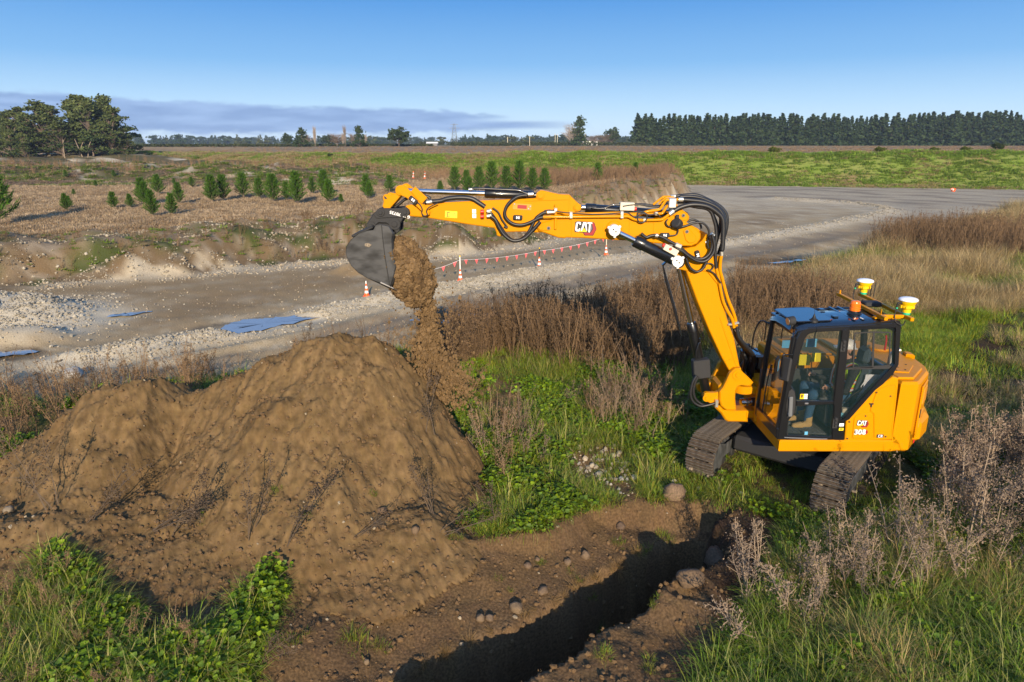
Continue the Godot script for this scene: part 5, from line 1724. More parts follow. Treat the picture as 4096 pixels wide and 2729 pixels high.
func build_hoses() -> void:
	var hp := [
		[[Vector3(-2.280, 4.265, 0.02), Vector3(-2.124, 4.285, 0.02), Vector3(-1.957, 4.283, 0.02), Vector3(-1.804, 4.224, 0.02), Vector3(-1.629, 4.137, 0.02), Vector3(-1.517, 4.026, 0.02), Vector3(-1.487, 3.915, 0.02), Vector3(-1.493, 3.766, 0.02), Vector3(-1.522, 3.644, 0.02), Vector3(-1.558, 3.512, 0.02), Vector3(-1.579, 3.417, 0.02)], 0.024],
		[[Vector3(-2.220, 4.264, 0.08), Vector3(-2.082, 4.269, 0.08), Vector3(-1.915, 4.246, 0.08), Vector3(-1.762, 4.187, 0.08), Vector3(-1.615, 4.087, 0.08), Vector3(-1.541, 3.977, 0.08), Vector3(-1.512, 3.866, 0.08), Vector3(-1.526, 3.699, 0.08), Vector3(-1.546, 3.605, 0.08), Vector3(-1.572, 3.464, 0.08)], 0.024],
		[[Vector3(-2.265, 4.234, 0.16), Vector3(-2.118, 4.225, 0.16), Vector3(-1.933, 4.207, 0.16), Vector3(-1.792, 4.167, 0.16), Vector3(-1.677, 4.103, 0.16), Vector3(-1.604, 4.012, 0.16), Vector3(-1.567, 3.894, 0.16), Vector3(-1.562, 3.709, 0.16), Vector3(-1.570, 3.560, 0.16), Vector3(-1.573, 3.486, 0.16)], 0.03],
		[[Vector3(-2.257, 4.191, 0.1), Vector3(-2.101, 4.196, 0.1), Vector3(-1.915, 4.189, 0.1), Vector3(-1.765, 4.153, 0.1), Vector3(-1.666, 4.071, 0.1), Vector3(-1.610, 3.961, 0.1), Vector3(-1.615, 3.795, 0.1), Vector3(-1.640, 3.655, 0.1), Vector3(-1.658, 3.533, 0.1), Vector3(-1.654, 3.420, 0.1)], 0.026],
		[[Vector3(-2.345, 4.064, 0.22), Vector3(-2.235, 4.127, 0.22), Vector3(-2.091, 4.163, 0.22), Vector3(-1.945, 4.158, 0.22), Vector3(-1.824, 4.127, 0.22), Vector3(-1.708, 4.055, 0.22), Vector3(-1.628, 3.973, 0.22), Vector3(-1.600, 3.855, 0.22), Vector3(-1.592, 3.717, 0.22), Vector3(-1.586, 3.588, 0.22), Vector3(-1.589, 3.513, 0.22)], 0.036],
		[[Vector3(-2.197, 4.170, 0.2), Vector3(-2.029, 4.134, 0.2), Vector3(-1.863, 4.107, 0.2), Vector3(-1.785, 4.053, 0.2), Vector3(-1.740, 3.953, 0.2), Vector3(-1.704, 3.852, 0.2), Vector3(-1.685, 3.714, 0.2), Vector3(-1.687, 3.529, 0.2), Vector3(-1.662, 3.341, 0.2), Vector3(-1.644, 3.238, 0.2)], 0.024],
		[[Vector3(-2.135, 4.167, 0.06), Vector3(-1.938, 4.135, 0.06), Vector3(-1.776, 4.085, 0.06), Vector3(-1.714, 4.003, 0.06), Vector3(-1.651, 3.864, 0.06), Vector3(-1.640, 3.734, 0.06), Vector3(-1.662, 3.603, 0.06), Vector3(-1.660, 3.461, 0.06)], 0.024],
		[[Vector3(-2.239, 3.848, 0.24), Vector3(-2.221, 3.848, 0.24), Vector3(-2.148, 3.866, 0.24), Vector3(-2.041, 3.903, 0.24), Vector3(-1.931, 3.912, 0.24), Vector3(-1.854, 3.866, 0.24), Vector3(-1.807, 3.784, 0.24), Vector3(-1.807, 3.674, 0.24), Vector3(-1.812, 3.590, 0.24), Vector3(-1.787, 3.542, 0.24)], 0.016],
		[[Vector3(-2.089, 3.910, 0.1), Vector3(-2.026, 3.938, 0.1), Vector3(-1.951, 3.919, 0.1), Vector3(-1.900, 3.869, 0.1), Vector3(-1.881, 3.804, 0.1)], 0.016],
		[[Vector3(-2.797, 3.764, 0.3), Vector3(-2.721, 3.709, 0.3), Vector3(-2.667, 3.727, 0.3), Vector3(-2.585, 3.738, 0.3), Vector3(-2.482, 3.707, 0.3), Vector3(-2.368, 3.645, 0.3), Vector3(-2.263, 3.590, 0.3), Vector3(-2.176, 3.525, 0.3), Vector3(-2.097, 3.460, 0.3), Vector3(-1.982, 3.400, 0.3), Vector3(-1.871, 3.405, 0.3), Vector3(-1.793, 3.470, 0.3), Vector3(-1.764, 3.562, 0.3), Vector3(-1.771, 3.654, 0.3), Vector3(-1.805, 3.727, 0.3)], 0.023],
		[[Vector3(-2.277, 3.548, 0.33), Vector3(-2.201, 3.521, 0.33), Vector3(-2.104, 3.447, 0.33), Vector3(-1.969, 3.372, 0.33), Vector3(-1.849, 3.372, 0.33), Vector3(-1.764, 3.456, 0.33), Vector3(-1.735, 3.548, 0.33), Vector3(-1.753, 3.658, 0.33), Vector3(-1.788, 3.754, 0.33)], 0.023],
		[[Vector3(-2.165, 3.501, 0.26), Vector3(-2.122, 3.426, 0.26), Vector3(-2.088, 3.333, 0.26), Vector3(-2.035, 3.248, 0.26), Vector3(-1.948, 3.201, 0.26), Vector3(-1.866, 3.239, 0.26), Vector3(-1.818, 3.333, 0.26), Vector3(-1.791, 3.398, 0.26)], 0.020],
		[[Vector3(-2.407, 3.959, 0.22), Vector3(-2.432, 3.919, 0.22), Vector3(-2.415, 3.873, 0.22), Vector3(-2.373, 3.850, 0.22), Vector3(-2.318, 3.855, 0.22)], 0.010],
		[[Vector3(-2.270, 3.827, 0.22), Vector3(-2.249, 3.800, 0.22), Vector3(-2.256, 3.754, 0.22), Vector3(-2.282, 3.731, 0.22), Vector3(-2.373, 3.720, 0.22)], 0.010],
		[[Vector3(-1.825, 3.254, 0.24), Vector3(-1.815, 3.301, 0.24), Vector3(-1.765, 3.322, 0.24), Vector3(-1.712, 3.301, 0.24), Vector3(-1.704, 3.259, 0.24), Vector3(-1.738, 3.221, 0.24), Vector3(-1.785, 3.226, 0.24), Vector3(-1.688, 3.178, 0.24), Vector3(-1.625, 3.103, 0.24), Vector3(-1.572, 3.026, 0.24)], 0.010],
		[[Vector3(-1.819, 1.589, 0.24), Vector3(-1.873, 1.473, 0.24), Vector3(-1.891, 1.289, 0.24), Vector3(-1.842, 1.163, 0.24), Vector3(-1.734, 1.091, 0.24), Vector3(-1.624, 1.100, 0.24), Vector3(-1.492, 1.138, 0.24)], 0.022],
		[[Vector3(-1.777, 1.552, 0.18), Vector3(-1.817, 1.452, 0.18), Vector3(-1.834, 1.318, 0.18), Vector3(-1.797, 1.191, 0.18), Vector3(-1.703, 1.106, 0.18), Vector3(-1.622, 1.089, 0.18), Vector3(-1.472, 1.106, 0.18)], 0.022],
		[[Vector3(-5.013, 4.077, 0.19), Vector3(-4.959, 4.043, 0.19), Vector3(-4.877, 3.934, 0.19), Vector3(-4.794, 3.810, 0.19), Vector3(-4.711, 3.699, 0.19), Vector3(-4.614, 3.641, 0.19), Vector3(-4.516, 3.665, 0.19), Vector3(-4.420, 3.755, 0.19), Vector3(-4.351, 3.879, 0.19), Vector3(-4.297, 3.975, 0.19), Vector3(-4.201, 4.043, 0.19), Vector3(-4.132, 4.056, 0.19)], 0.024],
		[[Vector3(-4.958, 4.005, 0.22), Vector3(-4.890, 3.951, 0.22), Vector3(-4.835, 3.841, 0.22), Vector3(-4.753, 3.724, 0.22), Vector3(-4.628, 3.648, 0.22), Vector3(-4.475, 3.683, 0.22), Vector3(-4.338, 3.814, 0.22), Vector3(-4.242, 3.923, 0.22)], 0.026],
		[[Vector3(-4.437, 4.297, 0.2), Vector3(-4.574, 4.273, 0.2), Vector3(-4.697, 4.179, 0.2), Vector3(-4.752, 4.071, 0.2), Vector3(-4.738, 3.976, 0.2), Vector3(-4.642, 3.894, 0.2), Vector3(-4.517, 3.873, 0.2), Vector3(-4.393, 3.907, 0.2), Vector3(-4.270, 3.969, 0.2), Vector3(-4.201, 3.987, 0.2)], 0.024],
		[[Vector3(-5.910, 4.188, 0.14), Vector3(-5.786, 4.201, 0.14), Vector3(-5.675, 4.212, 0.14), Vector3(-5.578, 4.242, 0.14), Vector3(-5.399, 4.258, 0.14), Vector3(-5.234, 4.242, 0.14), Vector3(-5.124, 4.181, 0.14), Vector3(-5.042, 4.127, 0.14)], 0.034],
		[[Vector3(-6.354, 4.113, 0.06), Vector3(-6.297, 4.154, 0.06), Vector3(-6.154, 4.249, 0.06), Vector3(-5.931, 4.277, 0.06), Vector3(-5.848, 4.249, 0.06), Vector3(-5.843, 4.209, 0.06)], 0.022],
		[[Vector3(-4.931, 4.117, 0.18), Vector3(-4.849, 4.055, 0.18), Vector3(-4.794, 3.946, 0.18), Vector3(-4.725, 3.850, 0.18), Vector3(-4.725, 3.836, 0.18), Vector3(-4.767, 3.850, 0.18)], 0.012],
		[[Vector3(-6.020, 4.209, 0.24), Vector3(-5.967, 4.169, 0.24), Vector3(-5.935, 4.102, 0.24), Vector3(-5.944, 4.048, 0.24), Vector3(-5.911, 4.007, 0.24), Vector3(-5.863, 4.021, 0.24), Vector3(-5.874, 4.075, 0.24), Vector3(-5.832, 4.129, 0.24), Vector3(-5.707, 4.189, 0.24)], 0.009],
		[[Vector3(-2.912, 3.993, 0.24), Vector3(-2.858, 4.007, 0.24), Vector3(-2.846, 4.048, 0.24), Vector3(-2.806, 4.061, 0.24), Vector3(-2.751, 4.054, 0.24), Vector3(-2.714, 4.007, 0.24), Vector3(-2.724, 3.946, 0.24), Vector3(-2.771, 3.912, 0.24), Vector3(-2.826, 3.925, 0.24), Vector3(-2.849, 3.973, 0.24), Vector3(-2.831, 4.021, 0.24), Vector3(-2.764, 4.041, 0.24), Vector3(-2.680, 4.021, 0.24), Vector3(-2.572, 4.034, 0.24), Vector3(-2.513, 3.980, 0.24)], 0.010],
		[[Vector3(-3.060, 4.121, 0), Vector3(-2.921, 4.146, 0), Vector3(-2.711, 4.149, 0), Vector3(-2.500, 4.124, 0), Vector3(-2.392, 4.190, 0), Vector3(-2.283, 4.231, 0)], 0.016],
		[[Vector3(-4.190, 4.081, 0.23), Vector3(-4.108, 4.090, 0.23), Vector3(-4.011, 4.074, 0.23), Vector3(-3.874, 4.053, 0.23), Vector3(-3.503, 4.030, 0.23), Vector3(-3.229, 4.040, 0.23), Vector3(-3.010, 4.053, 0.23), Vector3(-2.925, 4.006, 0.23), Vector3(-2.868, 3.965, 0.23)], 0.008],
	]
	for h in hp:
		hose("hose", h[0], h[1], M.rubber)
	var pipes := [
		[[Vector3(-4.154, 4.057, 0.2), Vector3(-4.051, 4.064, 0.2), Vector3(-3.940, 4.057, 0.2), Vector3(-3.857, 4.033, 0.2), Vector3(-3.499, 4.034, 0.2), Vector3(-3.087, 4.044, 0.2), Vector3(-2.948, 4.023, 0.2), Vector3(-2.838, 4.017, 0.2), Vector3(-2.730, 4.057, 0.2), Vector3(-2.676, 4.071, 0.2), Vector3(-2.553, 4.091, 0.2), Vector3(-2.513, 4.118, 0.2), Vector3(-2.451, 4.220, 0.2), Vector3(-2.411, 4.233, 0.2), Vector3(-2.274, 4.236, 0.2)], 0.021],
		[[Vector3(-4.202, 3.989, 0.22), Vector3(-4.050, 3.991, 0.22), Vector3(-3.817, 3.991, 0.22), Vector3(-3.088, 3.998, 0.22), Vector3(-2.985, 3.998, 0.22), Vector3(-2.907, 3.964, 0.22), Vector3(-2.838, 3.948, 0.22), Vector3(-2.755, 3.944, 0.22), Vector3(-2.521, 3.951, 0.22), Vector3(-2.467, 3.971, 0.22), Vector3(-2.402, 4.019, 0.22), Vector3(-2.356, 4.059, 0.22)], 0.021],
		[[Vector3(-3.080, 4.024, 0.16), Vector3(-2.666, 4.030, 0.16), Vector3(-2.500, 4.033, 0.16), Vector3(-2.461, 4.067, 0.16), Vector3(-2.423, 4.128, 0.16), Vector3(-2.383, 4.149, 0.16), Vector3(-2.273, 4.149, 0.16)], 0.021],
		[[Vector3(-2.589, 4.148, 0.02), Vector3(-2.536, 4.192, 0.02), Vector3(-2.456, 4.253, 0.02), Vector3(-2.415, 4.260, 0.02), Vector3(-2.289, 4.260, 0.02)], 0.018],
		[[Vector3(-2.514, 4.154, 0.06), Vector3(-2.475, 4.195, 0.06), Vector3(-2.422, 4.247, 0.06), Vector3(-2.381, 4.252, 0.06), Vector3(-2.298, 4.255, 0.06)], 0.018],
		[[Vector3(-1.566, 3.428, 0.14), Vector3(-1.574, 3.337, 0.14), Vector3(-1.568, 3.206, 0.14), Vector3(-1.525, 3.075, 0.14), Vector3(-1.480, 2.942, 0.14), Vector3(-1.411, 2.755, 0.14), Vector3(-1.331, 2.593, 0.14), Vector3(-1.280, 2.470, 0.14), Vector3(-1.251, 2.347, 0.14)], 0.026],
		[[Vector3(-1.645, 3.243, 0.2), Vector3(-1.596, 3.086, 0.2), Vector3(-1.549, 2.901, 0.2), Vector3(-1.499, 2.741, 0.2), Vector3(-1.430, 2.607, 0.2), Vector3(-1.344, 2.472, 0.2), Vector3(-1.300, 2.335, 0.2)], 0.024],
		[[Vector3(-1.593, 3.405, 0.08), Vector3(-1.588, 3.222, 0.08), Vector3(-1.534, 3.010, 0.08)], 0.020],
	]
	for h in pipes:
		hose("hydraulic_pipe", h[0], h[1], M.yellow)
	# the wrapped bundle that goes down to the house
	for k in 4:
		var z := 0.05 + k * 0.05
		hose("hose", [Vector3(-1.256, 2.347, 0.14) + Vector3(0, 0, z - 0.14), Vector3(-1.225, 2.209, 0.14) + Vector3(0, 0, z - 0.14), Vector3(-1.150, 2.070, 0.14) + Vector3(k * 0.01, 0, z - 0.16), Vector3(-1.002, 1.918, 0.1) + Vector3(k * 0.012, 0, z - 0.2), Vector3(-0.892, 1.765, 0.02) + Vector3(k * 0.012, 0, z - 0.25), Vector3(-0.889, 1.554, -0.05) + Vector3(k * 0.02, 0, z - 0.3), Vector3(-0.880, 1.373, -0.15) + Vector3(k * 0.03, -0.05, z - 0.3)], 0.03, M.rubber)
	for p in [Vector3(-4.024, 4.092, 0.21), Vector3(-3.803, 4.037, 0.21), Vector3(-3.802, 3.993, 0.21), Vector3(-3.072, 4.049, 0.21), Vector3(-3.070, 3.993, 0.21), Vector3(-2.579, 4.038, 0.21), Vector3(-2.742, 3.949, 0.21)]:
		block("pipe_clamp", p, Vector3(0.05, 0.05, 0.06), M.zinc, 0.008)
	for p in [Vector3(-1.365, 2.385, 0.18), Vector3(-1.305, 2.396, 0.18), Vector3(-1.263, 2.407, 0.18), Vector3(-1.245, 2.289, 0.18)]:
		block("pipe_clamp", p, Vector3(0.07, 0.03, 0.06), M.zinc, 0.008)
	block("pipe_clamp", Vector3(-4.021, 3.988, 0.19), Vector3(0.035, 0.36, 0.03), M.yellow, 0.006)
	block("manifold", Vector3(-2.353, 4.186, 0.12), Vector3(0.11, 0.14, 0.22), M.zinc, 0.01)
	block("hose_clamp", Vector3(-2.259, 3.596, 0.34), Vector3(0.10, 0.06, 0.05), M.zinc, 0.01, Basis(Vector3(0, 0, 1), -0.4))
	block("hose_clamp", Vector3(-1.486, 1.141, 0.26), Vector3(0.05, 0.12, 0.06), M.zinc, 0.008)
	for p in [[Vector3(-2.265, 4.232, 0.16), Vector3(-2.191, 4.228, 0.16), 0.034], [Vector3(-2.393, 4.032, 0.22), Vector3(-2.327, 4.074, 0.22), 0.038], [Vector3(-1.562, 3.558, 0.14), Vector3(-1.561, 3.520, 0.14), 0.034], [Vector3(-1.567, 3.483, 0.14), Vector3(-1.564, 3.417, 0.14), 0.03], [Vector3(-2.345, 4.262, 0.02), Vector3(-2.271, 4.264, 0.02), 0.028], [Vector3(-5.013, 4.068, 0.2), Vector3(-4.944, 4.078, 0.2), 0.028], [Vector3(-5.014, 4.000, 0.2), Vector3(-4.945, 4.006, 0.2), 0.028], [Vector3(-4.147, 4.057, 0.2), Vector3(-4.023, 4.060, 0.2), 0.026], [Vector3(-4.201, 3.987, 0.2), Vector3(-4.091, 3.989, 0.2), 0.026], [Vector3(-5.880, 4.192, 0.16), Vector3(-5.797, 4.200, 0.16), 0.03], [Vector3(-4.420, 4.298, 0.07), Vector3(-4.337, 4.302, 0.07), 0.03], [Vector3(-2.594, 3.737, 0.3), Vector3(-2.552, 3.730, 0.3), 0.03], [Vector3(-1.761, 3.751, 0.2), Vector3(-1.720, 3.714, 0.2), 0.03], [Vector3(-1.786, 3.724, 0.2), Vector3(-1.751, 3.687, 0.2), 0.03]]:
		var st := start()
		rod(st, p[0], p[1], p[2], 12)
		obj("hose_fitting", st, M.zinc, ex)
	for p in [Vector3(-5.103, 4.064, 0.2), Vector3(-5.103, 3.996, 0.2)]:
		bar("port_cap", p, p + Vector3(0.05, 0, 0), 0.028, M.red, 12)
	# lamp on the boom
	var q := Vector3.ZERO
	for p in [Vector3(-2.293, 3.893, 0.24)]:
		q = p
	var st2 := start()
	rod(st2, q + Vector3(-0.02, 0.03, 0.05), q + Vector3(0.05, -0.02, -0.02), 0.075, 16, 0.015)
	rbox(st2, q + Vector3(0.02, 0.09, -0.02), Vector3(0.05, 0.08, 0.03), 0.01)
	obj("boom_lamp", st2, M.black_matt, ex)
	# sensor boxes with a white mark
	for s in [[Vector3(-2.436, 3.728, 0.2), 0.0], [Vector3(-1.939, 3.440, 0.2), -1.3], [Vector3(-6.053, 4.234, 0.26), -0.72], [Vector3(-4.566, 3.978, 0.16), -0.04]]:
		var bs := Basis(Vector3(0, 0, 1), s[1])
		var sb := block("sensor_box", s[0] + Vector3(0, 0, 0.01), Vector3(0.135, 0.065, 0.05), M.black_matt, 0.012, bs)
		for k in [-1, 1]:
			block("letter_mark", s[0] + bs * Vector3(0.016 * k, 0, 0) + Vector3(0, 0, 0.036), Vector3(0.016, 0.04, 0.004), M.white, 0.001, bs, sb)
		block("letter_mark", s[0] + Vector3(0, 0, 0.036), Vector3(0.02, 0.012, 0.004), M.white, 0.001, bs, sb)


func words(text: String, size: float, m: Material, at: Vector3, parent: Node, called := "lettering", font_name := "Droid Sans", heavy := 0.0) -> MeshInstance3D:
	var tm := TextMesh.new()
	var f := SystemFont.new()
	f.font_names = PackedStringArray([font_name])
	f.font_weight = 800
	tm.font = f
	tm.text = text
	tm.font_size = 64
	tm.pixel_size = size / 64.0
	tm.depth = 0.004
	tm.curve_step = 2.0
	var o := put(called, tm, m, parent)
	o.position = at
	return o


func badge(called: String, at: Vector3, k: float) -> void:
	# maker's badge: three white letters, a yellow triangle, a red six-sided shape behind; drawn 229 units wide
	var root := Node3D.new()
	var f := func(pts: Array) -> Array:
		var out := []
		for p in pts:
			out.append(Vector2((p[0] - 632.0) * k, (612.0 - p[1]) * k) + Vector2(at.x, at.y))
		return out
	root.free()
	var z := at.z
	var b := plate(called, f.call([[516, 640], [522, 546], [540, 535], [702, 543], [724, 550], [749, 618], [717, 686], [624, 685], [606, 655], [525, 649]]), z, z + 0.004, M.ink, 0.001)
	plate("red_hexagon", f.call([[698, 551], [720, 555], [743, 618], [713, 680], [628, 679], [612, 655], [688, 655], [712, 615]]), z + 0.004, z + 0.006, M.dark_red, 0.001, b)
	plate("grey_hexagon", f.call([[697, 560], [704, 613], [684, 648], [676, 648], [682, 575], [697, 575]]), z + 0.004, z + 0.0055, M.plastic_grey, 0.0005, b)
	plate("letter", f.call([[525, 612], [530, 558], [543, 542], [574, 542], [583, 553], [582, 572], [568, 572], [567, 558], [549, 558], [543, 622], [561, 624], [563, 610], [577, 610], [575, 628], [566, 641], [536, 641], [526, 630]]), z + 0.004, z + 0.009, M.white, 0.001, b)
	plate("letter", f.call([[586, 622], [606, 545], [640, 546], [651, 640], [637, 625], [630, 590], [622, 562], [616, 590], [604, 612], [596, 634], [584, 640]]), z + 0.004, z + 0.009, M.white, 0.001, b)
	plate("triangle", f.call([[553, 645], [611, 602], [650, 648]]), z + 0.004, z + 0.0085, M.antenna_yellow, 0.001, b)
	plate("letter", f.call([[650, 546], [702, 548], [702, 564], [684, 564], [679, 652], [664, 651], [668, 563], [650, 562]]), z + 0.004, z + 0.0095, M.white, 0.001, b)


func build_marks() -> void:
	for p in [Vector3(-3.584, 3.819, 0.172)]:
		badge("maker_badge", p, 0.001375)
	for p in [Vector3(0.329, 1.181, 1.158)]:
		badge("maker_badge", p, 0.00074)
		words("308", 0.105, M.white, p + Vector3(-0.02, -0.127, 0.003), ex, "model_number")
		plate("number_backing", [Vector2(p.x - 0.1, p.y - 0.165), Vector2(p.x - 0.1, p.y - 0.095), Vector2(p.x + 0.055, p.y - 0.092), Vector2(p.x + 0.085, p.y - 0.127), Vector2(p.x + 0.055, p.y - 0.165)], 1.157, 1.159, M.ink, 0.0005)  # black backing plate behind the white digits
		plate("number_hexagon", [Vector2(p.x + 0.05, p.y - 0.095), Vector2(p.x + 0.075, p.y - 0.095), Vector2(p.x + 0.095, p.y - 0.128), Vector2(p.x + 0.075, p.y - 0.162), Vector2(p.x + 0.05, p.y - 0.162), Vector2(p.x + 0.062, p.y - 0.128)], 1.158, 1.161, M.dark_red, 0.0005)
	for p in [Vector3(0.606, 0.991, 1.155)]:
		block("series_plate", p, Vector3(0.10, 0.05, 0.006), M.ink, 0.002)
		words("CR", 0.055, M.white, p + Vector3(0, 0, 0.005), ex, "series_letters")
	# stickers on the stick, the door and the pillar
	var w := block("warning_label", Vector3(-5.532, 4.017, 0.132), Vector3(0.175, 0.095, 0.004), M.label_yellow, 0.001, Basis(Vector3(0, 0, 1), -0.06))
	for s in [[-0.045, 0.0], [0.04, 0.0]]:
		pass
	var c := Vector3.ZERO
	for p in [Vector3(-5.532, 4.017, 0.135)]:
		c = p
	var st := start()
	prism(st, [Vector2(c.x + 0.015, c.y - 0.035), Vector2(c.x + 0.045, c.y + 0.025), Vector2(c.x + 0.075, c.y - 0.038), Vector2(c.x + 0.066, c.y - 0.034), Vector2(c.x + 0.045, c.y + 0.012), Vector2(c.x + 0.024, c.y - 0.031)], c.z - 0.001, c.z + 0.001, 0.0)
	rbox(st, c + Vector3(-0.04, 0.025, 0), Vector3(0.05, 0.012, 0.002), 0.0005)
	rbox(st, c + Vector3(-0.05, -0.005, 0), Vector3(0.012, 0.04, 0.002), 0.0005)
	rbox(st, c + Vector3(-0.045, -0.032, 0), Vector3(0.06, 0.008, 0.002), 0.0005)
	obj("pictogram", st, M.ink, w)
	for p in [Vector3(-5.198, 4.062, 0.132), Vector3(-5.197, 3.996, 0.132)]:
		var l := block("lifting_label", p, Vector3(0.055, 0.058, 0.004), M.white, 0.001)
		block("pictogram", p + Vector3(0, 0.0, 0.003), Vector3(0.028, 0.006, 0.002), M.ink, 0.0005, Basis(), l)
		block("pictogram", p + Vector3(0, 0.012, 0.003), Vector3(0.006, 0.03, 0.002), M.ink, 0.0005, Basis(), l)
	block("sensor_plate", Vector3(-4.504, 4.126, 0.132), Vector3(0.27, 0.085, 0.004), M.yellow_worn, 0.001, Basis(Vector3(0, 0, 1), -0.06))
	block("red_reflector", Vector3(-4.504, 4.126, 0.137), Vector3(0.135, 0.05, 0.008), M.dark_red, 0.003, Basis(Vector3(0, 0, 1), -0.06))
	for p in [Vector3(-4.386, 4.133, 0.137), Vector3(-4.412, 4.099, 0.137), Vector3(-4.614, 4.167, 0.137)]:
		bar("sensor_bolt", p, p + Vector3(0, 0, 0.012), 0.012, M.steel, 8)
	for p in [Vector3(-0.539, 1.581, 1.122)]:
		var a := block("door_sticker", p + Vector3(-0.025, 0, 0), Vector3(0.055, 0.075, 0.002), M.antenna_yellow, 0.0005)
		block("sticker_text_field", p + Vector3(0.028, 0, 0), Vector3(0.05, 0.075, 0.002), M.white, 0.0005, Basis(), a)
		block("pictogram", p + Vector3(-0.028, 0.005, 0.002), Vector3(0.022, 0.045, 0.002), M.ink, 0.0005, Basis(), a)
		for k in 3:
			words(["MAINTAIN", "3 POINT", "CONTACT"][k], 0.011, M.ink, p + Vector3(0.028, 0.02 - k * 0.018, 0.002), a)
	block("pillar_label", Vector3(0.038, 1.159, 1.145), Vector3(0.065, 0.045, 0.003), M.white, 0.0005)
	var yl := block("pillar_label", Vector3(0.042, 1.092, 1.145), Vector3(0.065, 0.04, 0.003), M.label_yellow, 0.0005)
	block("pictogram", Vector3(0.040, 1.096, 1.148), Vector3(0.04, 0.016, 0.002), M.ink, 0.0005, Basis(), yl)
	block("floor_label", Vector3(-0.437, 1.019, 1.118), Vector3(0.045, 0.05, 0.002), M.label_blue, 0.0005)
	# chalked numbers on the coupler
	var nb := words("G.U. 70735", 0.06, M.white, Vector3(-6.263, 4.022, 0.207), ex, "painted_number")
	nb.rotation.z = PI - 0.25


# ---------- the driver ----------

class Blob:
	# a smooth body from tapered bones, meshed as surface nets
	var bones := []
	var smooth := 0.03

	func add(a: Vector3, b: Vector3, ra: float, rb: float) -> void:
		bones.append([a, b, ra, rb])

	func field(p: Vector3, near: Array) -> float:
		var d := 1e3
		for i in near:
			var q: Array = bones[i]
			var ab: Vector3 = q[1] - q[0]
			var t := clampf((p - q[0]).dot(ab) / maxf(ab.length_squared(), 1e-8), 0, 1)
			var e := p.distance_to(q[0] + ab * t) - lerpf(q[2], q[3], t)
			var h := clampf(0.5 + 0.5 * (d - e) / smooth, 0, 1)
			d = lerpf(d, e, h) - smooth * h * (1.0 - h) if d < 100.0 else e
		return d

	func mesh(cell: float) -> ArrayMesh:
		var cells := {}
		for i in bones.size():
			var q: Array = bones[i]
			var r: float = maxf(q[2], q[3]) + smooth + cell * 2.0
			var lo: Vector3 = Vector3(minf(q[0].x, q[1].x), minf(q[0].y, q[1].y), minf(q[0].z, q[1].z)) - Vector3.ONE * r
			var hi: Vector3 = Vector3(maxf(q[0].x, q[1].x), maxf(q[0].y, q[1].y), maxf(q[0].z, q[1].z)) + Vector3.ONE * r
			var a := Vector3i((lo / cell).floor())
			var b := Vector3i((hi / cell).ceil())
			for x in range(a.x, b.x):
				for y in range(a.y, b.y):
					for z in range(a.z, b.z):
						var p := Vector3(x, y, z) * cell
						var ab: Vector3 = q[1] - q[0]
						var t := clampf((p - q[0]).dot(ab) / maxf(ab.length_squared(), 1e-8), 0, 1)
						var e := absf(p.distance_to(q[0] + ab * t) - lerpf(q[2], q[3], t))
						if e < smooth + cell * 2.0:
							var k := Vector3i(x, y, z)
							if not cells.has(k):
								cells[k] = []
							cells[k].append(i)
		var val := {}
		for k in cells:
			val[k] = field(Vector3(k) * cell, cells[k])
		var verts := {}
		var pos := PackedVector3Array()
		for k in cells:
			var sum := Vector3.ZERO
			var n := 0
			var ok := true
			var v := []
			for c in 8:
				var kk: Vector3i = k + Vector3i(c & 1, (c >> 1) & 1, (c >> 2) & 1)
				if not val.has(kk):
					ok = false
					break
				v.append(val[kk])
			if not ok:
				continue
			for e in [[0, 1], [2, 3], [4, 5], [6, 7], [0, 2], [1, 3], [4, 6], [5, 7], [0, 4], [1, 5], [2, 6], [3, 7]]:
				var a: float = v[e[0]]
				var b: float = v[e[1]]
				if (a < 0) != (b < 0):
					var t := a / (a - b)
					var pa := Vector3(e[0] & 1, (e[0] >> 1) & 1, (e[0] >> 2) & 1)
					var pb := Vector3(e[1] & 1, (e[1] >> 1) & 1, (e[1] >> 2) & 1)
					sum += pa.lerp(pb, t)
					n += 1
			if n:
				verts[k] = pos.size()
				pos.append((Vector3(k) + sum / n) * cell)
		var idx := PackedInt32Array()
		for k in verts:
			for ax in 3:
				var step := Vector3i.ZERO
				step[ax] = 1
				if not val.has(k + step) or (val[k] < 0) == (val[k + step] < 0):
					continue
				var u := Vector3i.ZERO
				var w := Vector3i.ZERO
				u[(ax + 1) % 3] = 1
				w[(ax + 2) % 3] = 1
				if not (verts.has(k - u) and verts.has(k - w) and verts.has(k - u - w)):
					continue
				var a: int = verts[k]
				var b: int = verts[k - u]
				var c: int = verts[k - u - w]
				var d: int = verts[k - w]
				if val[k] < 0:
					idx.append_array([a, c, b, a, d, c])
				else:
					idx.append_array([a, b, c, a, c, d])
		var nor := PackedVector3Array()
		nor.resize(pos.size())
		for i in range(0, idx.size(), 3):
			var n := (pos[idx[i + 2]] - pos[idx[i]]).cross(pos[idx[i + 1]] - pos[idx[i]])
			for j in 3:
				nor[idx[i + j]] += n
		for i in nor.size():
			nor[i] = nor[i].normalized()
		var arr := []
		arr.resize(Mesh.ARRAY_MAX)
		arr[Mesh.ARRAY_VERTEX] = pos
		arr[Mesh.ARRAY_NORMAL] = nor
		arr[Mesh.ARRAY_INDEX] = idx
		var m := ArrayMesh.new()
		m.add_surface_from_arrays(Mesh.PRIMITIVE_TRIANGLES, arr)
		return m


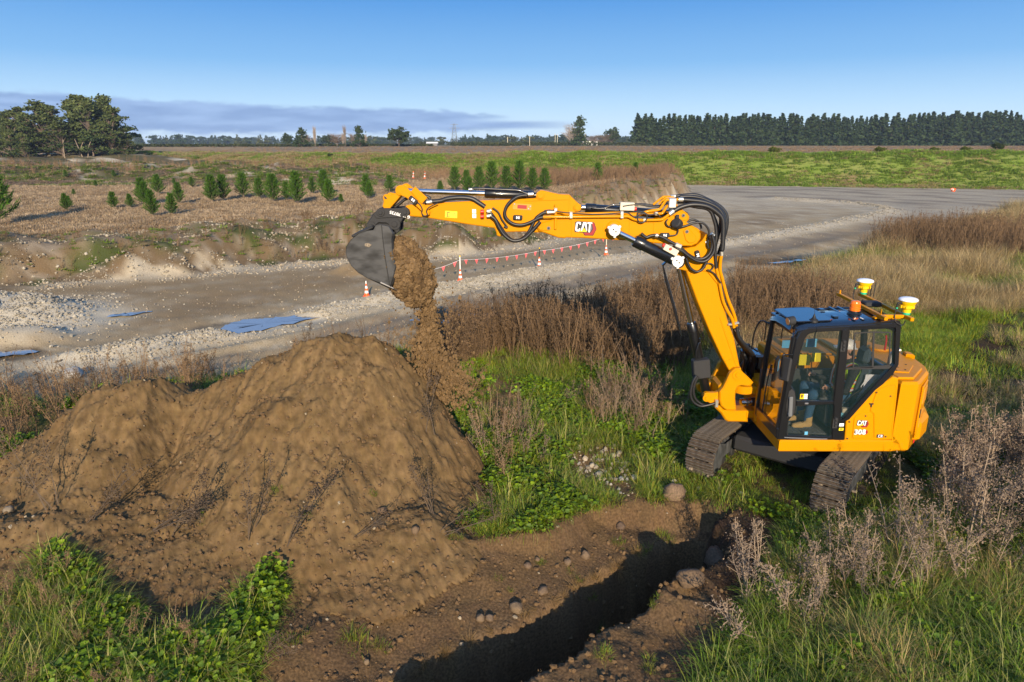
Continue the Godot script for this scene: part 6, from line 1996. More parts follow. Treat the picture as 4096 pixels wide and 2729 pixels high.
func build_operator() -> void:
	var man := base("person", "person in white hard hat, hi-vis vest, jeans and tan boots seated in the cab", "person", EX_AT)
	var hip := Vector3(0.20, 1.46, 0.67)
	var chest := Vector3(0.27, 1.80, 0.67)
	var neck := Vector3(0.24, 2.00, 0.67)
	var b := Blob.new()
	# body in a dark jacket, one surface from neck to sleeves
	b.add(hip, Vector3(0.23, 1.62, 0.67), 0.135, 0.13)
	b.add(Vector3(0.23, 1.62, 0.67), chest, 0.13, 0.14)
	b.add(chest + Vector3(0, 0.06, -0.12), chest + Vector3(0, 0.06, 0.12), 0.10, 0.10)
	b.add(chest, neck, 0.10, 0.055)
	for s in [-1, 1]:
		var sh := chest + Vector3(0.0, 0.09, 0.19 * s)
		var el := Vector3(0.14, 1.58, 0.67 + 0.25 * s)
		var wr := Vector3(-0.09, 1.60 if s > 0 else 1.66, 0.67 + 0.24 * s)
		b.add(sh, el, 0.062, 0.048)
		b.add(el, wr, 0.048, 0.034)
	put("person_jacket", b.mesh(0.018), M.jacket, man)
	var l := Blob.new()
	for s in [-1, 1]:
		var kn := Vector3(-0.27, 1.50 + (0.03 if s < 0 else 0.0), 0.67 + 0.15 * s)
		var an := Vector3(-0.30, 1.10, 0.67 + 0.13 * s)
		l.add(hip + Vector3(0, -0.02, 0.09 * s), kn, 0.095, 0.07)
		l.add(kn, an, 0.068, 0.055)
	l.add(hip + Vector3(0, -0.02, -0.09), hip + Vector3(0, -0.02, 0.09), 0.11, 0.11)
	put("jeans", l.mesh(0.018), M.jeans, man)
	for s in [-1, 1]:
		var f := Blob.new()
		f.smooth = 0.02
		var z: float = 0.67 + 0.13 * s
		f.add(Vector3(-0.29, 1.13, z), Vector3(-0.29, 1.04, z), 0.062, 0.058)
		f.add(Vector3(-0.27, 1.025, z), Vector3(-0.40, 1.015, z + 0.01), 0.048, 0.046)
		f.add(Vector3(-0.40, 1.015, z + 0.01), Vector3(-0.49, 1.005, z + 0.015), 0.048, 0.040)
		var bt := put("boot", f.mesh(0.011), M.boot, man)
		block("boot_sole", Vector3(-0.375, 0.985, z + 0.008), Vector3(0.31, 0.022, 0.095), M.seat_cloth, 0.01, Basis(), bt)
		for k in 4:
			hose("boot_lace", [Vector3(-0.335 - k * 0.022, 1.085 - k * 0.012, z - 0.03), Vector3(-0.338 - k * 0.022, 1.096 - k * 0.012, z), Vector3(-0.335 - k * 0.022, 1.085 - k * 0.012, z + 0.035)], 0.004, M.ink, bt)
	# head with a face, under a white helmet
	var hc := Vector3(0.195, 2.135, 0.67)
	var h := Blob.new()
	h.smooth = 0.02
	h.add(neck, hc + Vector3(0.02, -0.05, 0), 0.052, 0.055)
	h.add(hc + Vector3(0.02, 0.03, 0), hc + Vector3(0.0, 0.02, 0), 0.088, 0.08)
	h.add(hc + Vector3(-0.03, -0.06, 0), hc + Vector3(-0.055, -0.085, 0), 0.05, 0.035)
	h.add(hc + Vector3(-0.085, 0.005, 0), hc + Vector3(-0.105, -0.025, 0), 0.010, 0.014)
	for s in [-1, 1]:
		h.add(hc + Vector3(0.015, 0.0, 0.085 * s), hc + Vector3(0.02, -0.03, 0.083 * s), 0.014, 0.010)
		h.add(hc + Vector3(-0.07, 0.03, 0.035 * s), hc + Vector3(-0.068, 0.03, 0.02 * s), 0.013, 0.012)
	h.add(hc + Vector3(-0.082, -0.055, -0.02), hc + Vector3(-0.082, -0.055, 0.02), 0.008, 0.008)
	var hd := put("head", h.mesh(0.007), M.skin, man)
	for s in [-1, 1]:
		var st0 := start()
		lathe(st0, [Vector2(0, -0.011), Vector2(0.008, -0.007), Vector2(0.011, 0), Vector2(0.008, 0.007), Vector2(0, 0.011)], Transform3D(Basis(), hc + Vector3(-0.082, 0.012, 0.032 * s)), 10)
		obj("eye", st0, M.ink, hd)
	var ha := Blob.new()
	ha.add(hc + Vector3(0.04, 0.0, 0), hc + Vector3(0.04, -0.05, 0), 0.082, 0.06)
	put("hair", ha.mesh(0.012), M.ink, hd)
	var st := start()
	lathe(st, [Vector2(0.112, 0.0), Vector2(0.115, 0.02), Vector2(0.108, 0.06), Vector2(0.085, 0.10), Vector2(0.05, 0.122), Vector2(0, 0.13)], Transform3D(Basis(Vector3(0, 0, 1), 0.06), hc + Vector3(0.01, 0.035, 0)), 24)
	prism(st, [Vector2(-0.17, -0.07), Vector2(-0.185, 0), Vector2(-0.17, 0.07), Vector2(-0.06, 0.12), Vector2(0.1, 0.115), Vector2(0.125, 0), Vector2(0.1, -0.115), Vector2(-0.06, -0.12)], 0.0, 0.012, 0.004, Transform3D(FLAT.basis, hc + Vector3(0.005, 0.033, 0)))
	obj("hard_hat", st, M.helmet, man)
	# vest: the jacket's trunk, a little larger, with bands
	var v := Blob.new()
	v.add(Vector3(0.215, 1.53, 0.67), Vector3(0.235, 1.64, 0.67), 0.148, 0.143)
	v.add(Vector3(0.235, 1.64, 0.67), chest + Vector3(0, -0.03, 0), 0.143, 0.152)
	v.add(chest + Vector3(0, 0.05, -0.10), chest + Vector3(0, 0.05, 0.10), 0.112, 0.112)
	var vest := put("hi_vis_vest", v.mesh(0.018), M.hi_vis, man)
	for s in [-1, 1]:
		for part_ in [["vest_orange_band", 0.036, 0.0, M.hi_vis_orange], ["vest_reflective_band", 0.018, 0.006, M.reflective]]:
			st = start()
			var pts := [Vector3(0.075, 1.58, 0.67 + 0.09 * s), Vector3(0.105, 1.80, 0.67 + 0.11 * s), Vector3(0.19, 1.935, 0.67 + 0.13 * s), Vector3(0.29, 1.95, 0.67 + 0.13 * s), Vector3(0.385, 1.86, 0.67 + 0.11 * s)]
			pts = bend(pts, 5)
			for i in pts.size() - 1:
				var out: Vector3 = (Vector3(pts[i].x, pts[i].y, 0.67) - Vector3(0.24, 1.72, 0.67)).normalized() * part_[2]
				face(st, [pts[i] + out + Vector3(0, 0, -part_[1]), pts[i] + out + Vector3(0, 0, part_[1]), pts[i + 1] + out + Vector3(0, 0, part_[1]), pts[i + 1] + out + Vector3(0, 0, -part_[1])], out + Vector3(-0.1, 0.1, 0))
			obj(part_[0], st, part_[3], vest)
	for k in 2:
		for part_ in [["vest_orange_band", 0.036, 0.156, M.hi_vis_orange], ["vest_reflective_band", 0.018, 0.161, M.reflective]]:
			st = start()
			var c := Vector3(0.222 + k * 0.02, 1.57 + k * 0.12, 0.67)
			lathe(st, [Vector2(part_[2], -part_[1]), Vector2(part_[2], part_[1])], Transform3D(Basis(Vector3(0, 0, 1), -0.12), c), 28)
			obj(part_[0], st, part_[3], vest)
	# hands closed round the levers
	for s in [-1, 1]:
		var hn := Blob.new()
		hn.smooth = 0.008
		var w := Vector3(-0.09, 1.60 if s > 0 else 1.66, 0.67 + 0.24 * s)
		var k0 := Vector3(-0.165, 1.665 if s > 0 else 1.70, 0.67 + 0.24 * s)
		hn.add(w, w.lerp(k0, 0.5), 0.026, 0.030)
		for f in 4:
			var z := -0.03 + f * 0.02
			var kn := k0 + Vector3(-0.002 + (0.004 if f in [1, 2] else 0.0), 0.008, z * 1.0)
			hn.add(w.lerp(k0, 0.35) + Vector3(0, 0.0, z * 0.7), kn, 0.014, 0.0115)
			var len := [0.036, 0.042, 0.040, 0.031][f] as float
			var m1 := kn + Vector3(-len, -0.012, 0.003 * s)
			var m2 := m1 + Vector3(-0.006, -len * 0.72, 0.0)
			hn.add(kn, m1, 0.0110, 0.0098)
			hn.add(m1, m2, 0.0098, 0.0088)
			hn.add(m2, m2 + Vector3(0.016, -0.012, 0), 0.0088, 0.0078)
		var tz := -0.032
		hn.add(w.lerp(k0, 0.25) + Vector3(0, -0.005, tz * 0.6), w.lerp(k0, 0.7) + Vector3(-0.005, -0.028, tz), 0.015, 0.0125)
		hn.add(w.lerp(k0, 0.7) + Vector3(-0.005, -0.028, tz), k0 + Vector3(-0.03, -0.032, tz * 0.7), 0.0120, 0.0095)
		put("hand", hn.mesh(0.0045), M.skin, man)


# ---------- the load of soil ----------

func soil_lump(seed_: int, rows: int, amp: float, squash: Vector3, freq: float) -> ArrayMesh:
	return lump(seed_, rows, amp, squash, freq, true)


func build_bucket_soil() -> void:
	var sm: Material = M.soil
	var soil_tint := Color(0.150, 0.097, 0.048)
	var paint := func(m: ArrayMesh, c: Color) -> ArrayMesh:
		var arr := m.surface_get_arrays(0)
		var col := PackedColorArray()
		col.resize(arr[Mesh.ARRAY_VERTEX].size())
		col.fill(c)
		arr[Mesh.ARRAY_COLOR] = col
		var out := ArrayMesh.new()
		out.add_surface_from_arrays(Mesh.PRIMITIVE_TRIANGLES, arr)
		return out
	# the mass in the bucket, slumping out of its mouth
	var st := start(true)
	var nz := FastNoiseLite.new()
	nz.seed = 14
	nz.frequency = 3.4
	nz.fractal_octaves = 4
	var worn := FastNoiseLite.new()
	worn.seed = 15
	worn.frequency = 5.5
	worn.fractal_type = FastNoiseLite.FRACTAL_RIDGED
	worn.fractal_octaves = 3
	var c0 := EX_AT + Vector3(-6.204, 3.202, 0.05)
	var rows := 84
	var cols := 110
	var p := func(i: int, j: int) -> Vector3:
		var th := PI * i / rows
		var ph := TAU * (j % cols) / cols
		var d := Vector3(sin(th) * cos(ph), cos(th), sin(th) * sin(ph))
		var q := Vector3(d.x * 0.30, d.y * 0.47, d.z * 0.38)
		q *= 1.0 + 0.30 * nz.get_noise_3dv(d * 0.8) + 0.10 * worn.get_noise_3dv(d * 0.75) + 0.07 * nz.get_noise_3dv(d * 4.5)
		q.x += -0.10 * d.z - 0.09 * d.y
		q.y += d.z * 0.22 - 0.05
		return c0 + q
	for i in rows:
		for j in cols:
			if i > 0:
				tri(st, p.call(i, j), p.call(i, j + 1), p.call(i + 1, j + 1))
			if i < rows - 1:
				tri(st, p.call(i, j), p.call(i + 1, j + 1), p.call(i + 1, j))
	st.generate_normals()
	var load_ := put("soil_load", paint.call(st.commit(), soil_tint), sm)
	tag(load_, "crumbling brown soil heaped in the tipping bucket of the excavator", "soil")
	# clods falling to the mound
	var shapes := []
	for k in 4:
		shapes.append(lump(40 + k, 7, 0.75, Vector3(1, 0.8, 0.9), 2.4, false))
	var bins := [[], [], [], []]
	var tints := [[], [], [], []]
	var bottom := Vector3(-1.15, land(-1.15, 10.55) + 0.1, -10.55)
	var top := EX_AT + Vector3(-6.070, 2.839, -0.15)
	for k in 11000:
		var t := pow(rng.randf(), 0.85)
		var c := top.lerp(bottom, t)
		c.x += 0.07 * sin(t * 9.0)
		var wide := lerpf(0.045, 0.28, pow(t, 1.8))
		var q := c + Vector3(rng.randfn(), rng.randfn() * 0.9, rng.randfn()) * Vector3(wide, wide, wide * 0.8)
		if k % 5 == 0:
			q = c + Vector3(rng.randfn() * 0.26, rng.randfn() * 0.25, rng.randfn() * 0.28)
		var s := 0.007 + 0.062 * pow(rng.randf(), 4.5)
		if k % 60 == 0:
			s = rng.randf_range(0.05, 0.12)
		if k % 5 == 0:
			s *= 0.45
		if q.y < bottom.y - 0.15:
			continue
		add_copy(bins, tints, k % 4, q, s, soil_tint, 0.28, Vector3(1, 1.3, 1))
	for k in 1500:  # crumbs over the load and hanging from its edge
		var d := Vector3(rng.randfn(), rng.randfn(), rng.randfn()).normalized()
		var q := c0 + Vector3(d.x * 0.31 - 0.10 * d.z - 0.09 * d.y, d.y * 0.47 + d.z * 0.22 - 0.05, d.z * 0.38)
		add_copy(bins, tints, k % 4, q, 0.03 + 0.13 * pow(rng.randf(), 3.0), soil_tint, 0.25)
	for k in 700:
		var t := rng.randf()
		var q := (EX_AT + Vector3(-6.050, 3.207, -0.1)).lerp(top + Vector3(0, -0.1, 0), t) + Vector3(rng.randfn() * 0.07, rng.randfn() * 0.06, rng.randfn() * 0.12)
		add_copy(bins, tints, k % 4, q, 0.03 + 0.12 * pow(rng.randf(), 2.5), soil_tint, 0.25, Vector3(1, 1.4, 1))
	for k in 4:
		scatter("falling_soil", shapes[k], M.stone_rough, bins[k], tints[k], "stuff", "stream of brown soil clods falling from the bucket onto the mound", "soil")


func add_copy(bins: Array, tints: Array, which: int, at: Vector3, s: float, c: Color, vary: float, stretch := Vector3.ONE) -> void:
	var b := Basis(Vector3(rng.randfn(), rng.randfn(), rng.randfn()).normalized(), rng.randf() * TAU).scaled(stretch * s)
	bins[which].append(Transform3D(b, at))
	var k := 1.0 + rng.randf_range(-vary, vary)
	tints[which].append(Color(c.r * k, c.g * k, c.b * k))


# ---------- cones, flags, rocks ----------

func build_site_things() -> void:
	# traffic cones carrying posts with a line of pink flags
	var spots := [
		[-6.46, 29.75, 0.72, "white", "orange and white cone with a short white post, leftmost below the bucket"],
		[-2.51, 32.72, 1.22, "white", "orange and white cone with a white post, first right of the falling soil"],
		[1.46, 36.31, 1.05, "black", "orange and white cone with a black post, beneath the middle of the stick"],
		[5.45, 39.45, 1.25, "cream", "orange and white cone with a cream post, just left of the angled cylinder"],
		[11.3, 44.4, 1.2, "cream", "orange and white cone with a post, mostly hidden behind the boom head"],
	]
	var tops := []
	for s in spots:
		var y := land(s[0], s[1])
		var c := base("traffic_cone", s[4], "traffic cone", Vector3(s[0], y, -s[1]), 0.0, "cones along the stone windrow")
		cone_parts(c)
		var st := start()
		c.scale = Vector3.ONE * 0.76
		var up: float = s[2] / 0.76
		rod(st, Vector3(0, 0.70, 0), Vector3(0, up - 0.06, 0), 0.036, 10)
		obj("post", st, {"white": M.post_white, "black": M.black_matt, "cream": M.cream}[s[3]], c)
		if s[2] > 1.0:
			st = start()
			rod(st, Vector3(0, up - 0.07, 0), Vector3(0, up, 0), 0.05, 10)
			obj("post_cap", st, M.pole_yellow, c)
			tops.append(Vector3(s[0], y + s[2] * 0.83, -s[1]))
	tops.insert(0, Vector3(-4.6, -0.78, -31.4))
	for i in tops.size() - 1:
		var a: Vector3 = tops[i]
		var b: Vector3 = tops[i + 1]
		var names_ := ["line of pink flags between the falling soil and the white post", "line of pink flags between the white post and the black post", "line of pink flags between the black post and the cream post", "line of pink flags running from the cream post behind the cylinder"]
		var f := base("flag_line", names_[i], "bunting", Vector3.ZERO, 0.0, "pink flag lines along the haul road")
		var n := 24
		var pts := []
		for k in n + 1:
			var t := float(k) / n
			pts.append(a.lerp(b, t) - Vector3(0, 0.40 * t * (1 - t), 0))
		var st := start()
		tube(st, pts, 0.007, 4)
		obj("cord", st, M.white, f)
		var m := 8 if i else 4
		for k in m:
			var t := (k + 0.55) / m
			var q := a.lerp(b, t) - Vector3(0, 0.40 * t * (1 - t), 0)
			var d := (b - a).normalized() * 0.10
			var lean := Vector3(rng.randf_range(-0.03, 0.03), 0, rng.randf_range(-0.05, 0.05))
			st = start()
			face(st, [q - d, q + d, q + Vector3(0, -0.24, 0) + lean], Vector3(0, 0, 1))
			face(st, [q - d + Vector3(0, 0, -0.004), q + d + Vector3(0, 0, -0.004), q + Vector3(0, -0.24, -0.004) + lean], Vector3(0, 0, -1))
			obj("flag", st, M.pink, f)
	# far cones
	var fc := base("traffic_cone", "small orange cone lying tipped over at the foot of the green dam", "traffic cone", Vector3(62.6, land(62.6, 99.0) + 0.2, -99.0))
	cone_parts(fc)
	fc.rotation = Vector3(0.2, 0.6, 1.35)
	fc.scale = Vector3.ONE * 1.4
	for k in 2:
		var x := -14.6 + k * 1.7
		var c := base("traffic_cone", ["orange and white cone standing in far brown grass, left of a pair", "orange and white cone standing in far brown grass, right of a pair"][k], "traffic cone", Vector3(x, land(x, 104.0), -104.0))
		cone_parts(c)
		c.scale = Vector3.ONE * 1.5
	# boulders and larger stones one can pick out
	var rocks := [
		[2.39, 9.0, 0.27, Vector3(1.1, 0.95, 0.9), Color(0.20, 0.13, 0.075), "large rounded brown boulder on the grass before the tracks"],
		[1.55, 8.62, 0.17, Vector3(1.2, 0.8, 1), Color(0.14, 0.09, 0.055), "dark rounded stone half buried at the brink of the scraped ledge"],
		[0.98, 7.95, 0.15, Vector3(1, 1.2, 0.9), Color(0.18, 0.12, 0.07), "upright egg-shaped stone on the scraped ledge above the trench"],
		[0.73, 7.80, 0.12, Vector3(1, 1, 1), Color(0.18, 0.12, 0.07), "round brown stone left of the egg-shaped stone on the ledge"],
		[0.33, 7.78, 0.09, Vector3(1, 0.9, 1), Color(0.17, 0.11, 0.065), "small round stone with a green sprig on the ledge"],
		[0.05, 6.92, 0.19, Vector3(1.2, 0.9, 1), Color(0.20, 0.135, 0.075), "angular brown rock with a deep shadow beside the trench"],
		[-0.37, 6.72, 0.13, Vector3(1, 1, 1), Color(0.19, 0.13, 0.075), "round pale brown stone left of the angular rock by the trench"],
		[-0.26, 6.74, 0.12, Vector3(1.1, 0.9, 1), Color(0.17, 0.115, 0.07), "round brown stone touching its pale neighbour by the trench"],
		[0.38, 7.25, 0.15, Vector3(1.4, 0.7, 1), Color(0.18, 0.12, 0.07), "flat oval stone on the mud between trench and scraped bank"],
		[0.2, 7.62, 0.12, Vector3(1.1, 0.9, 1), Color(0.17, 0.11, 0.065), "brown stone in the row along the muddy wheel rut"],
		[-1.55, 6.05, 0.08, Vector3(1, 1.1, 1), Color(0.20, 0.14, 0.08), "small pointed stone in the wet mud at the ledge"],
		[-1.0, 5.75, 0.08, Vector3(0.9, 1.1, 1), Color(0.20, 0.14, 0.08), "small stone with a long shadow at the front of the ledge"],
		[2.72, 7.92, 0.34, Vector3(1.1, 0.9, 0.8), Color(0.13, 0.082, 0.046), "big square clod of soil at the end of the trench"],
		[2.05, 6.78, 0.22, Vector3(1.3, 0.8, 1), Color(0.15, 0.095, 0.05), "large clod of soil on the near lip of the trench"],
		[-6.65, 8.05, 0.16, Vector3(1.1, 0.9, 1), Color(0.24, 0.19, 0.13), "pale rounded stone on the mound by the left edge"],
		[-1.72, 8.05, 0.16, Vector3(1.1, 0.9, 0.9), Color(0.17, 0.105, 0.055), "clod with a dark hollow above it on the mound's lower face"],
		[-1.22, 7.62, 0.13, Vector3(0.8, 1.2, 1), Color(0.17, 0.11, 0.06), "oval stone beside a fallen dead weed on the mound's foot"],
		[-2.75, 6.95, 0.17, Vector3(1.2, 0.8, 1), Color(0.17, 0.11, 0.065), "brown stone among the grass left of the mound's foot"],
		[-12.6, 18.6, 0.42, Vector3(1.4, 0.7, 1), Color(0.42, 0.40, 0.36), "white cobble lying alone on the pit floor behind the weeds"],
		[1.38, 9.85, 0.17, Vector3(1.3, 0.7, 0.9), Color(0.42, 0.36, 0.29), "large pale cobble in the middle of the stony patch"],
		[1.92, 9.66, 0.13, Vector3(1.1, 0.8, 1), Color(0.42, 0.40, 0.37), "white cobble at the right edge of the stony patch"],
		[1.70, 9.62, 0.11, Vector3(1.2, 0.7, 1), Color(0.40, 0.38, 0.35), "white cobble below the middle of the stony patch"],
		[1.02, 9.42, 0.11, Vector3(1.3, 0.7, 1), Color(0.41, 0.39, 0.37), "white cobble at the lower left of the stony patch"],
		[0.72, 11.9, 0.16, Vector3(1.3, 0.7, 1), Color(0.38, 0.38, 0.37), "grey-white cobble in the grass behind the stony patch"],
	]
	for k in rocks.size():
		var r: Array = rocks[k]
		var o := put("rock", lump(200 + k, 10, 0.30, r[3], 1.0, true), null)
		var m := StandardMaterial3D.new()
		m.resource_name = "rock_surface"
		m.albedo_color = (r[4] as Color).linear_to_srgb()
		m.roughness = 0.85
		m.albedo_texture = T.soft
		m.uv1_triplanar = true
		m.uv1_scale = Vector3.ONE * 1.6
		o.material_override = m
		var big: float = r[2] * (1.15 if r[2] > 0.21 else 0.78)
		o.scale = Vector3.ONE * big
		o.rotation.y = k * 1.7
		o.position = Vector3(r[0], land(r[0], r[1]) + big * 0.22, -r[1])
		tag(o, r[5], "rock" if not "clod" in r[5] else "clod")


func cone_parts(c: Node3D) -> void:
	var st := start()
	rbox(st, Vector3(0, 0.02, 0), Vector3(0.38, 0.04, 0.38), 0.01)
	obj("base", st, M.orange, c)
	var cols := [M.orange, M.white, M.orange, M.white, M.orange]
	for k in 5:
		st = start()
		var y0 := 0.04 + k * 0.14
		var y1 := y0 + 0.14
		lathe(st, [Vector2(0.0 if k == 0 else 0.145 - y0 * 0.15, y0), Vector2(0.145 - y0 * 0.15, y0), Vector2(0.145 - y1 * 0.15, y1), Vector2(0.0, y1)] if k == 0 or k == 4 else [Vector2(0.145 - y0 * 0.15, y0), Vector2(0.145 - y1 * 0.15, y1)], Transform3D(), 14)
		obj("sleeve" if k % 2 else "cone_body", st, cols[k], c)


func build_stones() -> void:
	var shapes := []
	for k in 5:
		shapes.append(lump(60 + k, 5, 0.5, Vector3(1, 0.62, 0.85), 1.5, false))
	var bins := [[], [], [], [], []]
	var tints := [[], [], [], [], []]
	var pale := Color(0.32, 0.29, 0.23)
	var lay := func(x: float, d: float, s: float, c: Color, sink := 0.12) -> void:
		if hollow(x, d) > 0.035 and rng.randf() < 0.97:
			return
		add_copy(bins, tints, rng.randi() % 5, Vector3(x, land(x, d) + s * sink * 0.6, -d), s, c, 0.35, Vector3(1, 1, 1))
	# windrows of scraped stones
	for k in 26000:
		var t := rng.randf() * (WINDROW.size() - 1.001)
		var i := int(t)
		var a: Vector2 = WINDROW[i]
		var b: Vector2 = WINDROW[i + 1]
		var q := a.lerp(b, t - i) + (b - a).orthogonal().normalized() * rng.randfn() * 0.62
		lay.call(q.x, q.y, 0.03 + 0.105 * pow(rng.randf(), 5.0), pale.lerp(Color(0.22, 0.20, 0.165), rng.randf() * 0.9), 0.22)
	for k in 5000:
		var t := rng.randf() * (TOE_BAND.size() - 1.001)
		var i := int(t)
		var q: Vector2 = (TOE_BAND[i] as Vector2).lerp(TOE_BAND[i + 1], t - i) + Vector2(rng.randfn() * 0.7, rng.randfn() * 0.9)
		lay.call(q.x, q.y, 0.03 + 0.11 * pow(rng.randf(), 5.0), pale.lerp(Color(0.24, 0.20, 0.15), rng.randf() * 0.9), 0.2)
	# heap of cobbles on the left
	for k in 11000:
		var q := Vector2(-20.6 + rng.randfn() * 2.3, 25.6 + rng.randfn() * 1.9)
		lay.call(q.x, q.y, 0.03 + 0.12 * pow(rng.randf(), 4.5), pale.lerp(Color(0.22, 0.205, 0.18), rng.randf() * 0.8), 0.25)
	# loose stones over the floor
	for k in 26000:
		var d := 16.0 + 44.0 * pow(rng.randf(), 1.6)
		var x := rng.randf_range(-0.80, 0.62) * d
		if d < on_line(BANK_EDGE, x) + 2.5 or d > on_line(PIT_TOE, x) + 3.0:
			continue
		lay.call(x, d, 0.015 + 0.085 * pow(rng.randf(), 6.0), Color(0.24, 0.19, 0.13).lerp(pale, rng.randf() * 0.55), 0.1)
	# slumped faces of the bank
	for k in 16000:
		var x := rng.randf_range(-40.0, 6.0)
		var back := rng.randf_range(-3.0, 9.0)
		var d := on_line(PIT_TOE, x) + back
		if n_lump.get_noise_2d(x * 0.5 + 7.0, d * 0.5) < 0.02:
			continue
		lay.call(x, d, 0.04 + 0.16 * pow(rng.randf(), 4.5), pale.lerp(Color(0.25, 0.19, 0.12), rng.randf() * 0.8), 0.2)
	# stony patch before the tracks
	for k in 260:
		var q := Vector2(1.42 + rng.randfn() * 0.40, 10.15 + rng.randfn() * 0.50)
		lay.call(q.x, q.y, 0.02 + 0.085 * pow(rng.randf(), 2.2), Color(0.27, 0.23, 0.175), 0.3)
	for k in 260:
		var q := Vector2(rng.randf_range(0.2, 3.4), rng.randf_range(9.0, 13.0))
		lay.call(q.x, q.y, 0.02 + 0.06 * pow(rng.randf(), 2.5), Color(0.34, 0.32, 0.29), 0.3)
	# crumbs and stones of the mound, ledge and trench
	var sb := [[], [], [], [], []]
	var stt := [[], [], [], [], []]
	for k in 75000:
		var x := rng.randf_range(-9.5, 4.2)
		var d := rng.randf_range(4.8, 11.2)
		var h := mound(x, d)
		var keep := 0.10
		if h > 0.0:
			var crest := 10.15 - d
			keep = 0.30 + 0.5 * smoothstep(0.05, 0.35, n_lump.get_noise_2d(x * 0.7 + 60.0, d * 0.7 + crest)) + 0.35 * smoothstep(8.2, 7.0, d)
		elif x < -3.0:
			keep = 0.25
		elif d < on_line(SCARP, x) + 0.2 and x < 3.6:
			keep = 0.3
		if rng.randf() > keep:
			continue
		var s := 0.008 + 0.062 * pow(rng.randf(), 6.0)
		if d < 8.2:
			s = 0.008 + 0.075 * pow(rng.randf(), 7.0)
		var c := (SOIL.lerp(SOIL_PALE, rng.randf())) * 0.82
		if k % 37 == 0:
			c = Color(0.28, 0.23, 0.16)
			s *= 0.8
		var b := Basis(Vector3(rng.randfn(), rng.randfn(), rng.randfn()).normalized(), rng.randf() * TAU).scaled(Vector3.ONE * s)
		sb[k % 5].append(Transform3D(b, Vector3(x, land(x, d) + s * 0.08, -d)))
		stt[k % 5].append(c * rng.randf_range(0.85, 1.15))
	for k in 5:
		scatter("loose_stones", shapes[k], M.stone_rough, bins[k], tints[k], "stuff", "loose pale river stones strewn over the pit floor and its banks", "stones")
		scatter("soil_crumbs", shapes[k], M.stone_rough, sb[k], stt[k], "stuff", "crumbs and small stones scattered over the dug soil", "soil")


# ---------- plants ----------

func tri2(st: SurfaceTool, a: Vector3, b: Vector3, c: Vector3) -> void:
	st.add_vertex(a)
	st.add_vertex(c)
	st.add_vertex(b)


func blade(st: SurfaceTool, r: RandomNumberGenerator, foot: Vector3, dir: float, h: float, w: float, lean: float, c: Color) -> void:
	var out := Vector3(cos(dir), 0, sin(dir))
	var side := Vector3(-out.z, 0, out.x) * w * 0.5
	var p := foot
	var n := 3
	var prev := [foot - side, foot + side]
	var ang := lean * 0.25
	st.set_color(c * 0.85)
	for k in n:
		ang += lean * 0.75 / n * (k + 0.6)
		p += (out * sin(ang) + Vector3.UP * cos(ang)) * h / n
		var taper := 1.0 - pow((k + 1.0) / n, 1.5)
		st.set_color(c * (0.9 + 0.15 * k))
		if k == n - 1:
			tri2(st, prev[0], prev[1], p)
		else:
			var s := side * maxf(taper, 0.25)
			tri2(st, prev[0], prev[1], p + s)
			tri2(st, prev[0], p + s, p - s)
			prev = [p - s, p + s]


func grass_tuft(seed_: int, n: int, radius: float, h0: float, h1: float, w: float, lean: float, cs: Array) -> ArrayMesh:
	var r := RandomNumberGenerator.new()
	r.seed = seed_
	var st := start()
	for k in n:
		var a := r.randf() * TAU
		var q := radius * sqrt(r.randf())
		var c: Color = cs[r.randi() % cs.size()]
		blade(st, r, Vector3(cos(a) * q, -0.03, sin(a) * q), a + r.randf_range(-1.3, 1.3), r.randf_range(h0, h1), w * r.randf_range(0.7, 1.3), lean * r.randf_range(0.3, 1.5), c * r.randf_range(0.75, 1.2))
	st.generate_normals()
	return st.commit()


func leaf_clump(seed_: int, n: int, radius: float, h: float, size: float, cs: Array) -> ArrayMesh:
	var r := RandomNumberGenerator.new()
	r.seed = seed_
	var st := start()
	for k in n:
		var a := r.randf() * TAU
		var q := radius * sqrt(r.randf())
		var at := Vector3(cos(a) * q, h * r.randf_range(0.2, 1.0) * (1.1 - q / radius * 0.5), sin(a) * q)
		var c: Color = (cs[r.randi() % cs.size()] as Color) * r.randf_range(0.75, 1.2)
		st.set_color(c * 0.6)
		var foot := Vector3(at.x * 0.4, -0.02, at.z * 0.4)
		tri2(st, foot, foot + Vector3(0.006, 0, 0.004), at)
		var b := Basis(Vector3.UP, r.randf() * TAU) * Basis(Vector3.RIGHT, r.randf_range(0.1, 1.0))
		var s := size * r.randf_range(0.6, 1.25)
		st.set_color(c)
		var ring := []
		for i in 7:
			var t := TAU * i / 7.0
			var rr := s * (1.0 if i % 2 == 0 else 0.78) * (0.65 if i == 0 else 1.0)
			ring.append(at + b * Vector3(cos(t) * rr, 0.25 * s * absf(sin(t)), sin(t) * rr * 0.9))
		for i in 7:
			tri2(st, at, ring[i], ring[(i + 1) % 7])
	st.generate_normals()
	return st.commit()


func twig(st: SurfaceTool, a: Vector3, b: Vector3, r0: float, r1: float) -> void:
	var d := (b - a).normalized()
	var s := d.cross(Vector3(0.3, 0.2, 0.9)).normalized()
	var t := d.cross(s)
	for k in 3:
		var u := s * cos(TAU * k / 3) + t * sin(TAU * k / 3)
		var v := s * cos(TAU * (k + 1) / 3) + t * sin(TAU * (k + 1) / 3)
		tri2(st, a + u * r0, b + u * r1, a + v * r0)
		tri2(st, a + v * r0, b + u * r1, b + v * r1)


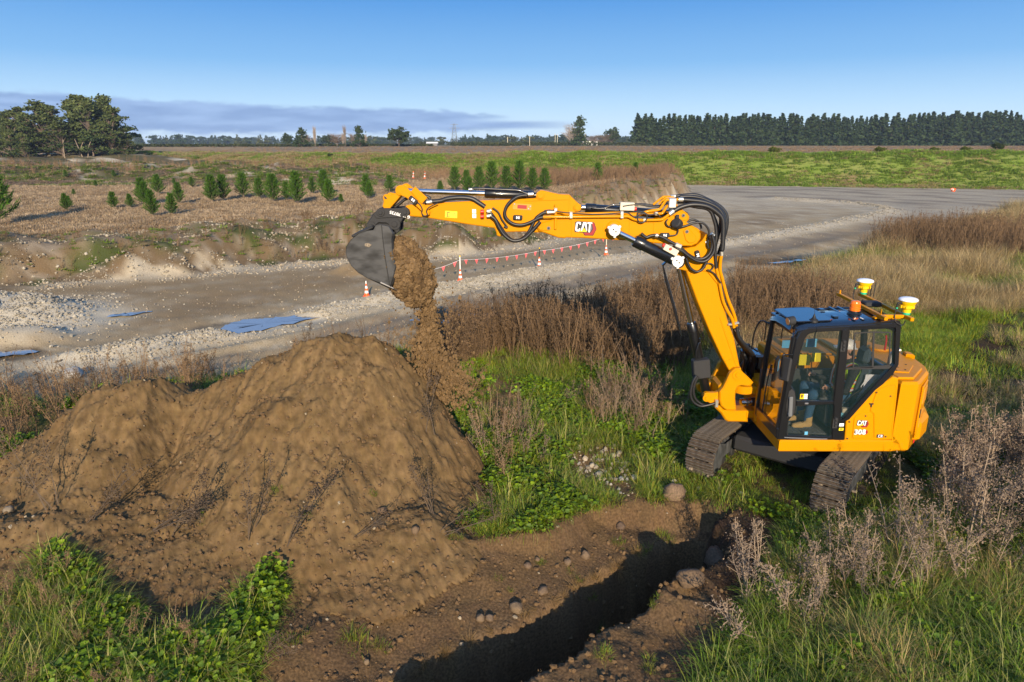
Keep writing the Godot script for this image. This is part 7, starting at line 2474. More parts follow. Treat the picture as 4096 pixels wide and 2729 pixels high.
func dead_weed(seed_: int, h: float, branches: int, leaves: int, spread_: float, size: float) -> Array:
	# [stalk mesh, curled leaves and seed heads mesh]
	var r := RandomNumberGenerator.new()
	r.seed = seed_
	var st := start()
	var lf := start()
	var spots := []
	for stem in 2 + r.randi() % 3:
		var a := r.randf() * TAU
		var lean := r.randf_range(0.02, 0.28)
		var p := Vector3(r.randfn() * 0.04, -0.05, r.randfn() * 0.04)
		var dir := Vector3(cos(a) * lean, 1, sin(a) * lean).normalized()
		var pts := [p]
		var hh := h * r.randf_range(0.7, 1.1)
		for k in 5:
			dir = (dir + Vector3(r.randfn(), r.randfn() * 0.3, r.randfn()) * 0.09).normalized()
			p += dir * hh / 5.0
			pts.append(p)
		st.set_color(Color(1, 1, 1) * r.randf_range(0.8, 1.15))
		for k in 5:
			twig(st, pts[k], pts[k + 1], lerpf(0.008, 0.003, k / 5.0), lerpf(0.008, 0.003, (k + 1) / 5.0))
			spots.append([pts[k].lerp(pts[k + 1], 0.7), 0.6])
		for b in branches:
			var t := r.randf_range(0.25, 1.0) * 4.99
			var q: Vector3 = (pts[int(t)] as Vector3).lerp(pts[int(t) + 1], t - int(t))
			var bd := Vector3(r.randfn(), r.randf_range(0.5, 1.6), r.randfn()).normalized()
			var bl := spread_ * r.randf_range(0.4, 1.0) * (1.15 - t / 6.0)
			var m := q + bd * bl * 0.55
			var e := m + (bd + Vector3(r.randfn(), r.randf_range(0.0, 0.8), r.randfn()) * 0.35).normalized() * bl * 0.45
			twig(st, q, m, 0.0036, 0.0028)
			twig(st, m, e, 0.0028, 0.0016)
			spots.append([m, 0.8])
			spots.append([e, 1.0])
			spots.append([m.lerp(e, 0.5), 1.0])
			if r.randf() < 0.6:
				var e2 := m + (bd + Vector3(r.randfn(), 0.3, r.randfn()) * 0.8).normalized() * bl * 0.4
				twig(st, m, e2, 0.0022, 0.0014)
				spots.append([e2, 1.0])
	for k in leaves:
		var s: Array = spots[r.randi() % spots.size()]
		var at: Vector3 = s[0] + Vector3(r.randfn(), r.randfn() * 1.5, r.randfn()) * 0.022
		var b := Basis(Vector3(r.randfn(), r.randfn(), r.randfn()).normalized(), r.randf() * TAU)
		var z := size * r.randf_range(0.5, 1.5)
		lf.set_color(Color(1, 1, 1) * r.randf_range(0.6, 1.3))
		tri2(lf, at, at + b * Vector3(z, 0.3 * z, 0), at + b * Vector3(0.3 * z, 0, z * 0.8))
		tri2(lf, at, at + b * Vector3(0.3 * z, 0, z * 0.8), at + b * Vector3(-0.5 * z, 0.4 * z, 0.3 * z))
	st.generate_normals()
	lf.generate_normals()
	return [st.commit(), lf.commit()]


func joined(list: Array) -> ArrayMesh:
	var st := SurfaceTool.new()
	st.begin(Mesh.PRIMITIVE_TRIANGLES)
	for m in list:
		st.append_from(m, 0, Transform3D())
	return st.commit()


func bare(x: float, d: float) -> bool:
	# where digging and driving keep the ground bare
	if mound(x, d) > -0.03:
		return true
	if d < 9.1 and x > -2.9 and x < fr_line(d) and d < on_line(SCARP, x) + 0.1:
		return true
	if d < 9.1 and x > -2.7 and x < 3.0 and d < on_line(SCARP, x) + 0.1:
		return true
	return false


const GRASS_G := [Color(0.134, 0.211, 0.016), Color(0.190, 0.252, 0.021), Color(0.112, 0.185, 0.026), Color(0.291, 0.269, 0.039)]
const LEAF_G := [Color(0.120, 0.204, 0.011), Color(0.169, 0.242, 0.011), Color(0.078, 0.144, 0.011)]
const STRAW_G := [Color(0.422, 0.299, 0.134), Color(0.352, 0.246, 0.118), Color(0.493, 0.370, 0.185), Color(0.246, 0.194, 0.084)]

var kinds := {}
var sown := {}
var hues := {}


func sow(kind: String, x: float, d: float, size: float, tint := Color.WHITE, tilt := 0.12) -> void:
	var n: int = kinds[kind].size()
	var key := "%s/%d" % [kind, rng.randi() % n]
	if not sown.has(key):
		sown[key] = []
		hues[key] = []
	var b := Basis(Vector3(rng.randfn(), 0, rng.randfn()).normalized(), rng.randf() * tilt) * Basis(Vector3.UP, rng.randf() * TAU)
	sown[key].append(Transform3D(b.scaled(Vector3.ONE * size), Vector3(x, land(x, d), -d)))
	var k := rng.randf_range(0.75, 1.2)
	hues[key].append(Color(tint.r * k, tint.g * k, tint.b * k))


func build_plants() -> void:
	kinds.grass = []
	kinds.tall = []
	kinds.straw = []
	kinds.leaf = []
	kinds.weed = []
	kinds.stalk = []
	kinds.field = []
	kinds.dam = []
	var weeds := []
	for k in 4:
		kinds.grass.append(grass_tuft(300 + k, 60, 0.13, 0.08, 0.26, 0.0085, 1.2, GRASS_G))
		kinds.tall.append(grass_tuft(310 + k, 60, 0.13, 0.2, 0.55, 0.008, 1.7, GRASS_G + [Color(0.26, 0.24, 0.08), Color(0.20, 0.21, 0.05)]))
		kinds.straw.append(grass_tuft(320 + k, 56, 0.16, 0.35, 0.85, 0.008, 1.3, STRAW_G))
		kinds.leaf.append(leaf_clump(330 + k, 54, 0.18, 0.22, 0.030, LEAF_G + [GRASS_G[2]]))
		kinds.field.append(grass_tuft(340 + k, 44, 0.36, 0.12, 0.38, 0.035, 1.3, [Color(0.37, 0.275, 0.165), Color(0.30, 0.22, 0.13), Color(0.42, 0.33, 0.21), Color(0.25, 0.20, 0.12)]))
		kinds.dam.append(grass_tuft(350 + k, 44, 0.45, 0.12, 0.36, 0.06, 1.3, [Color(0.17, 0.27, 0.030), Color(0.22, 0.31, 0.045), Color(0.14, 0.22, 0.030)]))
	for k in 5:
		var w := dead_weed(400 + k, 1.0, 12, 300, 0.27, 0.017)
		weeds.append(w)
		kinds.weed.append(joined(w))
		kinds.stalk.append(joined(dead_weed(450 + k, 1.15, 9, 150, 0.15, 0.014)))
	var brown := Color(0.20, 0.128, 0.070)
	var grey_brown := Color(0.235, 0.172, 0.120)
	# left foreground
	for k in 5200:
		var x := rng.randf_range(-7.6, -2.4)
		var d := rng.randf_range(4.7, 7.9)
		var n := n_lump.get_noise_2d(x * 0.9, d * 0.9)
		if d > 6.72 + n * 1.5 - 0.16 * absf(x + 5.0) or x > -2.75 + n * 0.5 + (d - 6.0) * -0.25:
			continue
		if Vector2((x + 3.8) / 0.42, (d - 6.6) / 0.75).length() < 1.0 or bare_heap(x, d):
			continue
		var m := n_lump.get_noise_2d(x * 0.8 + 90.0, d * 0.8)
		if m > -0.06:
			sow("leaf", x, d, rng.randf_range(0.8, 1.3))
		if m < 0.12 or k % 3 == 0:
			sow("grass" if k % 3 else "tall", x, d, rng.randf_range(0.8, 1.25))
		if k % 34 == 0:
			sow("weed", x, d, rng.randf_range(0.35, 0.6), brown)
	# bank behind the heap
	for k in 5200:
		var x := rng.randf_range(-16.0, -0.8)
		var d := rng.randf_range(9.0, 17.5)
		if bare(x, d) or d > on_line(BANK_EDGE, x) + 2.6:
			continue
		var n := n_lump.get_noise_2d(x * 0.6 + 15.0, d * 0.6)
		if n > -0.12:
			sow("leaf" if k % 2 else "tall", x, d, rng.randf_range(0.7, 1.3))
		if x < -3.6 and n < 0.12 and k % 9 == 0 or x < -8.0 and k % 19 == 0:
			sow("stalk" if k % 2 else "weed", x, d, rng.randf_range(0.7, 1.2), brown)
		if x >= -3.6 and k % 11 == 0 and d > 12.5:
			sow("weed", x, d, rng.randf_range(0.6, 1.0), brown)
	# middle: green bank in front of the thicket
	for k in 11500:
		var x := rng.randf_range(-1.7, 6.0)
		var d := rng.randf_range(7.9, 21.0)
		if bare(x, d) or d > on_line(BANK_EDGE, x) + 2.2:
			continue
		var n := n_lump.get_noise_2d(x * 0.75 - 20.0, d * 0.75)
		var spill := Vector2((x + 0.55) / 0.9, (d - 13.0) / 2.0).length() < 1.0
		var stony := Vector2((x - 1.42) / 0.62, (d - 10.1) / 0.72).length()
		var stand := Vector2(x - 4.5, d - 10.3).length()
		if spill and rng.randf() < 0.85 or stony < 1.0 and rng.randf() < 0.93:
			continue
		if d < 10.3 and stand < 2.6 and x > 2.3 and rng.randf() < 0.75:
			if rng.randf() < 0.5:
				sow("grass", x, d, rng.randf_range(0.5, 0.8))
			continue
		if stand < 1.9 and rng.randf() < 0.6 + 0.4 * float(x > 3.9):
			continue
		if n > 0.03 and d < 16.5 and k % 5 < 3:
			sow("leaf", x, d, rng.randf_range(0.75, 1.35), Color.WHITE if d > 12 else Color(0.85, 0.85, 0.9))
		elif n > -0.42:
			sow("grass" if k % 4 else "tall", x, d, rng.randf_range(0.8, 1.3), Color(1.15, 1.1, 1.2) if n < -0.25 else Color.WHITE)
		var w := 0.0
		w = maxf(w, smoothstep(1.0, 0.4, Vector2((x + 0.15) / 0.75, (d - 10.6) / 1.7).length()) * 0.34)
		w = maxf(w, smoothstep(1.0, 0.4, Vector2((x - 2.3) / 1.3, (d - 12.3) / 1.8).length()) * 0.5)
		w = maxf(w, smoothstep(14.0, 15.4, d + n * 1.5) * lerpf(0.95, 0.12, smoothstep(3.6, 4.8, x - (d - 15.0) * 0.12)))
		if rng.randf() < w * 0.4:
			sow("stalk" if k % 5 < 3 else "weed", x, d, rng.randf_range(0.6, 0.95) if d < 14 else rng.randf_range(0.75, 1.5), brown * rng.randf_range(0.6, 0.95) if d > 14 else brown.lerp(grey_brown, rng.randf()))
	# right hand bank, away to the bend of the haul road
	for k in 30000:
		var d := 10.5 + 48.0 * pow(rng.randf(), 1.5)
		var x := rng.randf_range(0.33, 0.86) * d
		if x < 4.6 or bare(x, d) or d > on_line(BANK_EDGE, x) + 2.0:
			continue
		var lane := absf((d - 12.0) - (x - 8.4) * 1.02)
		if lane < 1.5 and x > 6.8 and d < 19.0 and rng.randf() < 0.93:
			continue
		if Vector2(x - 4.5, d - 10.3).length() < 2.2 and rng.randf() < 0.7:
			continue
		var n := n_lump.get_noise_2d(x * 0.32 + 44.0, d * 0.32)
		var brinkish := smoothstep(9.0, 1.0, on_line(BANK_EDGE, x) - d)
		var s := 1.0 + d / 50.0
		var field_green := n > 0.12
		if d < 20.0 and x > 6.0 and d < x * 1.75 + 1.0:
			sow("grass", x, d, s * rng.randf_range(0.9, 1.3), Color(1.15, 1.1, 1.0))
			if n < -0.3:
				sow("straw", x, d, s * 0.6)
		elif n < 0.04 + brinkish * 0.1:
			sow("straw", x, d, s * rng.randf_range(0.6, 1.1))
		elif field_green:
			sow("tall", x, d, s * rng.randf_range(0.8, 1.3), Color(1.05, 1.0, 1.1))
		else:
			sow("grass", x, d, s * 1.3)
		var patch := smoothstep(1.0, 0.5, Vector2((x - 7.2) / 2.8, (d - 19.5) / 3.6).length()) + smoothstep(1.0, 0.4, Vector2((x - 21.0) / 6.0, (d - 31.0) / 4.5).length())
		if rng.randf() < patch * 0.8:
			sow("stalk", x, d, rng.randf_range(0.7, 1.1) * (1.0 + d / 70.0), brown * 0.9)
	# right foreground
	var spots := []
	for k in 8800:
		var d := rng.randf_range(3.6, 12.2)
		var x := fr_line(d) + rng.randf_range(-0.15, 6.5)
		if x > 0.95 * d + 1.0 or Vector2(x - 4.6, d - 10.2).length() < 2.0 or Vector2((x - 4.9) / 1.0, (d - 8.75) / 0.8).length() < 1.0:
			continue
		var n := n_lump.get_noise_2d(x * 0.8 + 3.0, d * 0.8)
		if n > 0.18 and x > 5.0 or k % 11 == 0:
			sow("leaf", x, d, rng.randf_range(0.8, 1.2), Color(0.8, 0.85, 0.9))
		else:
			sow("tall" if k % 5 < 3 else "grass", x, d, rng.randf_range(0.7, 1.15), Color(0.82, 0.92, 0.9))
		if n < -0.1 and k % 5 == 0:
			sow("straw", x, d, rng.randf_range(0.5, 0.8), Color(1.0, 1.0, 0.85))
		var thick := (0.25 if Vector2(x - 5.0, d - 8.3).length() < 1.1 else 1.0) * smoothstep(0.35, 1.1, x - fr_line(d)) * smoothstep(5.9, 6.9, d - 0.10 * (x - 3.0))
		if rng.randf() < 0.19 * thick and spots.size() < 280:
			if d > 9.2 + (x - 6.2) * 0.67:
				continue
			var tallest := 1.35
			if x / d > 0.42 and x / d < 0.63:
				tallest = 5.0 * (1.0 - d / 8.7)
			if tallest > 0.4:
				spots.append([x, d, minf(rng.randf_range(0.75, 1.35), tallest)])
	for q in [[2.75, 6.9], [2.6, 6.5], [3.0, 7.2], [2.45, 6.1], [3.1, 6.4], [3.3, 6.8], [3.7, 6.9], [3.0, 6.0], [3.5, 6.5], [4.1, 6.9]]:
		spots.append([q[0], q[1], minf(rng.randf_range(0.85, 1.15), 5.0 * (1.0 - q[1] / 8.7))])
	for k in 26:
		sow("weed" if k % 2 else "tall", rng.randf_range(0.7, 3.0), rng.randf_range(3.0, 4.1), rng.randf_range(0.6, 0.85), brown)
	var stands := []
	for k in 5:
		var o := base("dead_weed", "tall brown dead weed in the thicket at the right, before the near track", "weed", Vector3.ZERO, 0.0, "dead weeds in the right foreground thicket")
		put("stalk", weeds[k][0], tinted("weed_stalk_%d" % k, Color(0.29, 0.22, 0.155)), o)
		put("seed_heads", weeds[k][1], tinted("weed_head_%d" % k, grey_brown * (0.85 + 0.07 * k)), o)
		stands.append(o)
	for k in spots.size():
		var q: Array = spots[k]
		var o: Node3D = stands[k] if k < 5 else stands[rng.randi() % 5].duplicate()
		if k >= 5:
			o.name = numbered("dead_weed")
			add_child(o)
		o.position = Vector3(q[0], land(q[0], q[1]), -q[1])
		o.rotation = Vector3(rng.randfn() * 0.13, rng.randf() * TAU, rng.randfn() * 0.13 + 0.08)
		o.scale = Vector3.ONE * q[2]
		var zone := "in the middle of the right-hand thicket, rooted in green grass"
		if q[0] < 4.0:
			zone = "at the thicket's outer tip leaning towards the trench"
		elif q[1] > 9.6:
			zone = "standing behind the thicket beside the counterweight"
		elif q[0] < 5.6 and q[1] > 7.3:
			zone = "standing before the shoes of the near track"
		elif q[0] > 6.4:
			zone = "at the right edge of the picture in the thicket"
		o.set_meta("label", "tall brown dead weed " + zone)
	# weeds that stand or lie on the heap
	var lone := [
		[-5.9, 7.85, 0.95, 0.25, "dark dead weed leaning over the heap near its left end"], [-6.6, 7.3, 1.0, 0.1, "dead weed at the left edge beside the grass"], [-5.4, 7.7, 0.8, -0.5, "thin dead weed in front of the mound's left shoulder"],
		[-4.55, 7.75, 1.05, -0.95, "fallen dead weed with long stalks spread to the right on the mound"], [-4.3, 7.6, 0.9, -0.7, "second fallen dead weed tangled at the foot of the mound"], [-3.25, 7.45, 0.8, -0.3, "thin dead weed rising by the tall green grass"],
		[-2.75, 7.2, 0.95, -0.4, "dead weed right of the tall green grass at the mound's foot"], [-2.6, 5.9, 0.55, -0.7, "broken dead weed drooping over the stones"], [-1.02, 8.0, 0.75, 0.1, "forked bare weed standing on the mound's right foot"],
		[-1.28, 9.4, 0.85, 0.1, "bare weed on the right flank of the mound"], [-0.9, 7.75, 0.6, -1.1, "dark uprooted weed lying beside the oval stone"], [-0.25, 8.3, 0.7, 0.3, "brown dead weed leaning at the edge of the green bank"], [-1.95, 7.55, 0.5, -1.2, "small dark uprooted weed lying low on the mound"],
		[-3.35, 10.6, 0.5, 0.05, "pale dry stalk standing on the crest of the mound"],
	]
	for k in lone.size():
		var q: Array = lone[k]
		var o := base("dead_weed", q[4], "weed", Vector3(q[0], land(q[0], q[1]), -q[1]))
		put("stalk", weeds[k % 5][0], tinted("lone_stalk", Color(0.13, 0.095, 0.065)), o)
		put("seed_heads", weeds[k % 5][1], tinted("lone_head", Color(0.085, 0.060, 0.040)), o)
		o.rotation = Vector3(0.1, k * 2.1, 0)
		o.rotation = (Basis(Vector3(0, 0, 1), q[3]) * Basis(Vector3.UP, k * 2.1)).get_euler()
		o.scale = Vector3.ONE * q[2] * 1.35
	# sprigs of grass on the ledge, the trench wall and the heap
	for q in [[-1.75, 6.35, 1.1], [-1.45, 6.25, 0.6], [-2.35, 6.2, 0.7], [-0.75, 7.75, 0.5], [0.75, 6.45, 0.7], [1.05, 6.9, 0.8], [1.4, 7.25, 0.9], [1.7, 7.7, 0.9], [1.2, 7.4, 0.6], [0.5, 6.5, 0.7], [0.2, 6.3, 0.6], [1.9, 8.2, 0.8], [2.2, 8.4, 0.7], [0.9, 7.6, 0.6], [0.35, 7.75, 0.4], [1.5, 8.3, 0.6], [-0.1, 7.3, 0.4], [0.9, 5.75, 0.6], [1.25, 5.6, 0.6], [1.6, 6.5, 0.4], [-2.6, 7.6, 0.5], [-4.0, 7.9, 0.5], [-1.9, 8.2, 0.4], [-3.0, 7.9, 0.45], [-0.15, 6.0, 0.5], [-0.4, 6.15, 0.5]]:
		for k in 3:
			sow("grass" if k else "tall", q[0] + rng.randfn() * 0.06, q[1] + rng.randfn() * 0.06, q[2] * (0.8 if k else 0.5), Color(0.9, 0.85, 0.9), 0.5)
	for k in 36:
		var t := rng.randf() * 3.99 + 0.6
		var i := int(minf(t, 4.0))
		var q: Vector2 = (TRENCH[i] as Vector2).lerp(TRENCH[mini(i + 1, 5)], t - i)
		sow("straw", q.x - 0.36, q.y + 0.42, rng.randf_range(0.15, 0.35), Color(0.7, 0.6, 0.5), 1.8)
	build_far_grass(brown)
	var said := {
		"grass": ["grass", "short green grass growing over the bank and along the tracks", "grass"], "tall": ["grass", "long arching green grass on the bank and in the foreground", "grass"],
		"straw": ["dry_grass", "long straw-coloured dry grass along the brink of the bank", "grass"], "leaf": ["ground_cover", "bright green broad-leaved weeds covering the bank and the foreground", "weeds"],
		"stalk": ["undergrowth", "thin upright brown dead stalks standing along the brink and on the bank", "weeds"], "weed": ["undergrowth", "dense thicket of brown dead weed stalks along the brink and on the bank", "weeds"], "field": ["dry_grass", "tan dry grass covering the flat field left of the pit", "grass"],
		"dam": ["grass", "rough green grass on the long slope of the dam", "grass"],
	}
	var mats := {"grass": M.grass, "tall": M.grass, "straw": M.grass, "leaf": M.leaf, "weed": M.dead, "stalk": M.dead, "field": M.grass, "dam": M.grass}
	for kind in kinds:
		for k in kinds[kind].size():
			var key := "%s/%d" % [kind, k]
			if sown.has(key):
				scatter(said[kind][0], kinds[kind][k], mats[kind], sown[key], hues[key], "stuff", said[kind][1], said[kind][2])


func bare_heap(x: float, d: float) -> bool:
	return mound(x, d) > 0.25


func tinted(called: String, c: Color) -> StandardMaterial3D:
	var m := leafy(called, c, 0.2, 0.85)
	return m


func build_far_grass(brown: Color) -> void:
	# dry field left of the pit, denser and shorter than the bank's grass
	for k in 26000:
		var d := 30.0 + 92.0 * pow(rng.randf(), 1.25)
		var x := rng.randf_range(-0.80, 0.26) * d
		var back := d - on_line(PIT_TOE, x)
		if back < 0.5 or d > on_line(DAM_BASE, x) + 1.0 or x > 29.0:
			continue
		var n := n_lump.get_noise_2d(x * 0.25, d * 0.25)
		var s := 0.75 + d / 130.0
		if back < 9.0:
			if n_lump.get_noise_2d(x * 0.5 + 7.0, d * 0.5) > 0.0 and x < 3.0 and rng.randf() < 0.8 or rng.randf() < 0.35:
				continue
			sow("dam" if rng.randf() < 0.4 else "field", x, d, s * rng.randf_range(0.3, 0.65), Color(0.75, 0.72, 0.7))
			if rng.randf() < 0.25:
				sow("weed", x, d, rng.randf_range(0.4, 0.8), brown)
			if x > 4.0 and rng.randf() < 0.6:
				sow("weed", x, d, rng.randf_range(0.8, 1.3), brown * 1.25)
			continue
		if x < -14.0 and d > 86.0 and rng.randf() < 0.7:
			sow("dam" if n > -0.2 else "field", x, d, s * 0.8, Color(0.62, 0.58, 0.7))
			continue
		sow("field", x, d, s * rng.randf_range(0.55, 0.95), Color(1.15, 1.10, 1.08) if n > -0.15 else Color(0.92, 0.86, 0.82))
		if x > -2.0 and d > 84.0 and rng.randf() < 0.8:
			sow("weed", x, d, rng.randf_range(1.2, 2.0), brown * 1.1)
		elif d > 98.0 and rng.randf() < 0.5:
			sow("weed", x, d, rng.randf_range(1.0, 1.6), brown * 1.3)
	# slope of the dam
	for k in 15000:
		var x := rng.randf_range(-110.0, 120.0)
		var dam := on_line(DAM_BASE, x)
		var d := dam + rng.randf_range(0.0, 14.5)
		var n := n_big.get_noise_2d(x * 1.2 + 5.0, d * 2.0)
		var dry := n + smoothstep(5.0, -50.0, x) * 0.42 - 0.22 + (0.25 if d - dam < 2.0 else 0.0)
		if rng.randf() < clampf(0.3 + dry * 1.6, 0.06, 0.9):
			sow("field", x, d, rng.randf_range(1.2, 2.0), Color(0.95, 0.95, 0.75))
		else:
			sow("dam", x, d, rng.randf_range(1.0, 1.7), Color(1.05, 1.05, 1.0) if n > 0 else Color(0.9, 0.92, 0.9))
	# field beyond the dam
	for k in 5000:
		var d := 128.0 + 150.0 * pow(rng.randf(), 1.5)
		var x := rng.randf_range(-0.6, 0.85) * d
		if d < on_line(DAM_BASE, x) + 13.0:
			continue
		sow("field", x, d, rng.randf_range(0.8, 1.6), Color(0.85, 0.75, 0.68))
	# dead clumps on the eroded bank
	for q in [[-12.6, 42.5], [-11.2, 41.0], [-9.6, 44.0], [-8.0, 45.5], [-13.6, 45.0], [-6.2, 46.0], [-10.5, 46.5], [-16.0, 40.0], [-15.0, 43.0]]:
		for k in 5:
			sow("weed", q[0] + rng.randfn() * 0.25, q[1] + rng.randfn() * 0.25, rng.randf_range(0.7, 1.2), brown * 0.7)


func sapling_mesh(seed_: int, whorls: int, needle: float) -> Array:
	# a young pine 1 m tall: [trunk, needles]
	var r := RandomNumberGenerator.new()
	r.seed = seed_
	var tr := start()
	twig(tr, Vector3(0, -0.05, 0), Vector3(0, 0.95, 0), 0.02, 0.006)
	var st := start()
	for w in whorls:
		var t := (w + 0.4) / whorls
		var y := 0.06 + t * 0.88
		var reach := (0.29 - 0.25 * t) * r.randf_range(0.8, 1.2) + 0.02
		var n := 6
		for k in n:
			var a := TAU * k / n + w * 0.7 + r.randfn() * 0.2
			var e := Vector3(cos(a) * reach, y + reach * r.randf_range(0.6, 1.1), sin(a) * reach)
			var s := Vector3(0, y, 0)
			twig(tr, s, e, 0.006, 0.003)
			for m in 12:
				var q := s.lerp(e, 0.15 + 0.85 * m / 11.0)
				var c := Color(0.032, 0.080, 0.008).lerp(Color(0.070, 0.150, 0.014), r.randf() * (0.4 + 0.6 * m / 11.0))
				st.set_color(c)
				var d := (e - s).normalized()
				var side := Vector3(r.randfn(), r.randfn(), r.randfn()).normalized()
				var tip := q + (d * 0.9 + side * 0.7 + Vector3(0, 0.25, 0)) * needle
				var wd := d.cross(side).normalized() * needle * 0.17
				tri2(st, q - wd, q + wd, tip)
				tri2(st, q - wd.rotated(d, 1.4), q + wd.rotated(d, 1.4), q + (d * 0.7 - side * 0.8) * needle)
	for k in 10:
		var q := Vector3(0, 0.86 + k * 0.014, 0)
		st.set_color(Color(0.05, 0.12, 0.01))
		var side := Vector3(r.randfn(), 0.8, r.randfn()).normalized() * needle * 1.1
		tri2(st, q, q + Vector3(0.01, 0, 0.008), q + side)
	st.generate_normals()
	tr.generate_normals()
	return [tr.commit(), st.commit()]


func build_saplings() -> void:
	var protos := []
	for k in 4:
		protos.append(sapling_mesh(500 + k, 17, 0.080))
	# x, d, height
	var list := []
	for q in [[-32.9, 44.2, 3.4], [-25.78, 49.6, 1.65], [-31.6, 59.5, 2.0], [-30.9, 58.6, 1.7], [-24.85, 50.6, 1.4], [-35.96, 70.9, 1.8], [-28.5, 59.5, 1.6], [-32.06, 55.8, 1.2], [-31.15, 56.6, 1.0], [-34.5, 53.6, 1.2], [-35.9, 56.2, 0.9],
		[-26.4, 61.3, 2.1], [-26.2, 63.2, 2.1], [-25.8, 66.9, 2.1], [-24.9, 69.0, 0.8], [-23.7, 65.3, 1.7], [-21.2, 61.8, 2.2], [-20.4, 63.0, 1.5], [-18.4, 59.5, 2.4], [-20.5, 71.6, 1.5], [-19.1, 70.9, 2.2], [-16.0, 60.9, 1.8], [-14.3, 68.5, 1.9], [-13.6, 66.5, 1.3], [-13.1, 74.8, 1.6], [-15.0, 61.0, 0.7], [-38.5, 51.0, 0.5], [-58.5, 92.0, 0.9], [-50.0, 84.0, 0.7], [-44.0, 70.0, 0.6], [-55.0, 97.0, 0.9], [-38.0, 83.0, 1.1], [-42.0, 87.0, 0.7], [-30.0, 88.0, 0.9],
		[-6.2, 76.0, 2.3], [-5.0, 77.0, 2.0], [-3.6, 76.5, 2.3], [-2.2, 76.5, 2.8], [-0.6, 76.0, 2.4], [0.8, 75.5, 2.9], [2.2, 75.0, 2.2], [3.6, 77.0, 2.2], [-4.3, 70.0, 1.6], [-7.4, 72.0, 1.2], [10.5, 86.0, 2.0], [15.8, 90.0, 1.8]]:
		list.append(q)
	list.sort_custom(func(a: Array, b: Array) -> bool: return a[0] / a[1] < b[0] / b[1])
	var words_ := {0: "large bright green young pine at the edge of the picture, cut off by it"}
	for k in list.size():
		var q: Array = list[k]
		var size := "knee-high" if q[2] < 1.0 else "waist-high" if q[2] < 1.5 else "man-high" if q[2] < 2.1 else "tall"
		var where := "in the dry field left of the raised bucket" if q[0] < -12.0 else "in the dry field beyond the raised stick"
		var o := base("pine_sapling", words_.get(k, "%s pine sapling, %s from the left %s" % [size, ordinal(k + 1), where]), "pine sapling", Vector3(q[0], land(q[0], q[1]), -q[1]), rng.randf() * TAU, "pine saplings in the dry field")
		put("trunk", protos[k % 4][0], M.bark, o)
		put("needles", protos[k % 4][1], M.needle, o)
		o.scale = Vector3(q[2] * rng.randf_range(1.0, 1.25), q[2] * 1.12, q[2] * rng.randf_range(1.0, 1.25))


# ---------- trees and farms beyond ----------

func spray(st: SurfaceTool, r: RandomNumberGenerator, at: Vector3, size: float, c: Color, up: float) -> void:
	for k in 2:
		var a := Vector3(r.randfn(), r.randfn() * 0.6 + up, r.randfn()).normalized()
		var b := a.cross(Vector3(r.randfn(), r.randfn(), r.randfn())).normalized()
		st.set_color(c * r.randf_range(0.7, 1.25))
		tri2(st, at - b * size * 0.45, at + b * size * 0.45, at + a * size)
		tri2(st, at - b * size * 0.35 - a * size * 0.2, at + a * size * 0.7 + b * size * 0.5, at - a * size * 0.4 + b * size * 0.3)


func conifer(seed_: int, wide: float, tiers: int, per: int, size: float, dark: Color, light: Color, low := 0.04) -> Array:
	# a spire-shaped tree 1 m tall
	var r := RandomNumberGenerator.new()
	r.seed = seed_
	var tr := start()
	tube(tr, [Vector3(0, -0.02, 0), Vector3(0.004, 0.5, 0.003), Vector3(0, 0.97, 0)], 0.016, 5, 1, 0.003)
	var st := start()
	for t in tiers:
		var f := (t + 0.5) / tiers
		var y := low + (1.0 - low) * f
		var reach := wide * pow(1.0 - f, 0.8) * r.randf_range(0.7, 1.25) + 0.008
		for k in per:
			var a := TAU * k / per + r.randf() * 1.2
			var q := reach * r.randf_range(0.35, 1.0)
			var p := Vector3(cos(a) * q, y - q * 0.15 + r.randfn() * 0.012, sin(a) * q)
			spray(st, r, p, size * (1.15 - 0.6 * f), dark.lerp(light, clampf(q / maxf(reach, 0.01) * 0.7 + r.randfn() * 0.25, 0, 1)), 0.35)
	st.generate_normals()
	tr.generate_normals()
	return [tr.commit(), st.commit()]


func rough_tree(seed_: int, clumps: int, per: int, size: float, dark: Color, light: Color, shape: Callable, trunk_r := 0.02, clump_w := 0.065) -> Array:
	# an irregular crown of leaf clumps on limbs, 1 m tall
	var r := RandomNumberGenerator.new()
	r.seed = seed_
	var tr := start()
	var top := Vector3(r.randfn() * 0.04, 0.82, r.randfn() * 0.04)
	tube(tr, [Vector3(0, -0.02, 0), Vector3(r.randfn() * 0.02, 0.35, r.randfn() * 0.02), top], trunk_r, 6, 3, trunk_r * 0.25)
	var st := start()
	for c in clumps:
		var p: Vector3 = shape.call(r)
		var foot := Vector3(0, clampf(p.y - 0.12 - r.randf() * 0.15, 0.08, 0.8), 0)
		twig(tr, foot, p, trunk_r * 0.35, trunk_r * 0.12)
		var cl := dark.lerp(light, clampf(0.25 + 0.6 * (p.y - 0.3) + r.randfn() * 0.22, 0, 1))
		var w := clump_w * r.randf_range(0.7, 1.3)
		for k in per:
			var d := Vector3(r.randfn(), r.randfn() * 0.55, r.randfn()) * w
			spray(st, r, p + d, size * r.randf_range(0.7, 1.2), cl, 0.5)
	st.generate_normals()
	tr.generate_normals()
	return [tr.commit(), st.commit()]


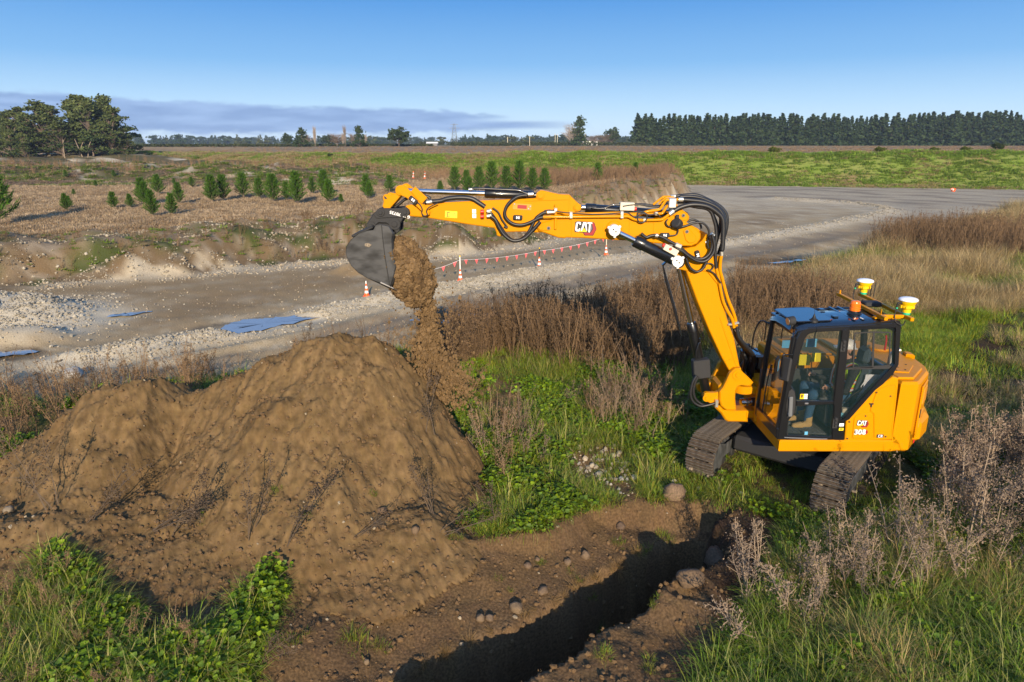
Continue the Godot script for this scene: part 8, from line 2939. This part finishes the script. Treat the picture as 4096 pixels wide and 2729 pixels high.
func bare_tree(seed_: int, h_spread: float, tint: Color) -> Array:
	var r := RandomNumberGenerator.new()
	r.seed = seed_
	var st := start()
	st.set_color(tint)
	var tr := start()
	tube(tr, [Vector3(0, -0.02, 0), Vector3(0, 0.4, 0), Vector3(0, 0.75, 0)], 0.02, 5, 1, 0.008)
	for k in 60:
		var y := 0.12 + 0.6 * r.randf()
		var a := r.randf() * TAU
		var reach := h_spread * r.randf_range(0.4, 1.0)
		var e := Vector3(cos(a) * reach, minf(y + r.randf_range(0.15, 0.4), 1.0), sin(a) * reach)
		twig(st, Vector3(0, y, 0), e, 0.007, 0.003)
		for m in 9:
			var q := Vector3(0, y, 0).lerp(e, r.randf_range(0.4, 1.0))
			twig(st, q, q + Vector3(r.randfn() * 0.4 * h_spread, r.randf_range(0.04, 0.16), r.randfn() * 0.4 * h_spread), 0.004, 0.0015)
	st.generate_normals()
	tr.generate_normals()
	return [tr.commit(), st.commit()]


func plant_tree(called: String, parts: Array, at: Vector3, h: float, w: float, label: String, group := "", crown := "crown", m: Material = null) -> Node3D:
	var o := base(called, label, "tree", at, rng.randf() * TAU, group)
	put("trunk", parts[0], M.bark, o)
	put(crown, parts[1], m if m else M.needle, o)
	o.scale = Vector3(h * w, h, h * w)
	return o


func build_far_country() -> void:
	var dark := Color(0.032, 0.056, 0.017)
	var mid := Color(0.040, 0.062, 0.019)
	var lit := Color(0.14, 0.165, 0.055)
	# shelter belt of pines on the right
	var rows := []
	for k in 6:
		rows.append(conifer(600 + k, 0.20, 26, 11, 0.075, Color(0.016, 0.034, 0.012), Color(0.055, 0.085, 0.032), 0.02))
	var n := 0
	var nn := 0
	for row in 2:
		var x := 62.0
		while x < 300.0:
			var d: float = 350.0 + row * 5.0 + rng.randf_range(-1.2, 1.2)
			var h := rng.randf_range(12.4, 15.6) + (1.0 if x > 200 else 0.0)
			if row == 0:
				nn += 1
			if row == 0 or h > 12.9:
				plant_tree("pine_tree", rows[n % 6], Vector3(x, 4.0, -d), h, rng.randf_range(1.05, 1.55), "dark spire-topped pine, %s from the left in the shelter belt" % ordinal(nn) if row == 0 and nn < 100 else "dark spire-topped pine showing between those of the front row of the shelter belt", "pines of the shelter belt")
			n += 1
			x += rng.randf_range(1.9, 3.1)
	# old pines on the left
	var big := []
	for k in 5:
		var rr := RandomNumberGenerator.new()
		rr.seed = 700 + k
		var limbs := []
		for l in 26:
			var y := 0.08 + 0.92 * pow(float(l) / 25.0, 0.85)
			limbs.append(Vector3(rr.randf() * TAU, y, (0.42 * pow(1.02 - y, 0.8) + 0.03) * rr.randf_range(0.5, 1.2)))
		big.append(rough_tree(620 + k, 190, 12, 0.030, dark, lit, func(r: RandomNumberGenerator) -> Vector3:
			var l: Vector3 = limbs[r.randi() % limbs.size()]
			var q: float = l.z * pow(r.randf(), 0.5)
			var a: float = l.x + r.randfn() * 0.32
			return Vector3(cos(a) * q, l.y + q * 0.22 + r.randfn() * 0.010 - 0.04, sin(a) * q), 0.020, 0.032))
	var old := [[-126, 168, 9.0], [-121, 162, 10.0], [-117, 172, 11.0], [-119, 157, 8.5], [-112, 160, 10.5], [-113, 170, 11.8], [-108, 165, 10.2], [-107, 158, 8.6], [-103, 163, 12.2], [-101, 171, 13.0], [-98.5, 160, 11.5], [-97, 168, 13.6], [-93.5, 164, 14.3], [-91.5, 169, 14.0], [-90.5, 160, 12.2], [-88.0, 165, 12.0], [-86.5, 161, 9.5], [-95.5, 157, 8.0], [-84.5, 163, 5.5], [-115, 152, 7.0], [-110, 151, 6.5], [-104, 153, 6.5], [-100, 151, 5.5]]
	old.sort_custom(func(a: Array, b: Array) -> bool: return a[0] / a[1] < b[0] / b[1])
	for k in old.size():
		var q: Array = old[k]
		q = [q[0] - 4.0, q[1], q[2] * 0.96]
		var size := "low" if q[2] < 8.7 else "tall" if q[2] < 12.5 else "tallest"
		plant_tree("old_pine", big[k % 5], Vector3(q[0], land(q[0], q[1]) - 0.3, -q[1]), q[2], rng.randf_range(1.15, 1.6), "%s ragged old pine, %s from the left in the stand at the left" % [size, ordinal(k + 1)], "old pines at the left")
	# leaning bleached snags under them
	for k in 4:
		var x := -93.5 - k * 1.7
		var st := start()
		var over := [1.6, -1.1, 2.2, 0.5, -1.8, 1.2, 2.6][k] as float
		tube(st, [Vector3(0, -0.3, 0), Vector3(over * 0.4, 1.9, 0.3), Vector3(over, 3.6 + 0.4 * (k % 3), 0.2)], 0.13, 6, 3, 0.05)
		var o := obj("bleached_snag", st, tinted("bleached", Color(0.26, 0.21, 0.155)))
		o.position = Vector3(x, land(x, 156.0), -156.0 - (k % 3))
		tag(o, "bleached bare snag leaning %s under the old pines, %s from the right" % ["right" if over > 0 else "left", ordinal(k + 1)], "snag", "bare snags under the old pines")
	# single trees beyond the dam
	var cedar := rough_tree(640, 60, 14, 0.06, dark, Color(0.05, 0.075, 0.03), func(r: RandomNumberGenerator) -> Vector3:
		var y := r.randf_range(0.08, 1.0)
		var a := r.randf() * TAU
		var q := 0.40 * (1.05 - y) * sqrt(r.randf_range(0.2, 1.0))
		return Vector3(cos(a) * q, y, sin(a) * q))
	var round_ := rough_tree(641, 70, 14, 0.07, dark, Color(0.048, 0.066, 0.026), func(r: RandomNumberGenerator) -> Vector3:
		var v := Vector3(r.randfn(), r.randfn(), r.randfn()).normalized() * pow(r.randf(), 0.4)
		return Vector3(v.x * 0.48, 0.55 + v.y * 0.42, v.z * 0.48))
	var poplar := bare_tree(642, 0.09, Color(0.30, 0.25, 0.20))
	var bush := bare_tree(643, 0.42, Color(0.19, 0.145, 0.11))
	var pale := bare_tree(644, 0.34, Color(0.34, 0.29, 0.25))
	# x in the picture is fixed by x / d
	var singles := [
		["conifer", cedar, -77.5, 262.0, 6.6, 1.15, "broad pale green conifer behind the left end of the dam"], ["poplar", poplar, -72.0, 260.0, 6.9, 1.0, "slim bare poplar, left of two beyond the dam"], ["poplar", poplar, -61.5, 262.0, 7.2, 1.0, "slim bare poplar, right of two beyond the dam"],
		["bare_tree", bush, -63.0, 256.0, 4.6, 1.4, "round bare brown tree left of the second poplar"], ["bare_tree", bush, -59.0, 266.0, 4.8, 1.1, "round bare brown tree right of the second poplar"], ["conifer", cedar, -55.3, 258.0, 7.2, 0.95, "dense dark pointed conifer beyond the dam"],
		["round_tree", round_, -40.6, 255.0, 7.3, 1.0, "large round dark tree alone beyond the brown field"], ["cedar", cedar, 31.0, 330.0, 13.0, 0.9, "dark layered cedar left of the shelter belt"], ["bare_tree", pale, 26.8, 330.0, 9.5, 0.95, "pale bare tree beside the dark cedar"],
		["round_tree", round_, 38.0, 420.0, 10.0, 0.9, "round dark tree right of the cedar"], ["round_tree", round_, 56.0, 400.0, 10.5, 0.85, "round dark tree next to the shelter belt's end"], ["bare_tree", bush, 50.0, 390.0, 6.0, 1.6, "low purple-brown bare tree before the shelter belt"], ["bare_tree", bush, 45.0, 392.0, 5.6, 1.6, "low brown bare tree right of the white house"],
		["round_tree", round_, -104.0, 330.0, 6.2, 0.8, "small dark tree just right of the old pines"], ["bare_tree", bush, -97.0, 335.0, 5.4, 1.3, "bare brown tree right of the old pines"], ["round_tree", round_, -87.0, 340.0, 5.5, 1.3, "dark bushy tree behind the left hedge"], ["poplar", poplar, -82.0, 345.0, 5.8, 1.5, "short bare poplar behind the left hedge"], ["poplar", poplar, -72.0, 350.0, 5.4, 1.8, "wide bare poplar behind the left hedge"],
	]
	for s in singles:
		plant_tree(s[0], s[1], Vector3(s[2], 3.9, -s[3]), s[4], s[5], s[6], "", "crown", M.dead if s[1] in [poplar, bush, pale] else null)
	# clipped hedges
	var hedges := [[-150.0, -30.0, 270.0, 0.9, "long dark hedge beyond the left end of the dam"], [-26.0, 4.0, 300.0, 1.3, "dark clipped hedge left of the middle, beyond the brown field"], [6.0, 32.0, 330.0, 1.6, "clipped olive hedge beyond the middle of the brown field"], [34.0, 66.0, 345.0, 1.7, "clipped olive hedge running up to the shelter belt"], [-60.0, 60.0, 460.0, 2.4, "far green hedge line behind the clipped hedges"]]
	for h in hedges:
		var st := start()
		var r := RandomNumberGenerator.new()
		r.seed = int(h[2])
		var length: float = h[1] - h[0]
		for k in int(length * 26):
			var p := Vector3(r.randf_range(0, length), pow(r.randf(), 0.6) * h[3], r.randf_range(-0.8, 0.8))
			spray(st, r, p, 0.55, Color(0.032, 0.048, 0.018).lerp(Color(0.07, 0.078, 0.03), r.randf()), 0.3)
		var o := obj("hedge", st, M.needle)
		o.position = Vector3(h[0], 3.9, -h[2])
		tag(o, h[4], "hedge", "", "")
	# woods along the skyline
	var woods := [[], []]
	var hue := [[], []]
	for k in 900:
		var d := rng.randf_range(650.0, 1500.0)
		var x := rng.randf_range(-0.80, 0.34) * d
		var h := rng.randf_range(6.0, 11.0) * (0.6 + d / 1500.0)
		if n_big.get_noise_2d(x * 0.12, 3.0) < -0.25:
			continue
		woods[k % 2].append(Transform3D(Basis(Vector3.UP, rng.randf() * TAU).scaled(Vector3(h * 1.3, h, h * 1.3)), Vector3(x, 3.5, -d)))
		hue[k % 2].append(Color(0.9, 0.95, 1.0) if k % 5 else Color(2.2, 1.5, 1.3))
	var wood0 := rough_tree(650, 26, 9, 0.11, dark, mid, func(r: RandomNumberGenerator) -> Vector3:
		var v := Vector3(r.randfn(), r.randfn(), r.randfn()).normalized() * pow(r.randf(), 0.4)
		return Vector3(v.x * 0.45, 0.5 + v.y * 0.45, v.z * 0.45))
	var wood1 := conifer(651, 0.28, 12, 7, 0.12, dark, mid)
	scatter("far_woods", wood0[1], M.needle, woods[0], hue[0], "stuff", "far dark woods along the skyline", "woods")
	scatter("far_woods", wood1[1], M.needle, woods[1], hue[1], "stuff", "far dark woods along the skyline", "woods")
	# yellow-flowering bushes at the brow of the dam
	for k in 16:
		var x: float = [88, 91, 96.5, 98, 103, 106, 107.5, 70, 75, 80, 62, 109.5, 94, 101, 46, -34][k]
		var d := on_line(DAM_BASE, x) + rng.randf_range(12.5, 15.0)
		if k == 15:
			d = on_line(DAM_BASE, x) + 7.0
		var h := rng.randf_range(0.7, 1.5)
		var o := base("gorse_bush", "small dark bush on the face of the dam left of the bucket link" if k == 15 else "low yellowish bush on the brow of the dam before the shelter belt", "bush", Vector3(x, land(x, d) - 0.1, -d), 0.0, "" if k == 15 else "bushes on the brow of the dam")
		put("foliage", round_[1], tinted("gorse" if k % 3 else "gorse_dark", Color(2.6, 2.0, 0.8) if k % 3 else Color(1.2, 1.1, 0.9)), o)
		o.scale = Vector3(h * 1.5, h, h * 1.5)
	build_farm()


func build_farm() -> void:
	# lattice pylon
	var py := base("pylon", "grey steel lattice pylon standing above the far hedges", "pylon", Vector3(-38.0, 3.0, -470.0))
	var legs := [Vector3(-2.4, 0, -2.4), Vector3(2.4, 0, -2.4), Vector3(2.4, 0, 2.4), Vector3(-2.4, 0, 2.4)]
	for q in legs:
		var st0 := start()
		twig(st0, q, Vector3(q.x * 0.2, 15.0, q.z * 0.2), 0.14, 0.1)
		obj("leg", st0, M.zinc, py)
	var st := start()
	for k in 7:
		var y0 := k * 2.1
		var w0 := 2.4 * (1.0 - y0 / 15.0 * 0.8)
		var w1 := 2.4 * (1.0 - (y0 + 2.1) / 15.0 * 0.8)
		for s in [-1, 1]:
			twig(st, Vector3(-w0, y0, w0 * s), Vector3(w1, y0 + 2.1, w1 * s), 0.07, 0.07)
			twig(st, Vector3(w0, y0, w0 * s), Vector3(-w1, y0 + 2.1, w1 * s), 0.07, 0.07)
	obj("bracing", st, M.zinc, py)
	for k in 2:
		st = start()
		twig(st, Vector3(-3.6 + k, 12.0 + k * 2.2, 0), Vector3(3.6 - k, 12.0 + k * 2.2, 0), 0.1, 0.1)
		obj("crossarm", st, M.zinc, py)
	# poles, white house, shed
	var poles := [[-2.0, 320.0, 4.2, "short pale post left of the middle before the far hedge"], [8.0, 322.0, 4.6, "pale post beyond the middle of the brown field"], [23.0, 380.0, 6.5, "tall pale pole, left of two beyond the olive hedge"], [24.2, 380.0, 6.2, "tall pale pole, right of two beyond the olive hedge"], [41.0, 400.0, 6.8, "pale pole right of the dark cedar"], [60.5, 360.0, 5.4, "thin pole before the shelter belt's left end"]]
	for p in poles:
		st = start()
		rod(st, Vector3.ZERO, Vector3(0, p[2], 0), 0.13, 6)
		var o := obj("power_pole", st, M.cream)
		o.position = Vector3(p[0], 3.8, -p[1])
		tag(o, p[3], "pole")
	var hs := base("house", "small white farmhouse between the cedar and the shelter belt", "house", Vector3(48.0, 2.4, -440.0))
	block("wall", Vector3(0, 2.2, 0), Vector3(9, 4.4, 6), M.white_paint, 0.05, Basis(), hs)
	st = start()
	prism(st, [Vector2(-3.4, 4.4), Vector2(3.4, 4.4), Vector2(0, 6.4)], -4.8, 4.8, 0.0, Transform3D(Basis(Vector3.UP, PI / 2), Vector3.ZERO))
	obj("roof", st, M.plastic_grey, hs)
	for k in 3:
		block("window", Vector3(-2.8 + k * 2.6, 2.6, 3.02), Vector3(1.2, 1.2, 0.08), M.ink, 0.01, Basis(), hs)
	var sh := base("shed", "low pale roofed shed beyond the left part of the brown field", "shed", Vector3(-37.0, 3.6, -330.0))
	block("wall", Vector3(0, 0.8, 0), Vector3(5, 1.6, 3), M.plastic_grey, 0.03, Basis(), sh)
	st = start()
	prism(st, [Vector2(-1.8, 1.6), Vector2(1.8, 1.6), Vector2(0, 2.3)], -2.7, 2.7, 0.0, Transform3D(Basis(Vector3.UP, PI / 2), Vector3.ZERO))
	obj("roof", st, M.white_paint, sh)
